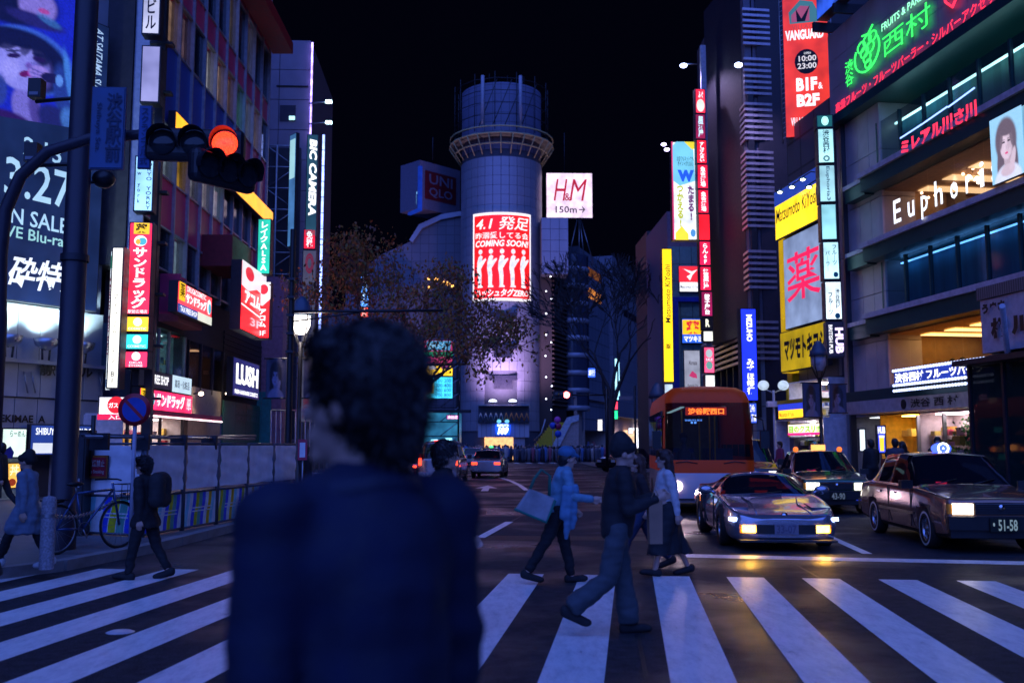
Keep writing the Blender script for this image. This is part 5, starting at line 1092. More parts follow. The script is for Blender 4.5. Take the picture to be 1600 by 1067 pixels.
sign('bank_sign_tall', 'tall bright blue vertical MIZUHO bank sign', fM_, fM_.rect(1153, 484, 627, 1178), 0, .5, (.012, .03, .85), 1.0, var=.1, texts=[('MIZUHO', .36, .07, .72, .36, W_, 1.6, dict(rot=-90, bold=.04)), ('みずほ銀行', .3, .55, .78, .93, W_, 1.6, dict(vert=True, bold=.03))])
sign('bank_small_sign', 'small blue and white bank plate below the tall blue sign', fM_, fM_.rect(1166, 629, 662, 1181), 0, .2, (.03, .08, .6), .8, texts=[('24h\nATM', .15, .1, .85, .9, W_, 1.2)])
for i, (px, py) in enumerate(((1068, 103), (1154, 102))):
    p = P(px, py, 53) if i == 0 else f2.pt(*f2.hit(1154, 102, .8), .8); q = thing('bracket_lamp', 'bright cool bracket lamp at the top left of the louvred tower' if i == 0 else 'bright cool lamp on the ribbed wall beside the louvres', 'lamp', p, 0, 'cool bracket lamps')
    MB().tube([(.1, 0, .1), (1.0 if i == 0 else .3, .2, .15)], .04, 5).build('arm', STEEL, q); MB().ell((0, 0, 0), (.2, .15, .12), 10, 6).build('lamp_head', emat((.5, .6, 1), 14, 0), q)
    spot('bracket_light', p + Vector((-.3, -.2, -.2)), p + Vector((.6, -.5, -5)), 900, (.6, .5, 1), R(130), .8, .15)
# red sign column and W billboard
fX = Fr.front(1097, 52, 6)
def rc(y0, y1, x0, x1): return fX.rect(x0, y0, y1, x1)
A_ = 'red column sign on the louvred corner: '
rows_ = [(143, 181, 1083, 1099, (.85, .02, .05), 'ふぐ', 'top panel with round white fugu badge'), (182, 221, 1083, 1099, (.25, .01, .06), '居酒屋', 'dark wine panel with pale blue lettering'), (222, 259, 1085, 1101, (.9, .01, .03), 'すしざんまい', 'bright panel with sushi kana below the wine panel'), (260, 298, 1086, 1103, (.75, .01, .04), '魚金酒場', 'upper of the two matching brush lettered panels'), (299, 336, 1087, 1104, (.75, .01, .04), '魚金酒場', 'lower of the two matching brush lettered panels'), (337, 378, 1088, 1106, (1, .01, .02), '', 'blank pure red panel'), (379, 417, 1089, 1107, (.65, .01, .06), 'らん6F', 'panel with round kana under the blank one'), (418, 456, 1090, 1108, (.6, .01, .05), '個室居酒屋', 'panel with dense white kanji column'), (457, 496, 1092, 1110, (.3, .01, .08), '餃子屋台', 'dark plum panel with bold gyoza lettering')]
for y0, y1, x0, x1, c, tx, lab in rows_:
    shp = [(circ(.5, .68, .38, .26), (.85, .9, .8), .9)] if tx == 'ふぐ' else ()
    sign('column_sign', 'red sign column: ' + lab, fX, rc(y0, y1, x0, x1), 0, .4, c, 1.0, texts=[(tx, .28, .1, .76, .92 if tx != 'ふぐ' else .38, (.5, .8, 1) if tx == '居酒屋' else W_, 1.4, dict(vert=tx != 'ふぐ', bold=.03))] if tx else (), shapes=shp, group='panels of the red sign column')
sign('column_sign', 'black small panel with white R mark in the sign column', fX, rc(497, 517, 1094, 1110), 0, .4, (.01, .01, .02), .4, texts=[('R', .3, .15, .7, .75, (.9, .9, .7), 1.2, dict(bold=.04))], group='panels of the red sign column')
sign('column_sign', 'cream blank small panel in the sign column', fX, rc(518, 535, 1095, 1111), 0, .4, (.85, .85, .75), 1., group='panels of the red sign column')
sign('column_sign', 'pink sign panel with green globe pattern in the sign column', fX, rc(543, 584, 1096, 1113), 0, .4, (.9, .08, .2), .9, shapes=[(circ(.5, .25, .3, .16), (.6, .7, .75), .8), (circ(.5, .7, .3, .16), (.2, .5, .45), .7)], texts=[('SALE', .2, .43, .8, .53, W_, 1.2)], group='panels of the red sign column')
sign('column_sign', 'white blank panel at the foot of the sign column', fX, rc(586, 612, 1098, 1114), 0, .4, (.85, .9, .9), 1.1, group='panels of the red sign column')
MB().box(fX.hit(1100, 300)[0], fX.hit(1108, 300)[0], .05, .25, 4, fX.hit(1095, 70)[1]).build('white_pole', mat('pole_white', (.5, .5, .6), .4), r2).matrix_world
o = [x for x in r2.children if x.name.startswith('white_pole')][0]; o.parent = None; o.name = 'sign_pole'; o.location = fX.o; o.rotation_euler = (0, 0, fX.a); tag(o, 'pale vertical pole behind the red sign column', 'pole')
fw_ = Fr.front(1048, 53, 3)
sign('point_card_billboard', 'tall pale blue billboard with big blue W and bubbly kana', fw_, fw_.rect(1047, 226, 378, 1087), 0, .5, (.85, .9, .95), .95, shapes=[([(0, 0), (.06, 0), (.06, 1), (0, 1)], (.8, .05, .2), .8), ([(.05, .04), (.2, 0), (.6, 0), (.85, .06), (.9, .4), (.3, .45), (.05, .4)], (.2, .65, .9), .9), ([(.5, 0), (1, 0), (1, .06), (.8, .08)], (.9, .75, .05), .9), ([(.1, .93), (.35, .86), (.6, .94), (.6, 1), (.1, 1)], (.95, .75, .05), 1.), (circ(.78, .93, .1, .04), (.1, .35, .8), .8)],
     texts=[('W', .22, .29, .86, .41, (.02, .12, .85), .9, dict(bold=.08)), ('お店でもネットでも\nポイントがたまる', .2, .15, .85, .25, (.05, .25, .3), .2), ('つかえる!', .18, .45, .44, .87, (.6, .65, .02), .8, dict(vert=True, bold=.05)), ('たまる!', .6, .45, .84, .8, (.25, .03, .3), .5, dict(vert=True, bold=.05))])
for i, px in enumerate((1037, 1042)):
    p = P(px, 226 + i * 8, 57); q = thing('clip_lamp', 'upper small lamp left of the W billboard' if i == 0 else 'lower small lamp left of the W billboard', 'lamp', p, 0, 'clip lamps by the W billboard'); MB().tube([(0, 0, 0), (.4, .3, 0)], .03, 5).build('arm', STEEL, q); MB().ell((0, 0, 0), (.16, .12, .1), 8, 6).build('lamp_head', emat((.6, .5, 1), 10, 0), q)
# far yellow drugstore
f3 = Fr.front(1048, 62, 2)
t = f3.root('far_drugstore', 'further drugstore front with blue frame and teal tiles behind the bus', 'building')
a, b, c, d = f3.rect(1046, 385, 690, 1120)
TT = mat('teal_tile', (.16, .36, .38), .4, var=.15)
MB().box(a, b, .1, 8, 0, f3.hit(1050, 330)[1]).build('core', mat('mauve_wall', (.2, .16, .24), .6), t)
for i in range(4):
    for j, (q0, q1) in enumerate(zip(lin(c, d, 11), lin(c, d, 11)[1:])): MB().box(a + (b - a) * i / 4 + .015, a + (b - a) * (i + 1) / 4 - .015, 0, .12, q0 + .015, q1 - .015).build('wall_tile', TT, t)
BF = mat('blue_frame', (.02, .06, .6), .4)
y0_, y1_ = f3.hit(1052, 610)[1], f3.hit(1052, 472)[1]
MB().box(a + .2, a + .55, -.25, .0, y0_, y1_).build('blue_frame', BF, t); MB().box(a + .2, b, -.25, .0, y1_, y1_ + .3).build('blue_frame', BF, t)
sign('logo_sign', 'red and white swirl logo sign at the top of the further drugstore', f3, f3.rect(1060, 417, 457, 1094), 0, .2, (.9, .92, 1), 1., shapes=[([(0, 0), (1, 0), (1, .62), (0, .62)], (1, .03, .06), .95), ([(.2, .1), (.6, .2), (.85, .12), (.6, .35), (.5, .55), (.35, .4), (.55, .3)], W_, 1.1)], texts=[('Matsumoto KiYoshi', .06, .74, .94, .86, (.1, .1, .2), 0)])
sign('medicine_small_sign', 'yellow sign with red medicine character on the further drugstore', f3, f3.rect(1064, 498, 537, 1097), 0, .2, (.02, .1, .7), .8, shapes=[([(.04, .06), (1, .06), (1, .64), (.04, .64)], (1, .6, .02), 1.05)], texts=[('薬', .2, .1, .85, .62, (.9, .03, .05), .8, dict(bold=.04)), ('マツキヨ', .1, .7, .95, .94, W_, 1.3, dict(bold=.04))])
sign('umbrella_poster', 'pale poster with pink parasol and script on the further drugstore', f3, f3.rect(1068, 547, 612, 1094), 0, .1, (.4, .42, .55), .7, shapes=[([(.3, .62), (.5, .5), (.75, .58), (.8, .68), (.5, .66)], (.7, .05, .2), .7)], texts=[('Alcreana', .3, .25, .8, .36, (.2, .1, .2), .1), ('Parasol City', .2, .82, .85, .9, (.2, .1, .2), .1)], cat='poster')
fy_ = Fr.front(1036, 60, 2)
sign('yellow_vertical_sign', 'tall narrow yellow vertical sign reading Matsumoto KiYoshi beside the bus', fy_, fy_.rect(1033, 391, 598, 1049), 0, .5, (1, .62, .01), 1.05, var=.12, texts=[('Matsumoto KiYoshi', .25, .12, .78, .56, (.02, .02, .04), 0, dict(rot=90, bold=.01, shear=.1)), ('薬', .22, .715, .78, .755, (.1, .05, 0), 0)])
sign('white_foot_sign', 'small white lit foot panel below the tall yellow sign', fy_, fy_.rect(1036, 600, 628, 1050), 0, .4, (.6, .75, .9), .9)
fe = Fr.front(1016, 82, 2)
t = fe.root('far_led_building', 'dark far building edged with blue vertical light strips', 'building')
a, b, c, d = fe.rect(1014, 470, 697, 1040); MB().box(a, b, 0, 6, 0, d + 6).build('wall', mat('core_dark', (.035, .03, .045), .6), t)
sign('white_vertical_light', 'whitish blue vertical light sign left of the tall yellow sign', fe, fe.rect(1021, 473, 640, 1029), .1, .3, (.35, .5, 1), 1.3, var=.35)
sign('box_screen', 'white cube with small colourful screen high beside the yellow sign', fe, fe.rect(1008, 400, 462, 1030), .6, 2., (.2, .22, .3), .35, shapes=[([(.7, .2), (1, .3), (1, .9), (.7, .8)], (.3, .6, 1), 1.3)])

# ------------------------------------------------------------------ far right: eel restaurant fascia and glass shelter
fZ = Fr.wall(1518, 23.5, 575, False)
t = fZ.root('restaurant_fascia', 'white restaurant fascia box with black brush characters at the right edge', 'sign')
a, b, c, d = fZ.rect(1533, 470, 553, 1700)
for i in range(4): MB().box(a + (b - a) * i / 4 + .008, a + (b - a) * (i + 1) / 4 - .008, 0, 1.5, c, d).build('panel', mat('fascia_white', (.55, .5, .56), .5), t)
MB().box(a - .05, b, -.05, 1.5, d + .01, d + .3).build('ribbed_cap', gridmat('cap_ribs', (.28, .25, .26), (.1, .1, .1), .08, 5, .03), t)
for body, x0, y0, x1, y1 in (('うまさ', 1536, 476, 1572, 492), ('松', 1550, 498, 1576, 530), ('川', 1582, 494, 1612, 524)):
    q = fZ.rect(x0, y0, y1, x1, .05); m_ = MB(); put_text(m_, body, q[0], q[1], q[2], q[3], -.08, bold=.07); m_.build('lettering', BLACK, t)
for i in range(6): MB().box(a + .1 + i * .3, b, -.02 - .001 * i, .4, c - .1 - i * .05, c - .07 - i * .05).build('vent_slat', DKMETAL, t)
t = fZ.root('glass_shelter', 'dark green glass entrance pavilion at the right edge with faint reflections', 'pavilion')
a, b, c, d = fZ.rect(1519, 572, 745, 1700)
for x in lin(a, b, 3): MB().box(x - .04, x + .04, -.05, .05, .12, d).build('post', DKMETAL, t)
MB().box(a - .1, b, -.4, 1.4, d, d + .12).build('roof', DKMETAL, t)
DGG = glass('shelter_glass', (.006, .035, .035), .72)
for x, xx in zip(lin(a, b, 3), lin(a, b, 3)[1:]): MB().box(x + .05, xx - .05, -.01, .02, .35, d - .02).build('pane', DGG, t)
MB().box(a, a + .03, .05, 1.4, .35, d).build('pane', DGG, t); MB().box(a, b, -.06, .06, .12, .34).build('plinth', DKMETAL, t)
MB().box(a, b, 1.35, 1.4, .12, d).build('back_wall', mat('teal_back', (.02, .07, .075), .5), t)
for px, py, c_ in ((1553, 676, (.1, .7, .8)), (1552, 706, (1, .5, .15)), (1560, 718, (.1, .8, .8)), (1545, 630, (.7, .45, .4)), (1530, 625, (.9, .4, .8))):
    u, zz = fZ.hit(px, py, -.8); MB().box(u, u + .25, .8, .85, zz, zz + .14).build('indoor_light', emat(c_, 1.3, .3), t)
# ------------------------------------------------------------------ vehicles
def split_mats(me, names, mats, parent, extra=None):
    """one object per material index"""
    for i, (n, m) in enumerate(zip(names, mats)):
        sel = [p for p in me.polygons if p.material_index == i]
        if not sel: continue
        mp, vs, fs = {}, [], []
        for p in sel:
            f = []
            for v in p.vertices:
                if v not in mp: mp[v] = len(vs); vs.append(me.vertices[v].co[:])
                f.append(mp[v])
            fs.append(f)
        mb = MB(); mb.add(vs, fs, 0, True)
        # separate pieces of glass become parts of their own
        par = list(range(len(vs)))
        def find(a):
            while par[a] != a: par[a] = par[par[a]]; a = par[a]
            return a
        for f in fs:
            for v in f[1:]: par[find(f[0])] = find(v)
        roots = sorted({find(f[0]) for f in fs})
        if n == 'body' or len(roots) == 1 or len(roots) > 14:
            mb.build(n, m, parent)
        else:
            for r_ in roots:
                q = MB(); mm = {}; ff = []
                for f in fs:
                    if find(f[0]) != r_: continue
                    g = []
                    for v in f:
                        if v not in mm: mm[v] = len(q.v); q.v.append(vs[v])
                        g.append(mm[v])
                    ff.append(g)
                for g in ff: q.f.append(g); q.m.append(0); q.sm.append(True)
                q.build(n, m, parent)
def loft(stations, face_mat, crease=.5, arches=(), level=2):
    """stations: (x, [(y, z)...]) half sections from the floor centre line to the roof centre line; mirrored"""
    k = len(stations[0][1]); vs = []
    for x, pts_ in stations:
        full = [(y, z_) for y, z_ in pts_] + [(-y, z_) for y, z_ in pts_[-2:0:-1]]
        vs += [(x, y, z_) for y, z_ in full]
    n = 2 * k - 2; fs, ms = [], []
    for i in range(len(stations) - 1):
        for j in range(n):
            j2 = (j + 1) % n; jj = j if j < k - 1 else n - 1 - j
            fs.append((i * n + j, i * n + j2, (i + 1) * n + j2, (i + 1) * n + j)); ms.append(face_mat(i, jj))
    half = lambda o: [[o + j, o + j + 1, o + n - 1 - j, o + (n - j) % n] for j in range(0, k - 1)]
    for q in half(0): 
        q = list(dict.fromkeys(q)); fs.append(q); ms.append(0)
    for q in half((len(stations) - 1) * n):
        q = list(dict.fromkeys(q)); fs.append(q[::-1]); ms.append(0)
    me = bpy.data.meshes.new('loft'); me.from_pydata(vs, [], fs)
    for i in range(4): me.materials.append(mat('slot%d' % i, (.5, .5, .5)))
    me.polygons.foreach_set('material_index', ms)
    b = bmesh.new(); b.from_mesh(me); bmesh.ops.recalc_face_normals(b, faces=b.faces)
    cl = b.edges.layers.float.new('crease_edge')
    for e in b.edges: e[cl] = crease(e) if callable(crease) else crease
    b.to_mesh(me); b.free()
    me = evaluated(me, [('SUBSURF', dict(levels=level, render_levels=level))])
    if arches:
        cut = MB()
        for x, r_, y0, y1 in arches:
            cut.lathe([(0, y0), (r_, y0), (r_, y1), (0, y1)], 28, Matrix.Translation((x[0], 0, x[1])) @ Matrix.Rotation(R(-90), 4, 'X'), 2)
        cme = cut.mesh('cut', [MATS['slot0']] * 3)
        b = bmesh.new(); b.from_mesh(cme); bmesh.ops.remove_doubles(b, verts=b.verts, dist=1e-5); bmesh.ops.recalc_face_normals(b, faces=b.faces); b.to_mesh(cme); b.free()
        co = bpy.data.objects.new('cut', cme); TS.collection.objects.link(co)
        me = evaluated(me, [('BOOLEAN', dict(operation='DIFFERENCE', object=co, solver='EXACT'))]); bpy.data.objects.remove(co)
    return me
PAINTS = {}
def carpaint(name, col, rough=.22, metal=.6, coat=.8):
    m = mat(name, col, rough, metal, var=.05, scale=2); m.node_tree.nodes['Principled BSDF'].inputs['Coat Weight'].default_value = coat; return m
CGL = glass('car_glass', (.006, .008, .012), .92, .03)
TYRE, RIMM = mat('tyre', (.015, .015, .015), .75), mat('rim_alloy', (.55, .55, .58), .25, .9)
def wheel(root, x, y, r_, w, spokes=5, white=False):
    s = 1 if y > 0 else -1
    M = Matrix.Translation((x, y, r_)) @ Matrix.Rotation(R(-90 * s), 4, 'X')
    t = MB().lathe([(r_ * .62, -w / 2), (r_ * .9, -w / 2), (r_, -w / 2 + .03), (r_, w / 2 - .03), (r_ * .9, w / 2), (r_ * .62, w / 2)], 28, M).build('tyre', TYRE, root)
    if white: MB().lathe([(r_ * .76, w / 2 + .004), (r_ * .86, w / 2 + .002)], 28, M).build('whitewall', mat('whitewall', (.6, .6, .6), .6), t)
    rm = MB(); rm.lathe([(r_ * .63, -w / 2), (r_ * .63, w / 2 - .01), (r_ * .57, w / 2 - .02), (r_ * .55, w / 2 - .07)], 28, M)
    rm.lathe([(0, w / 2 - .01), (r_ * .14, w / 2 - .015), (r_ * .16, w / 2 - .06)], 16, M)
    for k in range(spokes):
        a = 2 * math.pi * k / spokes
        p = [M @ Vector((q * math.cos(a + d), q * math.sin(a + d), w / 2 - h)) for q, d, h in ((r_ * .12, -.5, .03), (r_ * .12, .5, .03), (r_ * .58, .12, .035), (r_ * .58, -.12, .035))]
        rm.add(p, [(0, 1, 2, 3)])
    rm.lathe([(0, w / 2 - .12), (r_ * .6, w / 2 - .12)], 20, M, 1)
    rm.build('rim', [RIMM, RUBBER], t)
def sec(zb, wb, wr, wm, zs, ws, wt, zt, zc, zm=None):
    zm = zm if zm is not None else (zb + zs) / 2
    return [(0, zb), (wb, zb), (wr, zb + .07), (wm, zm), (ws, zs), (ws - .03, zs + .02), (wt, zt), (0, zc)]
def plate(root, x, z_, text, dirx, bg=(.55, .55, .5), fg=(.03, .1, .05), w=.33, h=.165, lit=0.):
    q = MB().obox((x, 0, z_), .012, w, h).build('number_plate', emat(bg, lit, 0) if lit else mat('plate_%.2f' % bg[0], bg, .5), root)
    m_ = MB(); put_text(m_, text, -w * .42, w * .42, -h * .42, h * .42, 0, bold=.02)
    m_.v = [(x + dirx * .012, -a * -dirx if dirx > 0 else -a, z_ + c) for a, b, c in m_.v]; m_.build('lettering', emat(fg, .22, 0) if lit else mat('plate_ink_%.2f' % fg[1], fg, .5), q)

def sedan(name, label, loc, rz, paint, front_lit=True, white=False, black_bumper=False, L=4.69, group=None, tail=False, roof=1.5):
    """boxy four door sedan: front at x = 0, tail at x = L"""
    r = thing(name, label, 'car', loc, rz, group)
    W2 = .845; k = L / 4.69
    st = [(0.0, sec(.26, .66, .72, .76, .74, .70, .45, .76, .77)), (.05, sec(.22, .72, .78, .81, .79, .75, .5, .81, .82)), (.55, sec(.2, .74, .8, .84, .86, .80, .55, .885, .9)), (1.22, sec(.2, .74, .81, W2, .91, .82, .6, .955, .975)),
          (1.32, sec(.2, .74, .81, W2, .92, .82, .72, .97, .985)), (1.98, sec(.2, .74, .81, W2, .93, .825, .6, roof - .06, roof - .02)), (2.05, sec(.2, .74, .81, W2, .93, .825, .605, roof - .04, roof)), (2.62, sec(.2, .74, .81, W2, .935, .825, .62, roof - .03, roof + .01)), (2.70, sec(.2, .74, .81, W2, .935, .825, .62, roof - .03, roof + .01)),
          (3.38, sec(.2, .74, .81, W2, .94, .82, .61, roof - .05, roof)), (3.46, sec(.2, .74, .81, W2, .94, .82, .60, roof - .08, roof - .03)), (3.95, sec(.22, .74, .8, .835, .94, .80, .68, .97, .985)), (4.05, sec(.22, .74, .8, .83, .93, .79, .6, .955, .965)), (4.6, sec(.26, .72, .78, .81, .88, .76, .55, .90, .91)), (4.69, sec(.32, .68, .74, .77, .80, .72, .5, .83, .84))]
    st = [(x * k, p) for x, p in st]
    def fm(i, j):
        if j == 5 and i in (5, 6, 8) : return 1
        if j == 5 and i == 6: return 1
        if i == 4 and j in (5, 6): return 1 if j == 6 else 1
        if i == 10 and j == 6: return 1
        if i == 9 and j == 5: return 0
        if j == 1 or j == 0: return 2
        return 0
    me = loft(st, fm, .55, [((.86 * k, .31), .36, -1.2, -.5), ((.86 * k, .31), .36, .5, 1.2), ((3.64 * k, .31), .36, -1.2, -.5), ((3.64 * k, .31), .36, .5, 1.2)])
    split_mats(me, ['body', 'window', 'underbody'], [paint, CGL, RUBBER], r)
    for x in (.86 * k, 3.64 * k):
        for y in (-.73, .73): wheel(r, x, y, .31, .19, 8, white)
    for s in (-1, 1):
        MB().obox((-.005, s * .55, .665), .05, .30, .16).build('headlight', emat((1, .9, .7), 5, .3, 20) if front_lit else mat('lens', (.5, .5, .5), .1), r)
        MB().obox((.02, s * .735, .665), .07, .07, .15).build('indicator', mat('amber_lens', (.5, .2, .02), .2), r)
        MB().obox((L - .01, s * .58, .74), .05, .30, .13).build('tail_light', emat((1, .06, .02), 2.6 if tail else .25, .3, 20), r)
        mi = MB(); mi.obox((1.35 * k, s * .94, .98), .1, .2, .13, (0, 0, s * .2)); mi.build('door_mirror', BLACK, r)
        for x in (2.1, 2.95): MB().obox((x * k + .25, s * (W2 - .005), .8), .2, .03, .035).build('door_handle', CHROME, r)
        for x in (1.45, 2.66): MB().box(x * k - .004, x * k + .004, s * W2 - .012, s * W2 + .006, .3, .9).build('door_seam', BLACK, r)
        MB().box(1.3 * k, 3.2 * k, s * W2 - .01, s * W2 + .012, .5, .54).build('side_moulding', BLACK if black_bumper else paint, r)
    g = MB().obox((-.012, 0, .675), .04, .76, .17).build('grille', BLACK, r)
    for q in range(5): MB().obox((-.036, 0, .61 + q * .033), .012, .74, .01).build('grille_bar', DKMETAL if q < 4 else CHROME, g)
    MB().lathe([(0, 0), (.045, 0), (.045, .01), (0, .01)], 14, Matrix.Translation((-.045, 0, .69)) @ Matrix.Rotation(R(-90), 4, 'Y')).build('badge', CHROME, g)
    bm = BLACK if black_bumper else paint
    b_ = MB(); b_.obox((-.03, 0, .46), .16, 1.58, .2); b_.obox((-.0, 0, .3), .1, 1.5, .12); b_.build('front_bumper', bm, r)
    b_ = MB(); b_.obox((L + .02, 0, .48), .16, 1.58, .2); b_.build('rear_bumper', bm, r)
    for q in range(2): MB().obox((2.0 + q * 1.0, 0, .72), .12, 1.2, .55, (0, .2, 0)).build('seat', mat('seat_cloth', (.05, .05, .06), .8), r)
    for s in (-1, 1): MB().tube([(1.24 * k, s * .3 + .2, .99), (1.42 * k, s * .3 - .2, 1.06)], .012, 5).build('wiper', BLACK, r)
    return r
def roofbox(r, x, z_, col, e, label=None, shape='dome', tx=None):
    if shape == 'dome':
        o = MB().ell((x, 0, z_ + .06), (.1, .17, .1), 18, 10).build('roof_lamp', emat(col, e, 0), r)
        MB().lathe([(.07, 0), (.1, 0)], 18, Matrix.Translation((x - .105, 0, z_ + .065)) @ Matrix.Rotation(R(-90), 4, 'Y')).build('lamp_ring', emat((.9, .95, 1), 4, 0), o); MB().lathe([(0, 0), (.025, 0)], 3, Matrix.Translation((x - .108, 0, z_ + .065)) @ Matrix.Rotation(R(-90), 4, 'Y')).build('lamp_mark', emat((.9, .95, 1), 3, 0), o)
    else: o = MB().obox((x, 0, z_ + .07), .1, .34, .14).build('roof_lamp', emat(col, e, .2), r)
    return o
def heading(px_front, y_front, px_rear, y_rear): 
    a, b = G(px_front, y_front), G(px_rear, y_rear); return a, math.atan2((b - a).y, (b - a).x)
# brown taxi, front right: front-left wheel foot (1447,857), rear-left wheel foot (1370,832)
BR = carpaint('brown_paint', (.30, .15, .10), .2, .45)
fwl, rwl = G(1449, 856), G(1372, 833)
d = (rwl - fwl); ang = math.atan2(d.y, d.x)
def place(fw, ang, side, x_axle, half):    # position of the root (front centre) from the near front wheel's foot
    ux = Vector((math.cos(ang), math.sin(ang), 0)); uy = Vector((-math.sin(ang), math.cos(ang), 0))
    return fw - ux * x_axle - uy * side * half
print('taxi wheelbase', d.length, 'angle', math.degrees(ang))
t = sedan('brown_taxi', 'brown taxi sedan with blue glowing roof lamp and plate 51-58, nearest car at right', place(fwl, ang, 1, .86, .8), ang, BR, True, True, True)
roofbox(t, 2.35, 1.5, (.05, .1, 1), 2.5); plate(t, -.14, .44, '・51-58', -1, (.01, .03, .02), (.6, .85, .8), .42, .2, .02)
MB().obox((1.55, .3, .99), .05, .16, .05).build('dash_display', emat((1, .02, .12), 4, 0), t)
spot('taxi_beam', t.matrix_basis @ Vector((-.1, .55, .66)), t.matrix_basis @ Vector((-8, .55, 0)), 6, (1, .85, .6), R(60), .6, .08)
spot('taxi_beam', t.matrix_basis @ Vector((-.1, -.55, .66)), t.matrix_basis @ Vector((-8, -.55, 0)), 6, (1, .85, .6), R(60), .6, .08)
# green taxi behind
GP = carpaint('green_paint', (.02, .09, .06), .2, .3)
g0 = G(1318, 806)
t = sedan('green_taxi', 'dark green taxi with amber roof box and orange markers behind the brown taxi', (g0.x, g0.y + .4, 0), R(83), GP, True, False, True)
roofbox(t, 2.2, 1.5, (1, .35, .08), 2.2, shape='box')
for s in (-1, 1):
    MB().ell((2.3, s * .55, 1.52), (.07, .07, .07), 10, 6).build('marker_lamp', emat((1, .2, .03), 1.2, 0), t)
    MB().obox((-.07, s * .5, .36), .03, .16, .04).build('blue_lamp', emat((.05, .1, 1), 4 if s > 0 else .5, 0), t)
MB().obox((1.55, .3, .99), .05, .2, .06).build('dash_display', emat((1, .02, .2), 4, 0), t); plate(t, -.14, .44, '43-90', -1, (.01, .03, .02), (.3, .4, .5), .36, .18, .02)
# black people carrier behind the bus
def van(name, label, loc, rz, paint, L=4.7, H=1.85, lit='front', group=None):
    r = thing(name, label, 'van', loc, rz, group); W2 = .87; k = L / 4.7
    st = [(0.0, sec(.3, .66, .72, .76, .8, .70, .45, .84, .86)), (.06, sec(.24, .74, .8, .83, .9, .77, .5, .94, .95)), (.75, sec(.2, .76, .83, W2, 1.04, .82, .6, 1.07, 1.09)), (.85, sec(.2, .76, .83, W2, 1.05, .83, .72, 1.1, 1.12)), (1.6, sec(.2, .76, .83, W2, 1.06, .84, .66, H - .07, H - .02)), (1.7, sec(.2, .76, .83, W2, 1.06, .84, .67, H - .05, H)),
          (2.4, sec(.2, .76, .83, W2, 1.06, .84, .69, H - .03, H + .02)), (2.5, sec(.2, .76, .83, W2, 1.06, .84, .69, H - .03, H + .02)), (3.6, sec(.2, .76, .83, W2, 1.06, .84, .69, H - .04, H + .01)), (3.7, sec(.2, .76, .83, W2, 1.06, .84, .69, H - .04, H + .01)), (4.35, sec(.22, .76, .82, .86, 1.06, .82, .66, H - .08, H - .04)), (4.45, sec(.24, .74, .82, .85, 1.05, .8, .64, H - .14, H - .1)), (4.7, sec(.34, .7, .78, .8, 1.0, .76, .6, 1.05, 1.06))]
    st = [(x * k, p) for x, p in st]
    def fm(i, j):
        if j == 5 and i in (4, 5, 7, 9): return 1
        if i == 3 and j in (5, 6): return 1
        if i == 11 and j in (5, 6): return 1
        return 2 if j < 2 else 0
    me = loft(st, fm, .5, [((.85 * k, .32), .38, -1.2, -.5), ((.85 * k, .32), .38, .5, 1.2), ((3.7 * k, .32), .38, -1.2, -.5), ((3.7 * k, .32), .38, .5, 1.2)])
    split_mats(me, ['body', 'window', 'underbody'], [paint, CGL, RUBBER], r)
    for x in (.85 * k, 3.7 * k):
        for y in (-.76, .76): wheel(r, x, y, .32, .2, 7)
    for s in (-1, 1):
        MB().obox((.02, s * .6, .78), .08, .3, .16).build('headlight', emat((1, .95, .9), 5 if lit == 'front' else .05, .2), r)
        MB().obox((L - .05, s * .76, .95), .12, .13, .3).build('tail_light', emat((1, .05, .02), 3.5 if lit == 'rear' else .1, .4, 14), r)
        MB().obox((L - .08, s * .76, 1.2), .1, .1, .18).build('tail_lens', mat('red_lens', (.3, .01, .01), .15), r)
        MB().obox((1.0 * k, s * .98, 1.12), .1, .2, .18).build('door_mirror', BLACK, r)
    MB().obox((0, 0, .6), .06, 1.2, .2).build('grille', BLACK, r); MB().obox((L + .02, 0, .42), .12, 1.6, .2).build('rear_bumper', paint, r)
    MB().obox((L - .3, 0, H - .02), .06, .4, .04).build('brake_light', emat((1, .03, .02), 3 if lit == 'rear' else .05, 0), r)
    plate(r, L + .0, .75, '33-12', 1, (.5, .5, .5), (.05, .2, .1)) if lit == 'rear' else plate(r, -.05, .45, '86-19', -1, (.5, .5, .5), (.05, .2, .1))
    return r
v0 = G(1214, 789)
van('black_van', 'black people carrier half hidden between the bus and the green taxi', (v0.x, v0.y + 2.5, 0), R(85), carpaint('black_paint', (.012, .012, .016), .15, .3))
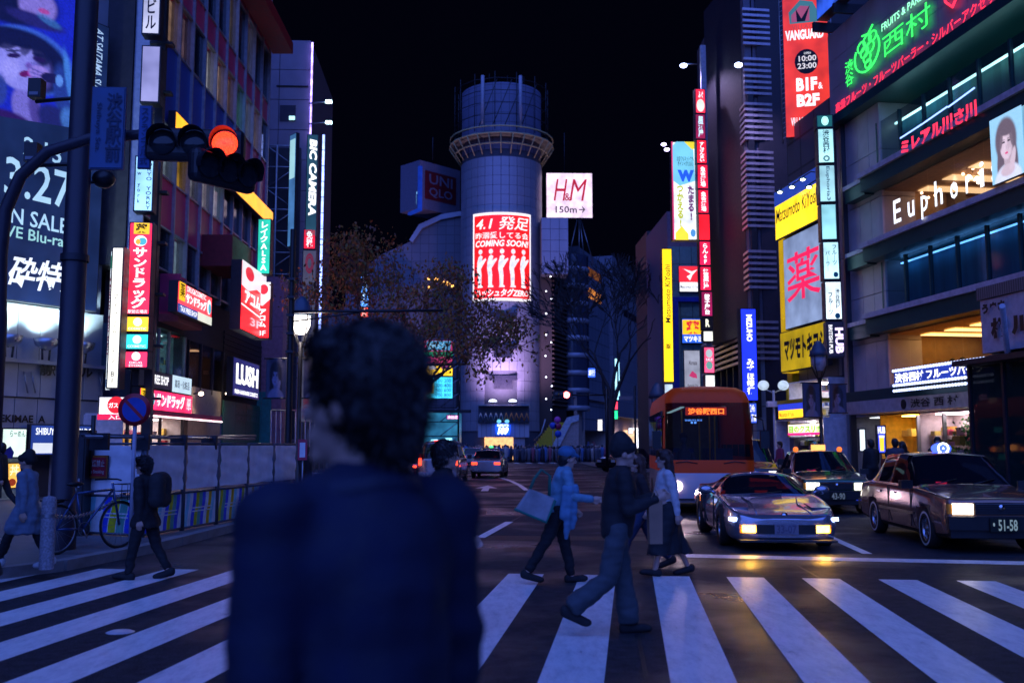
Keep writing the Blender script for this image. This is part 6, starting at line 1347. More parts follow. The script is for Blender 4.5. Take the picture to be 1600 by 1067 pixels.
# silver sports car
def sports(name, label, loc, rz):
    r = thing(name, label, 'car', loc, rz); paint = carpaint('silver_paint', (.46, .44, .5), .2, .75)
    def s2(zb, wb, wr, wm, zs, ws, wt, zt, zc): return sec(zb, wb, wr, wm, zs, ws, wt, zt, zc, zb + (zs - zb) * .62)
    st = [(0.0, s2(.2, .5, .56, .60, .46, .54, .3, .48, .49)), (.1, s2(.14, .68, .74, .78, .53, .7, .4, .545, .55)), (.35, s2(.13, .74, .82, .86, .60, .8, .5, .60, .60)), (.85, s2(.13, .76, .85, .895, .70, .83, .56, .66, .665)), (1.3, s2(.13, .76, .85, .9, .755, .83, .6, .74, .75)), (1.42, s2(.13, .76, .85, .9, .77, .82, .66, .775, .80)),
          (2.02, s2(.13, .76, .85, .89, .79, .8, .52, 1.10, 1.14)), (2.1, s2(.13, .76, .85, .89, .795, .8, .515, 1.12, 1.165)), (2.5, s2(.13, .76, .86, .9, .81, .81, .51, 1.12, 1.16)), (2.62, s2(.13, .76, .86, .905, .82, .82, .51, 1.10, 1.14)), (3.1, s2(.14, .76, .86, .91, .86, .82, .5, .99, 1.03)), (3.9, s2(.16, .76, .84, .9, .87, .8, .5, .89, .9)), (4.3, s2(.22, .74, .82, .88, .85, .78, .5, .87, .88)), (4.42, s2(.3, .7, .76, .8, .78, .72, .45, .8, .81))]
    def fm(i, j):
        if i == 5 and j in (5, 6): return 1
        if j == 5 and i in (6, 7): return 1
        if i == 9 and j == 6: return 1
        return 2 if j < 1 else 0
    me = loft(st, fm, .35, [((.92, .31), .35, -1.2, -.5), ((.92, .31), .35, .5, 1.2), ((3.45, .32), .36, -1.2, -.5), ((3.45, .32), .36, .5, 1.2)])
    split_mats(me, ['body', 'window', 'underbody'], [paint, CGL, RUBBER], r)
    for x, rr in ((.92, .305), (3.45, .32)):
        for y in (-.78, .78): wheel(r, x, y, rr, .23, 7)
    MB().obox((.03, 0, .33), .1, .9, .14).build('grille', BLACK, r)
    MB().obox((.0, 0, .165), .35, 1.46, .03).build('front_lip', DKMETAL, r)
    for s in (-1, 1):
        MB().obox((.055, s * .555, .335), .1, .2, .105, (0, 0, -s * .18)).build('fog_light', emat((1, .5, .03), 26, .2, 30), r)
        MB().obox((.075, s * .53, .335), .1, .32, .135, (0, 0, -s * .18)).build('fog_housing', mat('amber_lens', (.5, .2, .02), .2), r)
        MB().obox((.19, s * .76, .47), .12, .12, .055, (0, .1, -s * .7)).build('side_light', emat((.35, .5, 1), 9, 0), r)
        MB().obox((.12, s * .55, .475), .1, .26, .05, (0, .3, -s * .2)).build('indicator', mat('lens_clear', (.4, .38, .42), .1), r)
        hl = MB(); hl.obox((.6, s * .62, .655), .36, .3, .02, (0, -.14, -s * .12)); hl.build('popup_headlight', mat('headlamp_cover', (.36, .35, .4), .12, .8), r)
        mi = MB(); mi.ell((1.72, s * .98, .86), (.07, .13, .075), 12, 8); mi.tube([(1.7, s * .82, .8), (1.71, s * .9, .84)], .03, 6); mi.build('door_mirror', paint, r)
        MB().obox((2.78, s * .895, .6), .3, .05, .3, (0, .3, 0)).build('side_intake', BLACK, r)
        for x in (1.5, 2.6): MB().box(x - .004, x + .004, s * .897 - .02, s * .897 + .006, .25, .76).build('door_seam', BLACK, r)
        MB().tube([(.12, s * .12 + s * .3, .555), (.8, s * .36, .672), (1.3, s * .45, .75)], .012, 5).build('bonnet_crease', paint, r)
        MB().obox((4.4, s * .5, .68), .06, .5, .1).build('tail_light', emat((1, .05, .02), .4, 0), r)
    MB().lathe([(0, 0), (.05, 0), (.05, .01), (0, .01)], 12, Matrix.Translation((.1, 0, .535)) @ Matrix.Rotation(R(-70), 4, 'Y')).build('badge', CHROME, r)
    plate(r, -.03, .335, '33-07', -1, (.22, .2, .26), (.12, .11, .17), .36, .15)
    MB().obox((1.9, .35, .55), .2, .45, .6, (0, .3, 0)).build('seat', mat('seat_cloth', (.05, .05, .06), .8), r); MB().obox((1.9, -.35, .55), .2, .45, .6, (0, .3, 0)).build('seat', mat('seat_cloth', (.05, .05, .06), .8), r)
    MB().tube([(1.33, .3, .79), (1.45, -.25, .84)], .012, 5).build('wiper', BLACK, r)
    return r
fw_s, rw_s = G(1120, 851), G(1090, 826)
d = rw_s - fw_s; ang = math.atan2(d.y, d.x); print('sports wheelbase', d.length, math.degrees(ang))
ang = R(86.5); t = sports('sports_car', 'low silver sports car with yellow fog lights waiting at the stop line', place(fw_s, ang, 1, .92, .88) + Vector((.05, 0, 0)), ang)
for s in (-1, 1): spot('fog_beam', t.matrix_basis @ Vector((-.02, s * .555, .34)), t.matrix_basis @ Vector((-6, s * .7, -.1)), 13, (1, .5, .06), R(95), .7, .06)
# orange community bus
def bus(name, label, loc, rz):
    r = thing(name, label, 'bus', loc, rz)
    W2, L, H = 1.04, 6.3, 3.05
    def loop(hw, x0, x1, rf, rr=.18, nc=5):
        pts_ = []
        for cx, cy, a0, a1, q in ((x0 + rf, hw - rf, 180, 90, rf), (x1 - rr, hw - rr, 90, 0, rr), (x1 - rr, -hw + rr, 0, -90, rr), (x0 + rf, -hw + rf, -90, -180, rf)):
            for k in range(nc + 1):
                a = R(a0 + (a1 - a0) * k / nc); pts_.append((cx + q * math.cos(a), cy + q * math.sin(a)))
        return pts_
    lv = [(.3, W2 - .03, .06, L - .05, .25), (.42, W2, .0, L, .28), (.8, W2, -.02, L, .28), (.98, W2, -.02, L, .28), (1.22, W2, .0, L, .28), (1.28, W2, .01, L, .28), (2.2, W2 - .02, .1, L, .3), (2.62, W2 - .04, .2, L - .02, .32), (2.68, W2 - .04, .22, L - .02, .32), (2.88, W2 - .1, .34, L - .08, .38), (3.0, W2 - .26, .6, L - .25, .4), (H, W2 - .55, 1.0, L - .6, .4)]
    rings = [[(x, y, z_) for x, y in loop(hw, x0, x1, rf)] for z_, hw, x0, x1, rf in lv]
    n = len(rings[0]); vs = [p for q in rings for p in q]
    parts = {}
    def cat_(i, j):
        a = vs[i * n + j]; b = vs[i * n + (j + 1) % n]
        mx, my = (a[0] + b[0]) / 2, (a[1] + b[1]) / 2
        if 5 <= i <= 6 and (mx < .36 and abs(my) < W2 - .03): return 'windscreen'
        if i < 3: return 'lower_panel'
        return 'body'
    fac = {}
    for i in range(len(lv) - 1):
        for j in range(n): fac.setdefault(cat_(i, j), []).append((i * n + j, i * n + (j + 1) % n, (i + 1) * n + (j + 1) % n, (i + 1) * n + j))
    OR = mat('orange_paint', (1., .075, .004), .42, 0., var=.05, spec=.25); WH = carpaint('white_bus_paint', (.6, .56, .6), .35, 0.)
    fac['body'].append([(len(lv) - 1) * n + j for j in range(n)])
    bglass = glass('bus_glass', (.004, .005, .008), .55, .03); bglass.node_tree.nodes['Principled BSDF'].inputs['Specular IOR Level'].default_value = .12
    for nm, m in (('body', OR), ('lower_panel', WH), ('windscreen', bglass)):
        mb = MB(); mp = {}
        for f in fac[nm]:
            g = []
            for v in f:
                if v not in mp: mp[v] = len(mb.v); mb.v.append(vs[v])
                g.append(mp[v])
            mb.f.append(g); mb.m.append(0); mb.sm.append(len(f) == 4)
        mb.build(nm, m, r, fix=True)
    for s in (-1, 1):
        xs_ = [.75, 1.55, 2.6, 3.7, 4.8, 5.9]
        for a, b in zip(xs_, xs_[1:]): MB().box(a + .04, b - .04, s * (W2 + .004) - .012, s * (W2 + .004) + .012, 1.35, 2.45).build('side_window', CGL, r)
        wheel(r, 1.0, s * .93, .38, .24, 8); wheel(r, 5.0, s * .93, .38, .24, 8)
        mr = MB(); mr.tube([(.25, s * W2, 2.3), (.0, s * (W2 + .18), 2.2), (-.05, s * (W2 + .2), 1.85)], .02, 6); mr.obox((-.05, s * (W2 + .2), 1.75), .12, .2, .4); mr.build('mirror_arm', BLACK, r)
        MB().ell((-.01, s * .78, .68), (.06, .13, .13), 14, 8).build('headlight', emat((1, .8, .95), 7 if s > 0 else 1., .1), r)
        MB().ell((.0, s * .84, .48), (.05, .07, .06), 10, 6).build('indicator', emat((1, .25, .03), 3 if s > 0 else .3, 0), r)
        MB().tube([(.0, s * .3, 1.2), (-.02, s * .55, 1.25), (-.01, s * .8, 1.22)], .012, 5).build('wiper', BLACK, r)
    fr = MB(); xs_ = [(x - .012, y) for x, y in loop(W2 - .005, .04, L, .3) if x < .36]
    MB().box(-.04, .03, -.75, .75, .36, .4).build('bumper_seam', DKMETAL, r)
    MB().obox((.02, -.62, 1.12), .02, .16, .2).build('wheelchair_badge', emat((.02, .08, .6), .5, 0), r)
    # inside: floor, ceiling lamps, driver's seat, poles, destination board
    MB().box(.4, L - .2, -.95, .95, .35, .42).build('floor', mat('dark_cloth', (.03, .025, .03), .8), r)
    MB().box(.35, .75, -.95, .95, .9, 1.15).build('dashboard', BLACK, r)
    MB().box(L - .3, L - .25, -.95, .95, .4, 2.6).build('rear_wall', mat('bus_inner', (.12, .16, .18), .6), r)
    for y in (-.5, .5): MB().box(1.2, 5.6, y - .05, y + .05, 2.55, 2.57).build('ceiling_lamp', emat((.5, .85, 1), .55, 0), r)
    for x, y in ((1.3, .1), (1.9, -.35), (2.6, .4), (3.4, -.4)): MB().tube([(x, y, .4), (x, y, 2.6)], .02, 6).build('grab_pole', mat('pole_yellow', (.6, .45, .05), .4), r)
    for x, y in ((1.3, .5), (2.4, -.6), (3.2, .6), (4.0, -.6), (4.8, .6), (4.8, -.6)): MB().obox((x, y, 1.1), .12, .5, .9).obox((x - .2, y, .75), .5, .5, .12).build('seat', mat('bus_seat', (.05, .08, .2), .8), r)
    db = MB().obox((.3, .05, 2.42), .06, 1.0, .22).build('destination_board', BLACK, r)
    m_ = MB(); put_text(m_, '渋谷駅西口', -.42, .42, -.075, .075, 0, bold=.035); m_.v = [(.255, .05 - a, 2.42 + c) for a, b, c in m_.v]; m_.build('lettering', emat((1, .16, .02), 4.5, 0), db)
    MB().obox((.262, .05, 2.42), .004, .96, .19).build('board_glow', emat((.5, .03, .01), .8, 0), db)
    m_ = MB(); put_text(m_, 'SHIBUYA BUS\n■ ■', -.2, .2, -.05, .05, 0); m_.v = [(.2, .35 - a, 2.18 + c) for a, b, c in m_.v]; m_.build('route_notice', emat((.1, .3, 1), 2.5, 0), r)
    hd = thing('bus_driver', 'bus driver in dark uniform seated behind the windscreen', 'person', r.location, 0)
    M_ = r.matrix_basis
    mb = MB(); mb.ell((0, 0, 1.78), (.1, .09, .13)).tube([(0.02, 0, .8), (0, 0, 1.2), (0, 0, 1.45), (0, 0, 1.56), (0, 0, 1.66)], [.18, .2, .17, .07, .06], 12).tube([(0, .2, 1.42), (-.12, .26, 1.2), (-.35, .12, 1.22)], [.07, .06, .04], 8).tube([(0, -.2, 1.42), (-.12, -.26, 1.2), (-.35, -.12, 1.22)], [.07, .06, .04], 8)
    mb.build('body', mat('uniform', (.06, .07, .1), .8), hd); MB().ell((.01, 0, 1.84), (.11, .1, .1)).build('cap', mat('dark_cloth', (.03, .025, .03), .8), hd)
    hd.location = M_ @ Vector((1.15, .5, .0)); hd.rotation_euler = (0, 0, rz)
    return r
bf = G(1112, 806); bang = R(85.5)
t = bus('orange_bus', 'small orange and white community bus with lit kanji destination board', (bf.x, bf.y, 0), bang)
spot('bus_beam', t.matrix_basis @ Vector((-.1, .78, .68)), t.matrix_basis @ Vector((-9, 1.2, -.1)), 40, (1, .7, .85), R(75), .6, .08)
spot('bus_beam', t.matrix_basis @ Vector((-.1, -.78, .68)), t.matrix_basis @ Vector((-9, -.4, -.1)), 15, (1, .7, .85), R(70), .6, .08)
# left lanes: cars seen from behind
SP2 = carpaint('silver_grey', (.42, .42, .46), .25, .7)
m0 = G(706, 757); van('grey_minivan', 'silver minivan seen from behind with glowing red tail lights', (m0.x - .35, m0.y + 4.75, 0), R(-90 - 3), SP2, 4.75, 1.85, 'rear')
m0 = G(769, 747); sedan('silver_sedan', 'silver sedan seen from behind with red tail lights right of the minivan', (m0.x, m0.y + 4.7, 0), R(-90 - 4), SP2, False, False, False, tail=True, roof=1.42)
m0 = G(742, 729); sedan('white_sedan', 'pale sedan further ahead between minivan and silver sedan', (m0.x, m0.y + 4.7, 0), R(-90 - 4), carpaint('pearl', (.5, .5, .55), .3, .3), False, tail=True)
m0 = G(769, 728); t = sedan('dark_taxi', 'dark taxi ahead of the silver sedan with green roof lamp', (m0.x, m0.y + 6, 0), R(-90 - 4), carpaint('navy', (.02, .02, .04), .2, .3), False, tail=True); roofbox(t, 2.3, 1.5, (.05, 1, .15), 4)
m0 = G(925, 737); sedan('black_sedan', 'black sedan turning left in front of the far crowd', (m0.x + 1.0, m0.y + 1.0, 0), R(90 - 42), carpaint('black_paint', (.012, .012, .016), .15, .3), False)
m0 = G(985, 727); sedan('dark_queue_car', 'dark car queueing behind the pedestrians left of the bus', (m0.x, m0.y + 1, 0), R(86), carpaint('navy', (.02, .02, .04), .2, .3), True)
m0 = G(700, 717); t = van('white_truck', 'white delivery van with bright lights far ahead beside the cyan shop', (m0.x, m0.y, 0), R(70), carpaint('pearl', (.5, .5, .55), .3, .3), 5.2, 2.4, 'front')
def scooter(loc, rz):
    r = thing('scooter', 'small scooter with red tail lamp ahead of the minivan', 'scooter', loc, rz)
    for x in (0, 1.25):
        MB().tube([(x + .22 * math.cos(k * math.pi / 10), 0, .24 + .22 * math.sin(k * math.pi / 10)) for k in range(21)], .045, 8).build('wheel', TYRE, r)
    b = MB(); b.tube([(.1, 0, .5), (.35, 0, .42), (.8, 0, .38), (1.1, 0, .6), (1.45, 0, .75)], [.1, .13, .1, .16, .12], 10); b.tube([(0, 0, .25), (.25, 0, .95)], .04, 6); b.build('body', carpaint('pearl', (.5, .5, .55), .3, .3), r)
    MB().obox((1.1, 0, .8), .65, .26, .1).build('seat', BLACK, r); MB().tube([(.25, -.3, .98), (.22, 0, .95), (.25, .3, .98)], .018, 6).build('handlebar', DKMETAL, r)
    MB().obox((1.52, 0, .68), .06, .16, .1).build('tail_light', emat((1, .05, .02), 5, 0), r); return r
sc0 = G(648, 752); scooter((sc0.x, sc0.y + 1.4, 0), R(-90))
# ------------------------------------------------------------------ people
SKIN, HAIR = mat('skin', (.55, .33, .25), .55, var=.08, scale=12), mat('black_hair', (.012, .010, .012), .5, var=.4, scale=60, streak=.2)
def capsule(mb, p, q, r0, r1, n=12, cap=1.):
    p, q = Vector(p), Vector(q); d = (q - p); L = d.length
    if L < 1e-6: return
    d /= L; pts, rs = [], []
    for k in range(4): a = math.pi / 2 * (1 - k / 4); pts.append(p - d * r0 * math.sin(a)); rs.append(max(r0 * math.cos(a), r0 * .02))
    pts += [p, q]; rs += [r0, r1]
    for k in range(1, 5): a = math.pi / 2 * k / 4; pts.append(q + d * r1 * cap * math.sin(a)); rs.append(max(r1 * math.cos(a), r1 * .02))
    mb.tube(pts, rs, n)
def blob(parts, vox=.014, smooth=4, wrinkle=0., wscale=9., hem=None):
    mb = MB()
    for p in parts:
        if p[0] == 'c': capsule(mb, *p[1:])
        else: mb.ell(p[1], p[2], 16, 12, Euler(p[3]).to_matrix() if len(p) > 3 else None)
    me = mb.mesh('blob', SKIN)
    me = evaluated(me, [('REMESH', dict(mode='VOXEL', voxel_size=vox)), ('SMOOTH', dict(iterations=smooth, factor=.5))])
    if wrinkle and vox < .02:
        for v in me.vertices:
            n = noise.noise(v.co * wscale) * .6 + noise.noise(Vector((v.co.x * wscale * .6, v.co.y * wscale * .6, v.co.z * wscale * 2.2)) + Vector((3, 5, 7))) * .6
            v.co += v.normal * n * wrinkle
    if hem is not None:
        for v in me.vertices:
            if v.co.z < hem: v.co.z = hem + (v.co.z - hem) * .04 + .012 * math.sin(v.co.x * 40) * math.sin(v.co.y * 37)
    me.polygons.foreach_set('use_smooth', [True] * len(me.polygons)); me.materials.clear()
    return me
def tufts(me, n=2600, ln=.024):
    """short strands standing off the hair surface"""
    rr = random.Random(4); vs, fs = [tuple(v.co) for v in me.vertices], [list(p.vertices) for p in me.polygons]; ps = list(me.polygons)
    cz = sum(v[2] for v in vs) / len(vs)
    for k in range(n):
        p = rr.choice(ps); c, nn = p.center, p.normal; d = (nn * .28 + Vector((rr.gauss(0, .3), rr.gauss(0, .3), -.55 + rr.gauss(0, .3)))).normalized(); L = ln * rr.uniform(.5, 1.2)
        s = d.cross(nn); s = s.normalized() * .0022 if s.length > .01 else Vector((.002, 0, 0)); o = len(vs)
        vs += [tuple(c + s), tuple(c - s), tuple(c + d * L * .6 + nn * .006 - s * .7), tuple(c + d * L)]; fs += [[o, o + 1, o + 2, o + 3]]
    m2 = bpy.data.meshes.new('hair'); m2.from_pydata(vs, [], fs); m2.polygons.foreach_set('use_smooth', [True] * len(m2.polygons)); return m2
def part(name, me, m, parent):
    me.name = name; me.materials.clear(); me.materials.append(m); return link(name, me, parent)
def joints(H, lean=4, L=(20, 5), Rr=(-20, 15), la=(-20, 8, 15), ra=(20, 8, 15), hy=0, hp=0):
    """faces +x; legs (hip, knee), arms (swing, spread, elbow) in degrees"""
    J = {}; th, sh, ft = .245 * H, .235 * H, .045 * H
    def leg(t, k, y):
        hip = Vector((0, y, 0)); a = R(t); kn = hip + Vector((math.sin(a), y * .1, -math.cos(a))) * th; b = R(t - k); an = kn + Vector((math.sin(b), -y * .1, -math.cos(b))) * sh
        foot = R(min(30, max(-50, (t - k)))) * .6; toe = an + Vector((math.cos(foot) * .14, 0, math.sin(foot) * .14 - ft * .55)); heel = an + Vector((-.045, 0, -ft * .55 - .02 * math.sin(foot)))
        return hip, kn, an, toe, heel
    J['L'], J['R'] = leg(*L, .09), leg(*Rr, -.09)
    low = min(min(q.z for q in J[s][2:]) for s in 'LR') - .03
    up = Vector((0, 0, -low))
    for s in 'LR': J[s] = [q + up for q in J[s]]
    pel = up.copy(); l = R(lean); ax = Vector((math.sin(l), 0, math.cos(l)))
    J['pel'] = pel; J['chest'] = pel + ax * .20 * H; J['neck'] = pel + ax * .305 * H; J['head'] = J['neck'] + Vector((math.sin(l) * .02 + .015, 0, .085 * H))
    for s, y, (sw, sprd, el) in (('l', 1, la), ('r', -1, ra)):
        S = pel + ax * .272 * H + Vector((0, y * .098 * H, 0)); a, b = R(sw), R(sprd)
        dn = Vector((math.sin(a), y * math.sin(b), -math.cos(a))).normalized(); E = S + dn * .165 * H
        c = R(sw + el); df = Vector((math.sin(c), y * math.sin(b) * (.2 if el < 60 else -.5), -math.cos(c))).normalized(); Wr = E + df * .145 * H
        J[s] = (S, E, Wr, Wr + df * .045 * H, df)
    J['hy'], J['hp'] = R(hy), R(hp); return J
def body_parts(J, H, hands=True):
    k = H / 1.7; p = []
    pel, ch, nk, hd = J['pel'], J['chest'], J['neck'], J['head']
    p += [('e', pel, (.11 * k, .155 * k, .12 * k)), ('c', pel, ch, .115 * k, .125 * k), ('e', ch + Vector((0, 0, .03)), (.11 * k, .165 * k, .16 * k)), ('c', ch + Vector((0, 0, .1 * k)), nk, .09 * k, .055 * k), ('c', nk, hd - Vector((.012, 0, .05 * k)), .056 * k, .052 * k)]
    for s in 'LR':
        h, kn, an, toe, heel = J[s]; p += [('c', h, kn, .08 * k, .052 * k), ('c', kn, an, .05 * k, .036 * k), ('c', heel, toe, .035, .03)]
    for s in 'lr':
        S, E, Wr, Hd, df = J[s]; p += [('c', S, E, .05 * k, .04 * k), ('c', E, Wr, .038 * k, .026 * k)]
        if hands:
            up_ = Vector((0, 0, 1)); sd = df.cross(Vector((0, 1, 0))); sd = sd.normalized() if sd.length > .1 else Vector((1, 0, 0)); nrm = df.cross(sd).normalized()
            p += [('c', Wr, Hd, .026, .03), ('c', Wr + df * .04 + sd * .02, Hd + sd * .022, .016, .018), ('c', Wr + df * .04 - sd * .02, Hd - sd * .022, .016, .018)]
            for f, (o_, ln) in enumerate(((-.03, .055), (-.010, .068), (.010, .064), (.029, .05))):
                a = Hd + sd * o_; b = a + df * ln * .55 + nrm * .006; c = b + df * ln * .35 + nrm * .022; p += [('c', a, b, .0095, .0088), ('c', b, c, .0088, .0075)]
            a = Wr + df * .02 - sd * .03; b = a + df * .035 - sd * .025; p += [('c', a, b, .012, .010), ('c', b, b + df * .03 + nrm * .01, .010, .008)]
    Rh = Euler((0, J['hp'], J['hy'])).to_matrix()
    def hh(x, y, z_): return hd + Rh @ Vector((x, y, z_)) * k
    hr = (0, J['hp'], J['hy'])
    p += [('e', hh(-.01, 0, .02), (.098 * k, .078 * k, .10 * k), hr), ('e', hh(.025, 0, -.05), (.066 * k, .058 * k, .075 * k), hr), ('c', hh(.085, 0, .0), hh(.108, 0, -.028), .012 * k, .016 * k), ('c', hh(.075, -.03, -.068), hh(.075, .03, -.068), .014 * k, .014 * k), ('c', hh(.07, -.018, -.1), hh(.07, .018, -.1), .018 * k, .018 * k), ('c', hh(.078, -.04, .022), hh(.078, .04, .022), .016 * k, .016 * k)]
    for s in (-1, 1): p += [('e', hh(-.005, s * .08, -.015), (.022 * k, .012 * k, .034 * k), hr), ('c', hh(.055, s * .04, -.02), hh(.03, s * .058, -.035), .022 * k, .02 * k)]
    return p, hh
def person(label, px, py, ptop, facing, H=None, z0=0., top=(.03, .03, .04), bottom=(.03, .03, .04), J=None, coat=0., skirt=None, hair='short', haircol=None, hat=None, shoes=(.015, .015, .018), bag=None, loc=None, fine=.011, flare=0., group=None, sleeve=1.):
    if loc is None: loc = G(px, py, z0)
    if H is None: H = (P(px, ptop, loc.y).z - z0) / 1.0
    r = thing('person', label, 'person', loc, R(facing), group); J = joints(H, **(J or {})); k = H / 1.7
    bp, hh = body_parts(J, H); part('body', blob(bp, fine or .02, 2), SKIN, r); gv = .016 if fine else .024
    cm = lambda c, n='cloth': mat('%s_%.2f_%.2f_%.2f' % ((n,) + tuple(c)), c, .8, var=.2, scale=14, bump=.2, bscale=120)
    pel, ch, nk = J['pel'], J['chest'], J['neck']
    # upper garment
    q = [('e', ch + Vector((0, 0, .04)), (.135 * k, .172 * k, .16 * k)), ('c', pel + Vector((0, 0, .02 - coat * .2)), ch, .15 * k + coat * .02, .15 * k), ('e', pel + Vector((0, 0, .0 - coat * .1)), (.145 * k, .18 * k, .10 * k + coat * .1)), ('c', ch + Vector((0, 0, .14 * k)), nk, .10 * k, .068 * k)]
    for s in 'lr':
        S, E, Wr, Hd, df = J[s]; q += [('c', S, E, .072 * k, .06 * k), ('c', E, E + (Wr - E) * sleeve, .058 * k, .046 * k), ('c', S, nk, .056 * k, .05 * k)]
    if coat: 
        for s in 'LR': h, kn, an, toe, heel = J[s]; q += [('c', h, h + (kn - h) * min(1, coat) * .9, .115 * k, .125 * k)]
        mk = pel + ((J['L'][1] + J['R'][1]) / 2 - pel) * min(1, coat) * 1.1; q += [('c', pel, mk, .15 * k, .19 * k)]
    hem = None if not coat else pel.z - .02 - coat * .42 * k
    part('jacket', blob(q, gv, 4, .016, 9, hem), cm(top), r)
    if skirt:
        ln = skirt[0]; q = [('e', pel, (.14 * k, .175 * k, .12 * k))]
        for s in 'LR':
            h, kn, an, toe, heel = J[s]; tgt = kn + (an - kn) * ln; q += [('c', h, kn, .13 * k, .14 * k), ('c', kn, tgt, .14 * k, .15 * k)]
        mid = (J['L'][1] + J['R'][1]) / 2; q += [('c', pel, mid, .14 * k, .17 * k), ('c', mid, mid + Vector((0, 0, -.22 * ln)), .17 * k, .18 * k)]
        part('skirt', blob(q, gv, 5, .016, 7, min(J['L'][1].z, J['R'][1].z) - .22 * ln), cm(skirt[1]), r)
    else:
        q = [('e', pel + Vector((0, 0, -.02)), (.125 * k, .165 * k, .11 * k))]
        for s in 'LR':
            h, kn, an, toe, heel = J[s]; q += [('c', h, kn, .098 * k, .075 * k + flare * .3), ('c', kn, an + (kn - an) * .05, .072 * k + flare * .3, .058 * k + flare, 12, .3)]
        part('trousers', blob(q, gv, 4, .016, 11), cm(bottom), r)
    for s in 'LR':
        h, kn, an, toe, heel = J[s]
        part('shoe', blob([('c', heel, toe, .045, .04), ('c', heel + Vector((0, 0, .02)), an + Vector((0, 0, -.03)), .045, .045), ('e', toe + Vector((.01, 0, -.005)), (.055, .043, .035))], .012 if fine else .02, 3), cm(shoes, 'leather'), r)
    hm = mat('hair_%.2f_%.2f' % tuple(haircol[:2]), haircol, .5, var=.4, scale=60) if haircol else HAIR
    hr = (0, J['hp'], J['hy'])
    q = [('e', hh(-.02, 0, .035), (.110 * k, .095 * k, .112 * k), hr), ('e', hh(-.045, 0, -.015), (.078 * k, .088 * k, .10 * k), hr), ('c', hh(.05, -.04, .095), hh(.05, .04, .095), .036 * k, .036 * k)]
    for s in (-1, 1): q.append(('c', hh(.02, s * .072, .03), hh(-.03, s * .076, -.03), .022 * k, .02 * k))
    if hair == 'short': q.append(('e', hh(-.058, 0, -.065), (.05 * k, .066 * k, .06 * k), hr))
    if hair == 'long':
        for s in (-1, 0, 1): q += [('c', hh(-.05, s * .06, 0), hh(-.07, s * .075, -.2), .055 * k, .06 * k), ('c', hh(-.07, s * .075, -.2), hh(-.06, s * .09, -.36), .06 * k, .035 * k)]
    if hat != 'beanie' or hair == 'long': part('hair', tufts(blob(q, .010 if fine else .02, 2, .004, 40)) if fine and not hat else blob(q[1:2] + q[3:] if hat == 'cap' else q, .012 if fine else .02, 2), hm, r)
    if hat == 'beanie':
        part('beanie', blob([('e', hh(-.025, 0, .05), (.115 * k, .10 * k, .115 * k), hr), ('c', hh(.06, -.04, .055), hh(.06, .04, .055), .045, .045), ('e', hh(-.04, 0, .1), (.085 * k, .08 * k, .09 * k), hr), ('c', hh(-.09, -.04, .02), hh(-.09, .04, .02), .04, .04)], .010, 3, .004, 25), cm((.014, .014, .018), 'knit'), r)
    if hat == 'cap': part('cap', blob([('e', hh(-.02, 0, .06), (.118 * k, .102 * k, .09 * k), hr), ('c', hh(.07, -.03, .05), hh(.13, 0, .04), .032, .02)], .010, 3), cm((.05, .16, .3), 'cap'), r)
    for s in (-1, 1): MB().ell(hh(.078, s * .031, .0), (.011, .013, .011), 8, 6).build('eye', mat('eye', (.3, .28, .26), .2), r)
    if bag == 'backpack': part('backpack', blob([('c', ch + Vector((-.19, -.07, .13)), ch + Vector((-.19, .07, .13)), .09, .09), ('c', ch + Vector((-.2, -.09, -.12)), ch + Vector((-.2, .09, -.12)), .10, .10), ('c', ch + Vector((-.2, -.08, .1)), ch + Vector((-.2, -.08, -.1)), .1, .1), ('c', ch + Vector((-.2, .08, .1)), ch + Vector((-.2, .08, -.1)), .1, .1)], .016, 4, .008, 12), cm((.018, .018, .022), 'pack'), r)
    return r, J
DK = (.011, .011, .015)
stride = dict(L=(28, 6), Rr=(-22, 20), la=(-22, 6, 18), ra=(24, 6, 22))
# the blurred man right in front
fgx = P(578, HZ, 1.9).x
fm_, Jf = person('man in dark blue suit jacket walking past close to the camera, seen from behind', 0, 0, 0, 130, H=1.86, top=(.006, .012, .045), bottom=DK, loc=Vector((fgx, 1.9, 0)), J=dict(lean=2, L=(10, 4), Rr=(-10, 10), la=(-4, 6, 10), ra=(2, 7, 12), hy=30, hp=-2), fine=.0085)
k_ = 1.86 / 1.7; nk_ = Jf['neck']
part('shirt_collar', blob([('c', nk_ + Vector((.045 * math.cos(a), .06 * math.sin(a), .0)), nk_ + Vector((.045 * math.cos(a + .5), .06 * math.sin(a + .5), .0)), .022, .022) for a in [i * .5 for i in range(13)]], .010, 2), mat('shirt_blue', (.16, .24, .42), .8), fm_)
ch_ = Jf['chest']
part('jacket_collar', blob([('c', nk_ + Vector((.02 - .085 * math.cos(a), .10 * math.sin(a), -.005 - .02 * abs(math.sin(a)))), nk_ + Vector((.02 - .085 * math.cos(a + .4), .10 * math.sin(a + .4), -.005 - .02 * abs(math.sin(a + .4)))), .036, .036) for a in [-1.8 + i * .4 for i in range(9)]], .014, 3), mat('suit_collar', (.008, .015, .05), .7), fm_)
person('pedestrian in long grey-blue coat with white shoes by the granite post', 38, 888, 704, 178, z0=.125, top=(.16, .22, .30), bottom=DK, coat=.85, shoes=(.55, .55, .58), J=dict(lean=3, L=(26, 4), Rr=(-16, 12), la=(-12, 6, 12), ra=(14, 6, 12)), hat='beanie')
person('man in black with backpack stepping onto the crossing at left', 224, 905, 709, 172, top=DK, bottom=DK, coat=.35, bag='backpack', J=dict(lean=5, L=(14, 4), Rr=(-14, 16), la=(-10, 6, 10), ra=(8, 6, 14)))
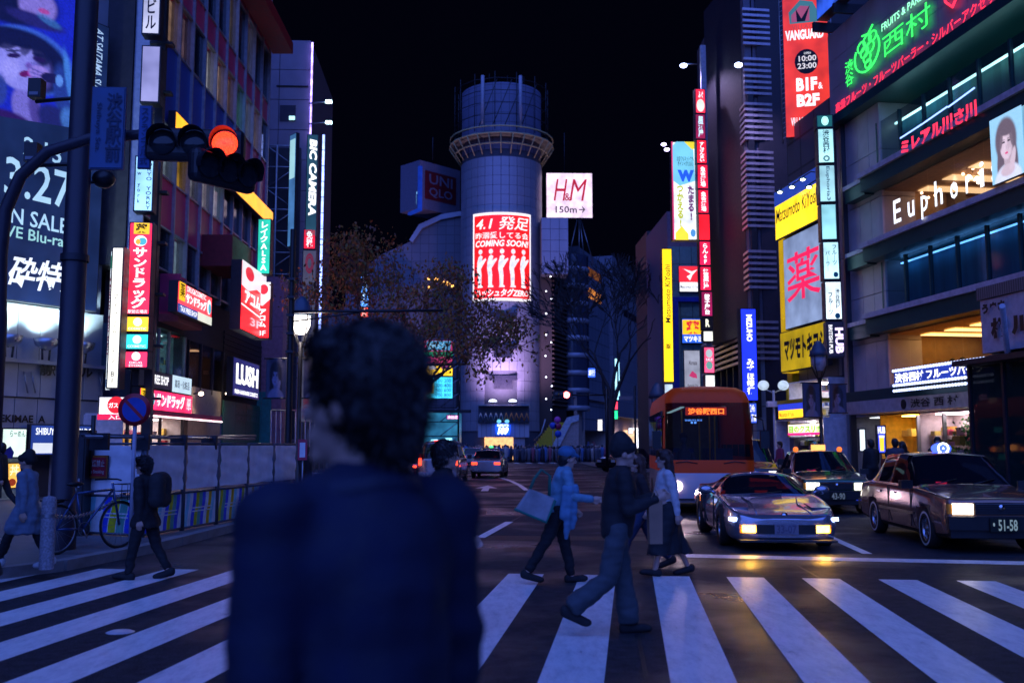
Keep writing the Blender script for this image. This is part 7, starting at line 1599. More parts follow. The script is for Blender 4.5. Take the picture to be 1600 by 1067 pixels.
p3, J3 = person('man in light blue shirt and cap carrying a white tote across the stripes', 872, 911, 693, 4, top=(.14, .30, .40), bottom=DK, hat='cap', J=dict(lean=12, L=(14, 3), Rr=(-25, 6), la=(-12, 10, 60), ra=(10, 10, 75), hp=10), fine=.0085)
p4, J4 = person('person in black jacket, beanie and flared grey jeans striding across the stripes', 965, 991, 679, 2, top=(.015, .015, .02), bottom=(.055, .07, .085), hat='beanie', flare=.04, J=dict(lean=6, L=(9, 2), Rr=(-13, 40), la=(15, 6, 95), ra=(5, 6, 105), hp=6), fine=.0085)
person('woman in white blouse and long black skirt walking behind the crossing line', 1046, 899, 699, 184, top=(.55, .53, .55), hair='long', haircol=(.05, .02, .015), skirt=(.75, (.015, .015, .02)), J=dict(lean=4, L=(18, 6), Rr=(-14, 12), la=(-16, 8, 10), ra=(14, 8, 14)))
person('woman in dark clothes with reddish hair beside the white blouse', 1003, 888, 701, 182, top=(.03, .02, .025), bottom=(.03, .05, .12), hair='long', haircol=(.08, .03, .02), J=stride)
person('man with glasses in dark jacket half hidden behind the blurred man', 692, 0, 0, 6, H=1.68, loc=Vector((P(688, HZ, 8.6).x, 8.6, 0)), top=DK, bottom=DK, J=dict(lean=4, L=(16, 6), Rr=(-14, 12)))
person('small dark figure standing at the end of the white fence', 478, 0, 0, 150, H=1.66, loc=Vector((P(479, HZ, 22).x, 22, 0)), top=DK, bottom=DK, J=dict(L=(8, 3), Rr=(-8, 8)), fine=0)
person('pedestrian in dark clothes and red shoes at the far left edge', 8, 0, 0, 184, H=1.64, loc=Vector((P(5, HZ, 22).x, 22, .125)), top=DK, bottom=DK, shoes=(.3, .03, .05), J=stride, fine=0)
person('scooter rider in white helmet seen past the blurred man', 0, 0, 0, 90, H=1.6, loc=Vector((sc0.x, sc0.y + .35, .18)), top=(.05, .06, .1), bottom=DK, fine=0, J=dict(lean=8, L=(60, 70), Rr=(60, 70), la=(35, 12, 30), ra=(35, 12, 30)))
for px, Y, fc, H, top, lab in ((1362, 27, 100, 1.68, DK, 'man in black coat standing left in the group outside the fruit shop'), (1386, 27.5, 60, 1.35, (.3, .05, .02), 'child in rusty top in the middle of the shop group'), (1399, 27, 80, 1.70, (.06, .06, .09), 'tall man in grey jacket in the group outside the fruit shop'), (1411, 27.4, 110, 1.62, DK, 'woman at the right end of the group outside the fruit shop'), (1465, 24.5, 250, 1.72, DK, 'man in dark jacket standing by the bright flower window'), (1284, 34, 200, 1.66, DK, 'dark figure shopping in front of the bright drugstore, nearest the lamp post'), (1270, 35, 160, 1.6, (.05, .04, .06), 'dark figure left of the lamp post outside the drugstore'), (1220, 36, 190, 1.66, (.25, .03, .08), 'person in red top beside the black van')):
    person(lab, 0, 0, 0, fc, H=H, loc=Vector((P(px, HZ, Y).x, Y, .125)), top=top, bottom=DK, J=dict(L=(4, 2), Rr=(-4, 4), la=(6, 6, 10), ra=(6, 6, 30)), fine=0, hair='long' if 'woman' in lab else 'short')
# things they carry
c = p3.matrix_basis @ (J3['l'][2] + Vector((-.25, .05, .0)))
bg = thing('tote_bag', 'white tote bag with green trim carried by the man in light blue', 'bag', p3.matrix_basis @ Vector((-.30, -.26, .78)), R(4))
me = evaluated(MB().prism([(-.24, .08), (.14, -.06), (.24, .22), (-.06, .34)], -.06, .06).mesh('b', SKIN), [('BEVEL', dict(width=.03, segments=3)), ('SUBSURF', dict(levels=1, render_levels=1))]); part('pouch', me, mat('canvas_white', (.32, .32, .34), .8, var=.3, scale=5), bg)
for s in (-1, 1): MB().tube([(-.23, s * .062, .1), (.13, s * .065, -.05), (.235, s * .062, .2)], .016, 6).tube([(-.05, s * .06, .33), (.0, s * .06, .45), (.08, s * .055, .55), (.18, s * .06, .48), (.17, s * .06, .25)], .012, 6).build('green_trim', mat('green_tape', (.01, .16, .12), .7), bg)
jk = thing('folded_coat', 'light blue coat hanging over the arm of the man with tote', 'coat', p3.matrix_basis @ Vector((.12, -.22, .55)), R(4))
part('cloth', blob([('c', Vector((0, 0, .55)), Vector((-.05, 0, 0)), .055, .035), ('c', Vector((.07, .03, .57)), Vector((.03, .03, .12)), .05, .04), ('c', Vector((-.05, .02, .56)), Vector((-.10, 0, .22)), .045, .03)], .014, 4, .02, 9), mat('blue_coat', (.10, .24, .38), .8), jk)
pb = thing('paper_bag', 'brown paper carrier held in front of the person in beanie', 'bag', p4.matrix_basis @ Vector((.30, -.16, .78)), R(8))
MB().prism([(-.05, 0), (.06, 0), (.065, .36), (-.055, .36)], -.04, .04).build('sack', mat('kraft_paper', (.34, .20, .13), .8), pb); MB().tube([(-.04, -.04, .36), (0, -.04, .46), (.05, -.04, .36)], .006, 5).build('handle', mat('kraft_paper', (.34, .20, .13), .8), pb)
hl = [o for o in bpy.data.objects if o.get('label', '').startswith('scooter rider')][0]
hd_ = [o for o in hl.children if o.name.startswith('hair')][0]; hd_.data.materials.clear(); hd_.data.materials.append(mat('helmet_white', (.6, .6, .66), .3)); hd_.name = 'helmet'
# the far crowd at the kerb: one mass
mb = MB(); rr = random.Random(5)
cc = [(.05, .045, .06), (.10, .09, .12), (.2, .17, .2), (.5, .42, .48), (.10, .18, .4), (.4, .1, .14), (.55, .45, .42)]
for k in range(330):
    x = rr.uniform(-9, 9) if k < 230 else rr.uniform(-13, 12); y = rr.uniform(97.2, 101) if k < 230 else rr.uniform(101, 104); h = rr.gauss(1.66, .09); m_ = rr.choices(range(7), [3, 4, 4, 3, 3, 2, 3])[0]; w = rr.uniform(.17, .24)
    mb.tube([(x, y, .02), (x, y, h * .3), (x, y, h * .5), (x, y, h * .72), (x, y, h * .82), (x, y, h * .86)], [w * .55, w * .6, w * .8, w, w * .8, w * .3], 6, m_)
    mb.ell((x + rr.uniform(-.04, .04), y - .02, h * .92), (.1, .11, .13), 6, 5, None, rr.choice([7, 0, 0]))
tag(mb.build('crowd', [mat('crowd_%d' % i, c, .8) for i, c in enumerate(cc)] + [SKIN]), 'dense far crowd of dark pedestrians waiting at the kerb below the round tower', 'crowd', kind='stuff')

# ------------------------------------------------------------------ trees
BARK = mat('bark_dark', (.05, .042, .045), .8, var=.3, scale=8)
def tree(name, label, base, H, spread, seed, levels=5, trunk_r=.22, rmin=.008, leaves=0, leafm=None, fork=.32, lean=0., side=1.):
    rr = random.Random(seed); r = thing(name, label, 'tree', base); T, B = MB(), MB(); tips = []
    def grow(p, d, L, rad, lv, mb):
        n = 4; pts, rs = [p], [rad]; q = p.copy()
        for i in range(n):
            d = (d + Vector((rr.gauss(0, .13), rr.gauss(0, .13), rr.gauss(0.02, .07)))).normalized(); q = q + d * L / n; pts.append(q.copy()); rs.append(max(rmin, rad * (1 - .45 * (i + 1) / n)))
        mb.tube(pts, rs, 7 if lv < 2 else (5 if lv < 4 else 3), caps=False)
        if lv >= levels: tips.append((q, d)); return
        if lv >= levels - 2: tips.append((pts[2], d))
        k = 4 if lv == 0 else rr.choice([2, 3, 3])
        for j in range(k):
            a = rr.uniform(0, 2 * math.pi) if lv else 2 * math.pi * j / k + rr.uniform(-.3, .3)
            o = d.orthogonal().normalized(); o = Matrix.Rotation(a, 3, d) @ o
            ang = rr.uniform(.35, .75) * (1.0 if lv else .8) * spread
            nd = (d * math.cos(ang) + o * math.sin(ang)); nd.z = nd.z * .85 + .12; nd.normalize()
            src = pts[-1] if j < 2 else pts[rr.choice([2, 3])]
            grow(src.copy(), nd, L * rr.uniform(.62, .85), rs[-1] * rr.uniform(.62, .85), lv + 1, T if lv < 1 else B)
    grow(Vector((0, 0, 0)), Vector((lean, 0, 1)).normalized(), H * fork, trunk_r, 0, T)
    T.build('trunk', BARK, r); B.build('branches', BARK, r)
    if leaves:
        Lf = MB()
        for k in range(leaves):
            q, d = rr.choice(tips); c_ = q + Vector((rr.gauss(0, .28), rr.gauss(0, .28), rr.gauss(0, .24))); s = rr.uniform(.05, .11); e_ = Euler((rr.uniform(0, 6), rr.uniform(0, 6), rr.uniform(0, 6))).to_matrix()
            Lf.add([c_ + e_ @ Vector(v) for v in ((-s, 0, 0), (0, -s * .55, 0), (s, 0, s * .2), (0, s * .55, 0))], [(0, 1, 2, 3)], rr.choice([0, 0, 1, 2]))
        Lf.build('crown', leafm, r)['kind'] = 'stuff'
    return r
LV = [mat('leaf_rust', (.22, .10, .025), .6), mat('leaf_olive', (.12, .11, .02), .6), mat('leaf_brown', (.14, .06, .03), .6)]
tb = P(622, HZ, 38); tree('autumn_tree', 'spreading street tree with sparse rusty leaves left of the tower', (tb.x - .6, 38, .1), 14.2, 1.3, 8, 5, .30, .016, 10500, LV, .25)
tb = P(952, HZ, 70); tree('bare_tree', 'leafless winter street tree right of the tower', (tb.x, 70, .1), 20, .74, 21, 7, .42, .03, 0, None, .25)
# ------------------------------------------------------------------ street furniture
def lathe_post(r, name, prof, m=BLACK, n=14): return MB().lathe(prof, n).build(name, m, r)
# dark utility mast
b = G(95, 858, .125); t = thing('utility_mast', 'thick dark utility mast rising through the picture at left', 'pole', b)
lathe_post(t, 'shaft', [(.2, 0), (.2, .5), (.175, .55), (.16, 12)], mat('mast_paint', (.03, .025, .04), .45)); lathe_post(t, 'collar', [(.2, 4.2), (.2, 4.3)], DKMETAL)
for px, py, lab in ((58, 135, 0), (52, 235, 1)):
    p = P(px, py, 14.8) - b; h = p.z - .25
    MB().tube([(0, 0, h - .1), (p.x, p.y, h)], .03, 6).build('side_arm', BLACK, t); o = MB().obox((p.x, p.y, h + .2), .2, .18, .3).build('camera_box', BLACK, t); MB().obox((p.x, p.y - .095, h + .1), .14, .02, .05).build('camera_lens', mat('lens_grey', (.2, .2, .25), .2), o)
p = P(162, 280, 14.6) - b; MB().tube([(0, 0, p.z - .12), (p.x, p.y, p.z - .05)], .025, 6).build('side_arm', BLACK, t); MB().ell((p.x, p.y, p.z), (.17, .17, .14), 14, 8).build('dome_camera', BLACK, t)
# traffic signal on its curved arm
DS = 11.5
a = [P(*q, DS) for q in ((-2, 470), (0, 400), (8, 330), (32, 275), (75, 237), (140, 217), (240, 209), (300, 207))]
t = thing('signal_pole', 'dark signal post with arm curving in from the left edge', 'pole', (a[0].x, DS, .12))
loc = lambda q: q - Vector(t.location)
MB().tube([(0, 0, 0), (0, 0, 3)] + [loc(q) for q in a], [.12, .11] + [.09, .085, .08, .075, .07, .065, .06, .055], 10).build('arm', mat('mast_paint', (.03, .025, .04), .45), t)
MB().lathe([(.2, 0), (.2, .04), (.12, .3)], 12).build('base', DKMETAL, t)
def lens_head(name, label, px, py, deg, cols, n=3, pitch=.36, visors=True):
    p = P(px, py, DS - .1); r = thing(name, label, 'traffic light', p, R(deg)); HB = mat('signal_black', (.014, .013, .018), .4)
    L = pitch * n
    me = evaluated(MB().box(-L / 2 - .04, L / 2 + .04, -.1, .1, -.2, .2).mesh('h', HB), [('BEVEL', dict(width=.08, segments=3))]); part('housing', me, HB, r)
    for i in range(n):
        x = -L / 2 + pitch * (i + .5); M = Matrix.Translation((x, -.12, 0)) @ Matrix.Rotation(R(90), 4, 'X'); c = cols[i]
        if c: 
            o = MB().lathe([(0, .035), (.08, .03), (.15, .0)], 24, M).build('lens', emat(c, 3.2, .5, 60), r)
        else: MB().lathe([(0, .035), (.08, .03), (.15, .0)], 24, M).build('lens', mat('dark_lens', (.02, .025, .03), .1), r)
        v = MB(); seg = 14; vs_ = []
        for k in range(seg + 1):
            an = R(-20 + 220 * k / seg); vs_ += [(x + .165 * math.cos(an), -.1, .165 * math.sin(an)), (x + .17 * math.cos(an), -.1 - .2 * (.5 + .45 * max(0, math.sin(an))), .17 * math.sin(an))]
        v.add(vs_, [(2 * k, 2 * k + 1, 2 * k + 3, 2 * k + 2) for k in range(seg)], 0, True); v.build('visor', HB if not c else mat('signal_visor', (.03, .015, .02), .35), r)
    return r
lens_head('traffic_light', 'horizontal traffic light showing a big red lamp on the curved arm', 306, 228, 6, [None, None, (1, .035, .012)])
spot('red_glow', P(347, 224, DS - .4), P(347, 215, DS - 1), 3, (1, .05, .02), R(140), .8, .1)
lens_head('side_traffic_light', 'dark second traffic light turned away below the red one', 348, 268, 52, [None, None, None], 3, .27)
fs_ = Fr.front(170, DS - .15, 3); SD = mat('sign_back_blue', (.03, .07, .17), .5)
sign('station_sign', 'dark blue vertical street sign reading Shibuya Sta. hanging on the signal arm', fs_, fs_.rect(144, 138, 266, 197), 0, .05, (.035, .10, .24), 0, frame=SD, rim=.015, texts=[('渋谷駅前', .46, .08, .92, .92, (.012, .03, .09), 0, dict(vert=True, bold=.02)), ('Shibuya Sta.', .14, .2, .32, .8, (.012, .03, .09), 0, dict(rot=-90, bold=.01))])
fs_ = Fr.front(228, DS - .12, 3)
sign('scramble_sign', 'narrow blue vertical scramble crossing plate beside the red light', fs_, fs_.rect(218, 167, 265, 238), 0, .04, (.02, .09, .32), 0, frame=SD, rim=.01, texts=[('スクランブル式', .2, .05, .8, .95, (.01, .03, .1), 0, dict(vert=True, bold=.01))])
# no parking disc
p = P(212, 640, 14.2); t = thing('no_parking_sign', 'round red and blue no parking sign on a pale post', 'sign', (p.x, p.y, .12)); h = p.z - .12; Mx = Matrix.Translation((0, -.04, h)) @ Matrix.Rotation(R(90), 4, 'X')
MB().lathe([(0, 0), (.235, 0), (.235, .012), (0, .012)], 32, Mx).build('rim', mat('sign_red', (.42, .015, .03), .35), t); MB().lathe([(0, .016), (.175, .016)], 32, Mx).build('blue_field', mat('sign_blue', (.02, .07, .42), .35), t)
MB().obox((0, -.06, h), .38, .004, .045, (0, R(45), 0)).build('slash', mat('sign_red', (.42, .015, .03), .35), t); MB().tube([(0, 0, 0), (0, 0, h + .2)], .03, 8).build('post', mat('post_pale', (.4, .4, .48), .5), t)
# construction fence
A0, A1 = Vector((-6.02, 16.2, 0)), Vector((-5.02, 22.9, 0)); dv = (A1 - A0).normalized(); fa = math.atan2(dv.y, dv.x); nb_ = 5; LB_ = (A1 - A0).length / nb_
SHEET = mat('white_sheet', (.86, .84, .88), .6, var=.12, scale=3, bump=.5, bscale=7); POST = mat('fence_post', (.10, .11, .14), .5, .4)
bands_c = [(.03, .08, .7), (.75, .78, .8), (.85, .5, .01), (.25, .65, .75), (.75, .78, .8), (.03, .08, .7), (.6, .6, .02), (.1, .4, .3)]
def bay(i, org, ang, L, dim=False):
    t = thing('site_fence', '%s bay of the white sheeted site fence with striped guard panel' % ('nearest', 'second', 'third', 'fourth', 'farthest')[i] if not dim else 'dim left return bay of the site fence with red notice', 'fence', org, ang, 'bays of the site fence')
    for x in (0, L): MB().tube([(x, 0, .0), (x, 0, 1.66)], .03, 6).build('post', POST, t)
    for zz in (.16, .78, 1.64): MB().tube([(0, 0, zz), (L, 0, zz)], .022, 6).build('rail', POST, t)
    m = MB(); n = 14; nz2 = 8; vs_ = []
    for a_ in range(n + 1):
        for b_ in range(nz2 + 1):
            x, zz = .04 + (L - .08) * a_ / n, .84 + .77 * b_ / nz2; e = 1 if 0 < b_ < nz2 else .3
            vs_.append((x, -.03 + e * (.025 * noise.noise(Vector((x * 3 + i * 7, zz * 4, i))) + .012 * math.sin(zz * 22 + x * 3)), zz + .02 * noise.noise(Vector((x * 2, i, 3))) * (b_ == 0)))
    m.add(vs_, [(a_ * (nz2 + 1) + b_, (a_ + 1) * (nz2 + 1) + b_, (a_ + 1) * (nz2 + 1) + b_ + 1, a_ * (nz2 + 1) + b_ + 1) for a_ in range(n) for b_ in range(nz2)], 0, True); m.build('sheet', SHEET, t)
    MB().box(.03, L - .03, -.005, .02, .18, .76).build('guard_board', mat('guard_white', (.75, .78, .8), .35), t)
    nn = 9
    for k in range(nn):
        x0, w = .03 + (L - .2) * k / nn, (L - .06) / nn * .8; pl = [(x0 + .10 * (1 / (1 + math.exp(-(v - .5) * 8))), .18 + .58 * v) for v in lin(0, 1, 6)]; pr = [(min(L - .03, x + w), zz) for x, zz in pl]
        MB().prism(pl + pr[::-1], -.010, -.006).build('stripe', mat('stripe_%d' % ((k + i * 3) % 8), bands_c[(k + i * 3) % 8], .35), t)
    for zz in (.42, .48): MB().box(L * .25, L * .85, -.014, -.011, zz, zz + .02).build('white_line', WHITEP, t)
    return t
for i in range(nb_): bay(i, A0 + dv * LB_ * i + Vector((0, 0, .125 - .12)), fa, LB_ - .05)
q0 = Vector((-7.75, 17.0, .0)); dq = (A0 - q0); t = bay(0, q0, math.atan2(dq.y, dq.x), dq.length - .05, True)
ft = Fr(q0, math.atan2(dq.y, dq.x)); sign('entry_notice', 'red and orange no entry notice hung on the dim fence sheet', ft, ft.rect(138, 711, 747, 170, .06), .06, .02, (.35, .10, .02), 0, rim=.004, texts=[('喫煙禁止', .1, .2, .9, .5, (.5, .4, .4), 0), ('No Smoking', .12, .62, .88, .82, (.5, .35, .35), 0)], shapes=[([(.06, .1), (.94, .1), (.94, .9), (.06, .9)], (.32, .01, .03), 0)])
t = thing('scaffold_pipes', 'scaffold pipes lying along the top of the site fence', 'pipes', A0 + Vector((0, .3, 1.72)), fa)
MB().tube([(-2, 0, .02), (4.2, 0, .03)], .025, 6).build('pipe', STEEL, t); MB().tube([(1.2, .1, .04), (4.6, .15, .10)], .025, 6).build('pipe', STEEL, t); MB().tube([(-1.8, .2, .05), (1.0, .2, .05)], .025, 6).build('pipe', POST, t)
for x in (-1.5, -.3, 1.0, 2.2): MB().obox((x, .05, -.05), .06, .3, .26).build('clamp', DKMETAL, t)
p = P(124, HZ, 16.6); t = thing('utility_cabinet', 'tall black utility cabinet behind the dark mast', 'cabinet', (p.x, p.y, .12))
MB().box(-.2, .2, -.2, .2, 0, 1.75).build('case', BLACK, t); MB().box(-.17, .17, -.215, -.2, .1, 1.68).build('door', DKMETAL, t); MB().box(.1, .13, -.23, -.215, .8, .95).build('door_handle', STEEL, t)
MB().tube([(.22, 0, 1.0), (.22, 0, 2.0)], .04, 6).build('vent_pipe', BLACK, t)
# granite post and chain
p = G(72, 889, .125); t = thing('granite_post', 'grey granite bollard at the pavement corner', 'bollard', p)
MB().lathe([(.085, 0), (.085, .8), (.07, .86), (.0, .88)], 14).build('shaft', mat('granite', (.26, .25, .28), .7, var=.4, scale=40), t); MB().lathe([(.09, .62), (.09, .66)], 14).build('ring', STEEL, t)
q = Vector((A0.x - .3, A0.y - .2, 0)) - p; t2 = thing('chain', 'sagging steel chain from the granite bollard towards the fence', 'chain', p)
lk = []
n = 44
for k in range(n):
    s = k / (n - 1); lk.append(Vector((q.x * s, q.y * s, .64 - .55 * s * (1 - s) + .06 * s)))
lm = MB(); lm.tube([(.024 * math.cos(a_ * math.pi / 4), 0, .013 * math.sin(a_ * math.pi / 4)) for a_ in range(9)], .006, 5, caps=False); lme = lm.mesh('chain_link', STEEL)
for k in range(n):
    o = link('chain_link', lme, t2); o.location = lk[k]; d = lk[min(k + 1, n - 1)] - lk[max(k - 1, 0)]; o.rotation_euler = (R(90) * (k % 2), -math.atan2(d.z, math.hypot(d.x, d.y)), math.atan2(d.y, d.x)); o.scale = (1.9, 1.6, 1.6)
# bicycle
def bicycle(loc, rz):
    r = thing('bicycle', 'blue framed bicycle parked against the mast and fence', 'bicycle', loc, rz); FRM = carpaint('bike_blue', (.03, .08, .22), .3, .4)
    for x in (0, 1.05):
        w = MB().tube([(x + .33 * math.cos(k * math.pi / 16), 0, .34 + .33 * math.sin(k * math.pi / 16)) for k in range(33)], .017, 6, caps=False).build('tyre', TYRE, r)
        MB().tube([(x + .305 * math.cos(k * math.pi / 16), 0, .34 + .305 * math.sin(k * math.pi / 16)) for k in range(33)], .009, 5, caps=False).build('rim', STEEL, w)
        for k in range(14): MB().tube([(x, 0, .34), (x + .3 * math.cos(k * math.pi / 7), 0, .34 + .3 * math.sin(k * math.pi / 7))], .0025, 3).build('spoke', STEEL, w)
    fr = MB(); B_, S_, H_ = (.43, 0, .32), (.3, 0, .82), (.92, 0, .85)
    for a_, b_ in ((B_, S_), (S_, H_), (B_, H_), ((0, 0, .34), B_), ((0, 0, .34), S_), ((1.05, 0, .34), (.9, 0, .95))): fr.tube([a_, b_], .018, 7)
    fr.build('frame', FRM, r); MB().tube([(.3, 0, .8), (.28, 0, .92)], .014, 6).build('seat_post', STEEL, r); MB().ell((.27, 0, .95), (.14, .07, .035), 12, 7).build('saddle', BLACK, r)
    MB().tube([(.82, -.27, .99), (.9, -.1, 1.0), (.9, .1, 1.0), (.82, .27, .99)], .013, 6).build('handlebar', BLACK, r)
    MB().tube([(.43, -.09, .2), (.43, 0, .32), (.43, .09, .44)], .012, 5).build('crank', STEEL, r); MB().lathe([(.09, 0), (.1, 0)], 18, Matrix.Translation((.43, -.03, .32)) @ Matrix.Rotation(R(90), 4, 'X')).build('chainring', STEEL, r)
    bk = MB(); 
    for zz in (.72, .82, .92): bk.tube([(1.05, -.15, zz), (1.35, -.15, zz), (1.35, .15, zz), (1.05, .15, zz), (1.05, -.15, zz)], .006, 4)
    for x, y in ((1.05, -.15), (1.35, -.15), (1.35, .15), (1.05, .15), (1.2, -.15), (1.2, .15), (1.35, 0)): bk.tube([(x, y, .7), (x, y, .92)], .005, 4)
    bk.box(1.05, 1.35, -.15, .15, .695, .703); bk.build('basket', BLACK, r)
    MB().tube([(-.33, 0, .4), (-.2, 0, .68), (.1, 0, .72)], .015, 5).build('mudguard', BLACK, r); MB().obox((-.05, 0, .74), .35, .14, .02).build('rack', BLACK, r); return r
p = G(92, 868, .125); bicycle((p.x - .1, p.y + .1, .125), R(62))
# street lanterns with photo banners
def lantern(name, label, px, Y, ytop, ybot, lit, banner=(), pole_r=.06, seed=1):
    p = P(px, HZ, Y); t = thing(name, label, 'street lamp', (p.x, Y, .12)); zt_, zb2 = P(px, ytop, Y).z - .12, P(px, ybot, Y).z - .12; h = zt_ - zb2
    MB().lathe([(.14, 0), (.14, .5), (pole_r, .6), (pole_r, zb2 - .1), (.1, zb2)], 12).build('post', BLACK, t)
    MB().lathe([(.0, zt_), (h * .05, zt_ - h * .02), (h * .14, zt_ - h * .12), (h * .22, zt_ - h * .3), (h * .26, zt_ - h * .42), (h * .24, zt_ - h * .42), (0, zt_ - h * .3)], 18).build('hood', mat('lamp_hood', (.04, .07, .12), .4), t)
    MB().lathe([(h * .1, zb2 + h * .18), (h * .19, zb2 + h * .35), (h * .2, zb2 + h * .56), (0, zb2 + h * .58)], 18).build('globe', emat((1, .92, .85), 5, 0) if lit else mat('globe_off', (.3, .3, .36), .3), t)
    for k in range(4):
        a_ = R(45 + 90 * k); MB().tube([(h * .23 * math.cos(a_), h * .23 * math.sin(a_), zt_ - h * .42), (h * .22 * math.cos(a_), h * .22 * math.sin(a_), zb2 + h * .3), (h * .08 * math.cos(a_), h * .08 * math.sin(a_), zb2)], .02, 5).build('cage_bar', BLACK, t)
    if lit: point('lantern_light', (p.x, Y - .4, zb2 + .1), 60, (1, .85, .8), .2)
    return t
lantern('street_lantern', 'lit street lantern with domed hood behind the tall thin pole at left', 466, 26, 462, 535, True)
lantern('street_lantern', 'dark hooded street lantern in front of the yellow drugstore at right', 1284, 32, 532, 590, False)
lantern('street_lantern', 'small dark lantern beside the tall yellow sign left of the bus', 1028, 52, 597, 655, False)
def banner(label, px0, y0, px1, y1, Y, deg, seed, tone):
    fr = Fr.front(px0, Y, deg); a, b, c, d = fr.rect(px0, y0, y1, px1); t = fr.root('photo_banner', label, 'banner', a, 0, c, 'fashion photo banners'); w, h = b - a, d - c
    m = MB(); n = 6; m.add([(w * i / n, .04 * math.sin(i * 1.1 + seed), zz) for i in range(n + 1) for zz in (0, h)], [(2 * i, 2 * i + 2, 2 * i + 3, 2 * i + 1) for i in range(n)], 0, True); m.build('cloth', mat('banner_dark', (.05, .045, .075), .6), t)
    soft_print('photo_print', 0, 1, 0, 1, (.05, .045, .08), woman(tone, (.015, .013, .022), tuple(v * .8 for v in tone), (.2, .08, .15), 1 if seed % 2 else -1), lambda x, y: (w * (.03 + .94 * x), .04 * math.sin(x * 6.6 + seed) - .012, h * (.98 - .96 * y)), t, 0, 34, 44, .06, seed)
    for zz in (0, h): MB().tube([(-.05, 0, zz), (w + .05, 0, zz)], .02, 5).build('rod', BLACK, t)
banner('left photo banner of a resting woman beside the lit lantern', 415, 560, 447, 622, 25.6, 0, 1, (.22, .2, .32))
banner('right photo banner behind the blurred head beside the lit lantern', 474, 560, 515, 622, 25.7, 0, 2, (.2, .18, .3))
banner('left grey photo banner on the lantern by the yellow drugstore', 1254, 598, 1281, 652, 31.7, 0, 3, (.22, .19, .28))
banner('right grey photo banner with raised arms by the yellow drugstore', 1296, 600, 1322, 645, 31.7, 0, 4, (.22, .19, .28))
p = P(450, HZ, 24); t = thing('tall_thin_pole', 'tall thin dark pole with a long horizontal arm over the road', 'pole', (p.x, 24, .12)); zz = P(456, 366, 24).z; za = P(450, 487, 24).z - .12
MB().lathe([(.1, 0), (.08, 3), (.07, zz)], 10).build('shaft', BLACK, t); e = P(692, 485, 24).x - p.x
MB().tube([(0, 0, za), (e, 0, za + .03)], .035, 6).build('arm', BLACK, t); MB().tube([(0, 0, za - .25), (e * .45, 0, za - .02)], .02, 6).build('stay', BLACK, t)
for k in range(5): MB().obox((0, -.08, za - 1 + k * .45), .18, .1, .06).build('band_clamp', DKMETAL, t)
p = P(630, HZ, 46); t = thing('camera_pole', 'distant pole whose arm carries a small camera before the tower', 'pole', (p.x, 46, .12)); za = P(700, 569, 46).z - .12; e = P(734, 569, 46).x - p.x
MB().lathe([(.11, 0), (.09, za + .5)], 10).build('shaft', BLACK, t); MB().tube([(0, 0, za), (e, 0, za)], .05, 6).build('arm', BLACK, t); MB().ell((e - .2, 0, za + .3), (.14, .14, .26), 10, 7).build('camera', BLACK, t); MB().tube([(e - .2, 0, za), (e - .2, 0, za + .1)], .04, 6).build('mount', BLACK, t)
# far signals
def far_signal(label, px, py, Y, arm_px):
    p = P(px, py, Y); r = thing('far_traffic_light', label, 'traffic light', p, 0, 'far red traffic lights')
    MB().box(-.85, .35, -.1, .1, -.24, .24).build('housing', BLACK, r); M = Matrix.Translation((0.0, -.12, 0)) @ Matrix.Rotation(R(90), 4, 'X')
    MB().lathe([(0, .03), (.2, 0)], 18, M).build('lens', emat((1, .1, .1), 16, 0), r)
    for k in (1, 2): MB().lathe([(0, .03), (.17, 0)], 14, Matrix.Translation((-.3 * k, -.12, 0)) @ Matrix.Rotation(R(90), 4, 'X')).build('lens', mat('dark_lens', (.02, .025, .03), .1), r)
    e = P(arm_px, py, Y).x - p.x; MB().tube([(0, .12, 0), (e, .12, 0)], .05, 6).build('arm', BLACK, r); MB().tube([(e, .12, .4), (e, .12, -p.z)], .1, 8).build('post', BLACK, r); return r
far_signal('far red traffic light on an arm right of the tower', 885, 617, 62, 948)
far_signal('far red traffic light peeking out right of the blurred head', 646, 632, 62, 600)
p = P(993, HZ, 66); t = thing('plate_post', 'thin post with a horizontal name plate right of the bare tree', 'pole', (p.x, 66, .1)); za = P(993, 605, 66).z
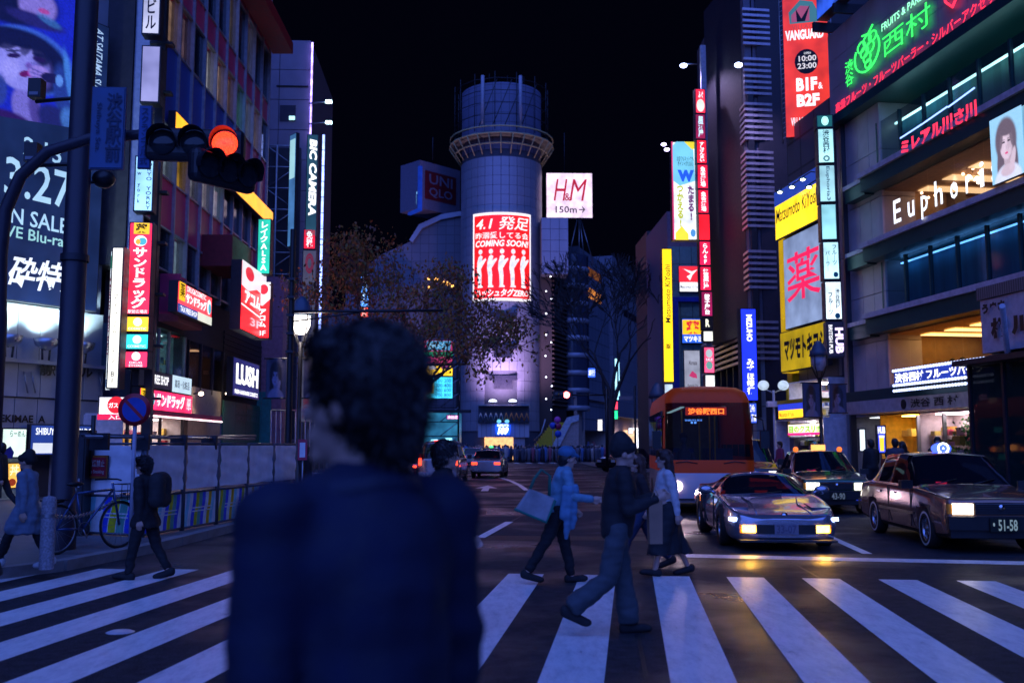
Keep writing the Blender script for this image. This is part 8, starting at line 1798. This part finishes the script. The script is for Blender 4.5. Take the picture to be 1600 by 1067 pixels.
MB().tube([(0, 0, 0), (0, 0, za)], .08, 8).build('shaft', BLACK, t); MB().box(-1.1, -.15, -.03, .03, P(980, 627, 66).z, P(980, 621, 66).z).build('plate', mat('plate_grey', (.2, .2, .24), .5), t)
# twin globe lamp
p = P(1211, HZ, 39.2); t = thing('twin_globe_lamp', 'white twin globe street lamp in front of the bank tiles', 'street lamp', (p.x, p.y, .12)); zg = P(1211, 602, 39.2).z - .12
MB().tube([(0, 0, 0), (0, 0, zg - .2)], .05, 8).build('post', mat('post_pale', (.4, .4, .48), .5), t); MB().tube([(-.38, 0, zg - .15), (0, 0, zg - .3), (.38, 0, zg - .15)], .03, 6).build('cross_arm', STEEL, t)
for s in (-1, 1): MB().ell((s * .4, 0, zg), (.22, .22, .2), 16, 10).build('globe', emat((.6, .75, .95), .75, .2, 6), t)
MB().obox((-.02, -.05, zg - .75), .55, .25, .22).build('speaker_box', WHITEP, t)
# leaning post at the right edge
a_, b_ = P(1566, 478, 20), G(1600, 775); t = thing('leaning_post', 'pale steel post at the right edge with orange lamps', 'pole', (b_.x, b_.y, 0)); v = a_ - b_
MB().tube([(0, 0, 0), v], [.075, .06], 10).build('shaft', mat('post_pale', (.4, .4, .48), .5), t)
for f, s in ((.44, .14), (.26, .1), (.05, .1)): MB().ell(v * f + Vector((.02, -.1, 0)), (s, .09, .08), 10, 7).build('orange_marker', emat((.8, .22, .02), .6, 0), t)
MB().obox(v * .62 + Vector((-.06, -.06, 0)), .18, .12, .5, (0, math.atan2(v.x, v.z), 0)).build('control_box', DKMETAL, t)
# cut-out notice by the gate, low frame
p = P(473, HZ, 21.5); t = thing('red_notice_board', 'small red and white notice standing by the end of the fence', 'sign', (p.x, 21.5, .0)); MB().tube([(0, .03, 0), (0, .03, 1.6)], .02, 6).build('post', STEEL, t); MB().box(-.1, .1, -.02, .01, 1.3, 1.75).build('board', mat('notice_red', (.5, .03, .08), .5), t); MB().box(-.06, .06, -.026, -.021, 1.36, 1.68).build('paper', WHITEP, t)
bpy.data.scenes.remove(TS)
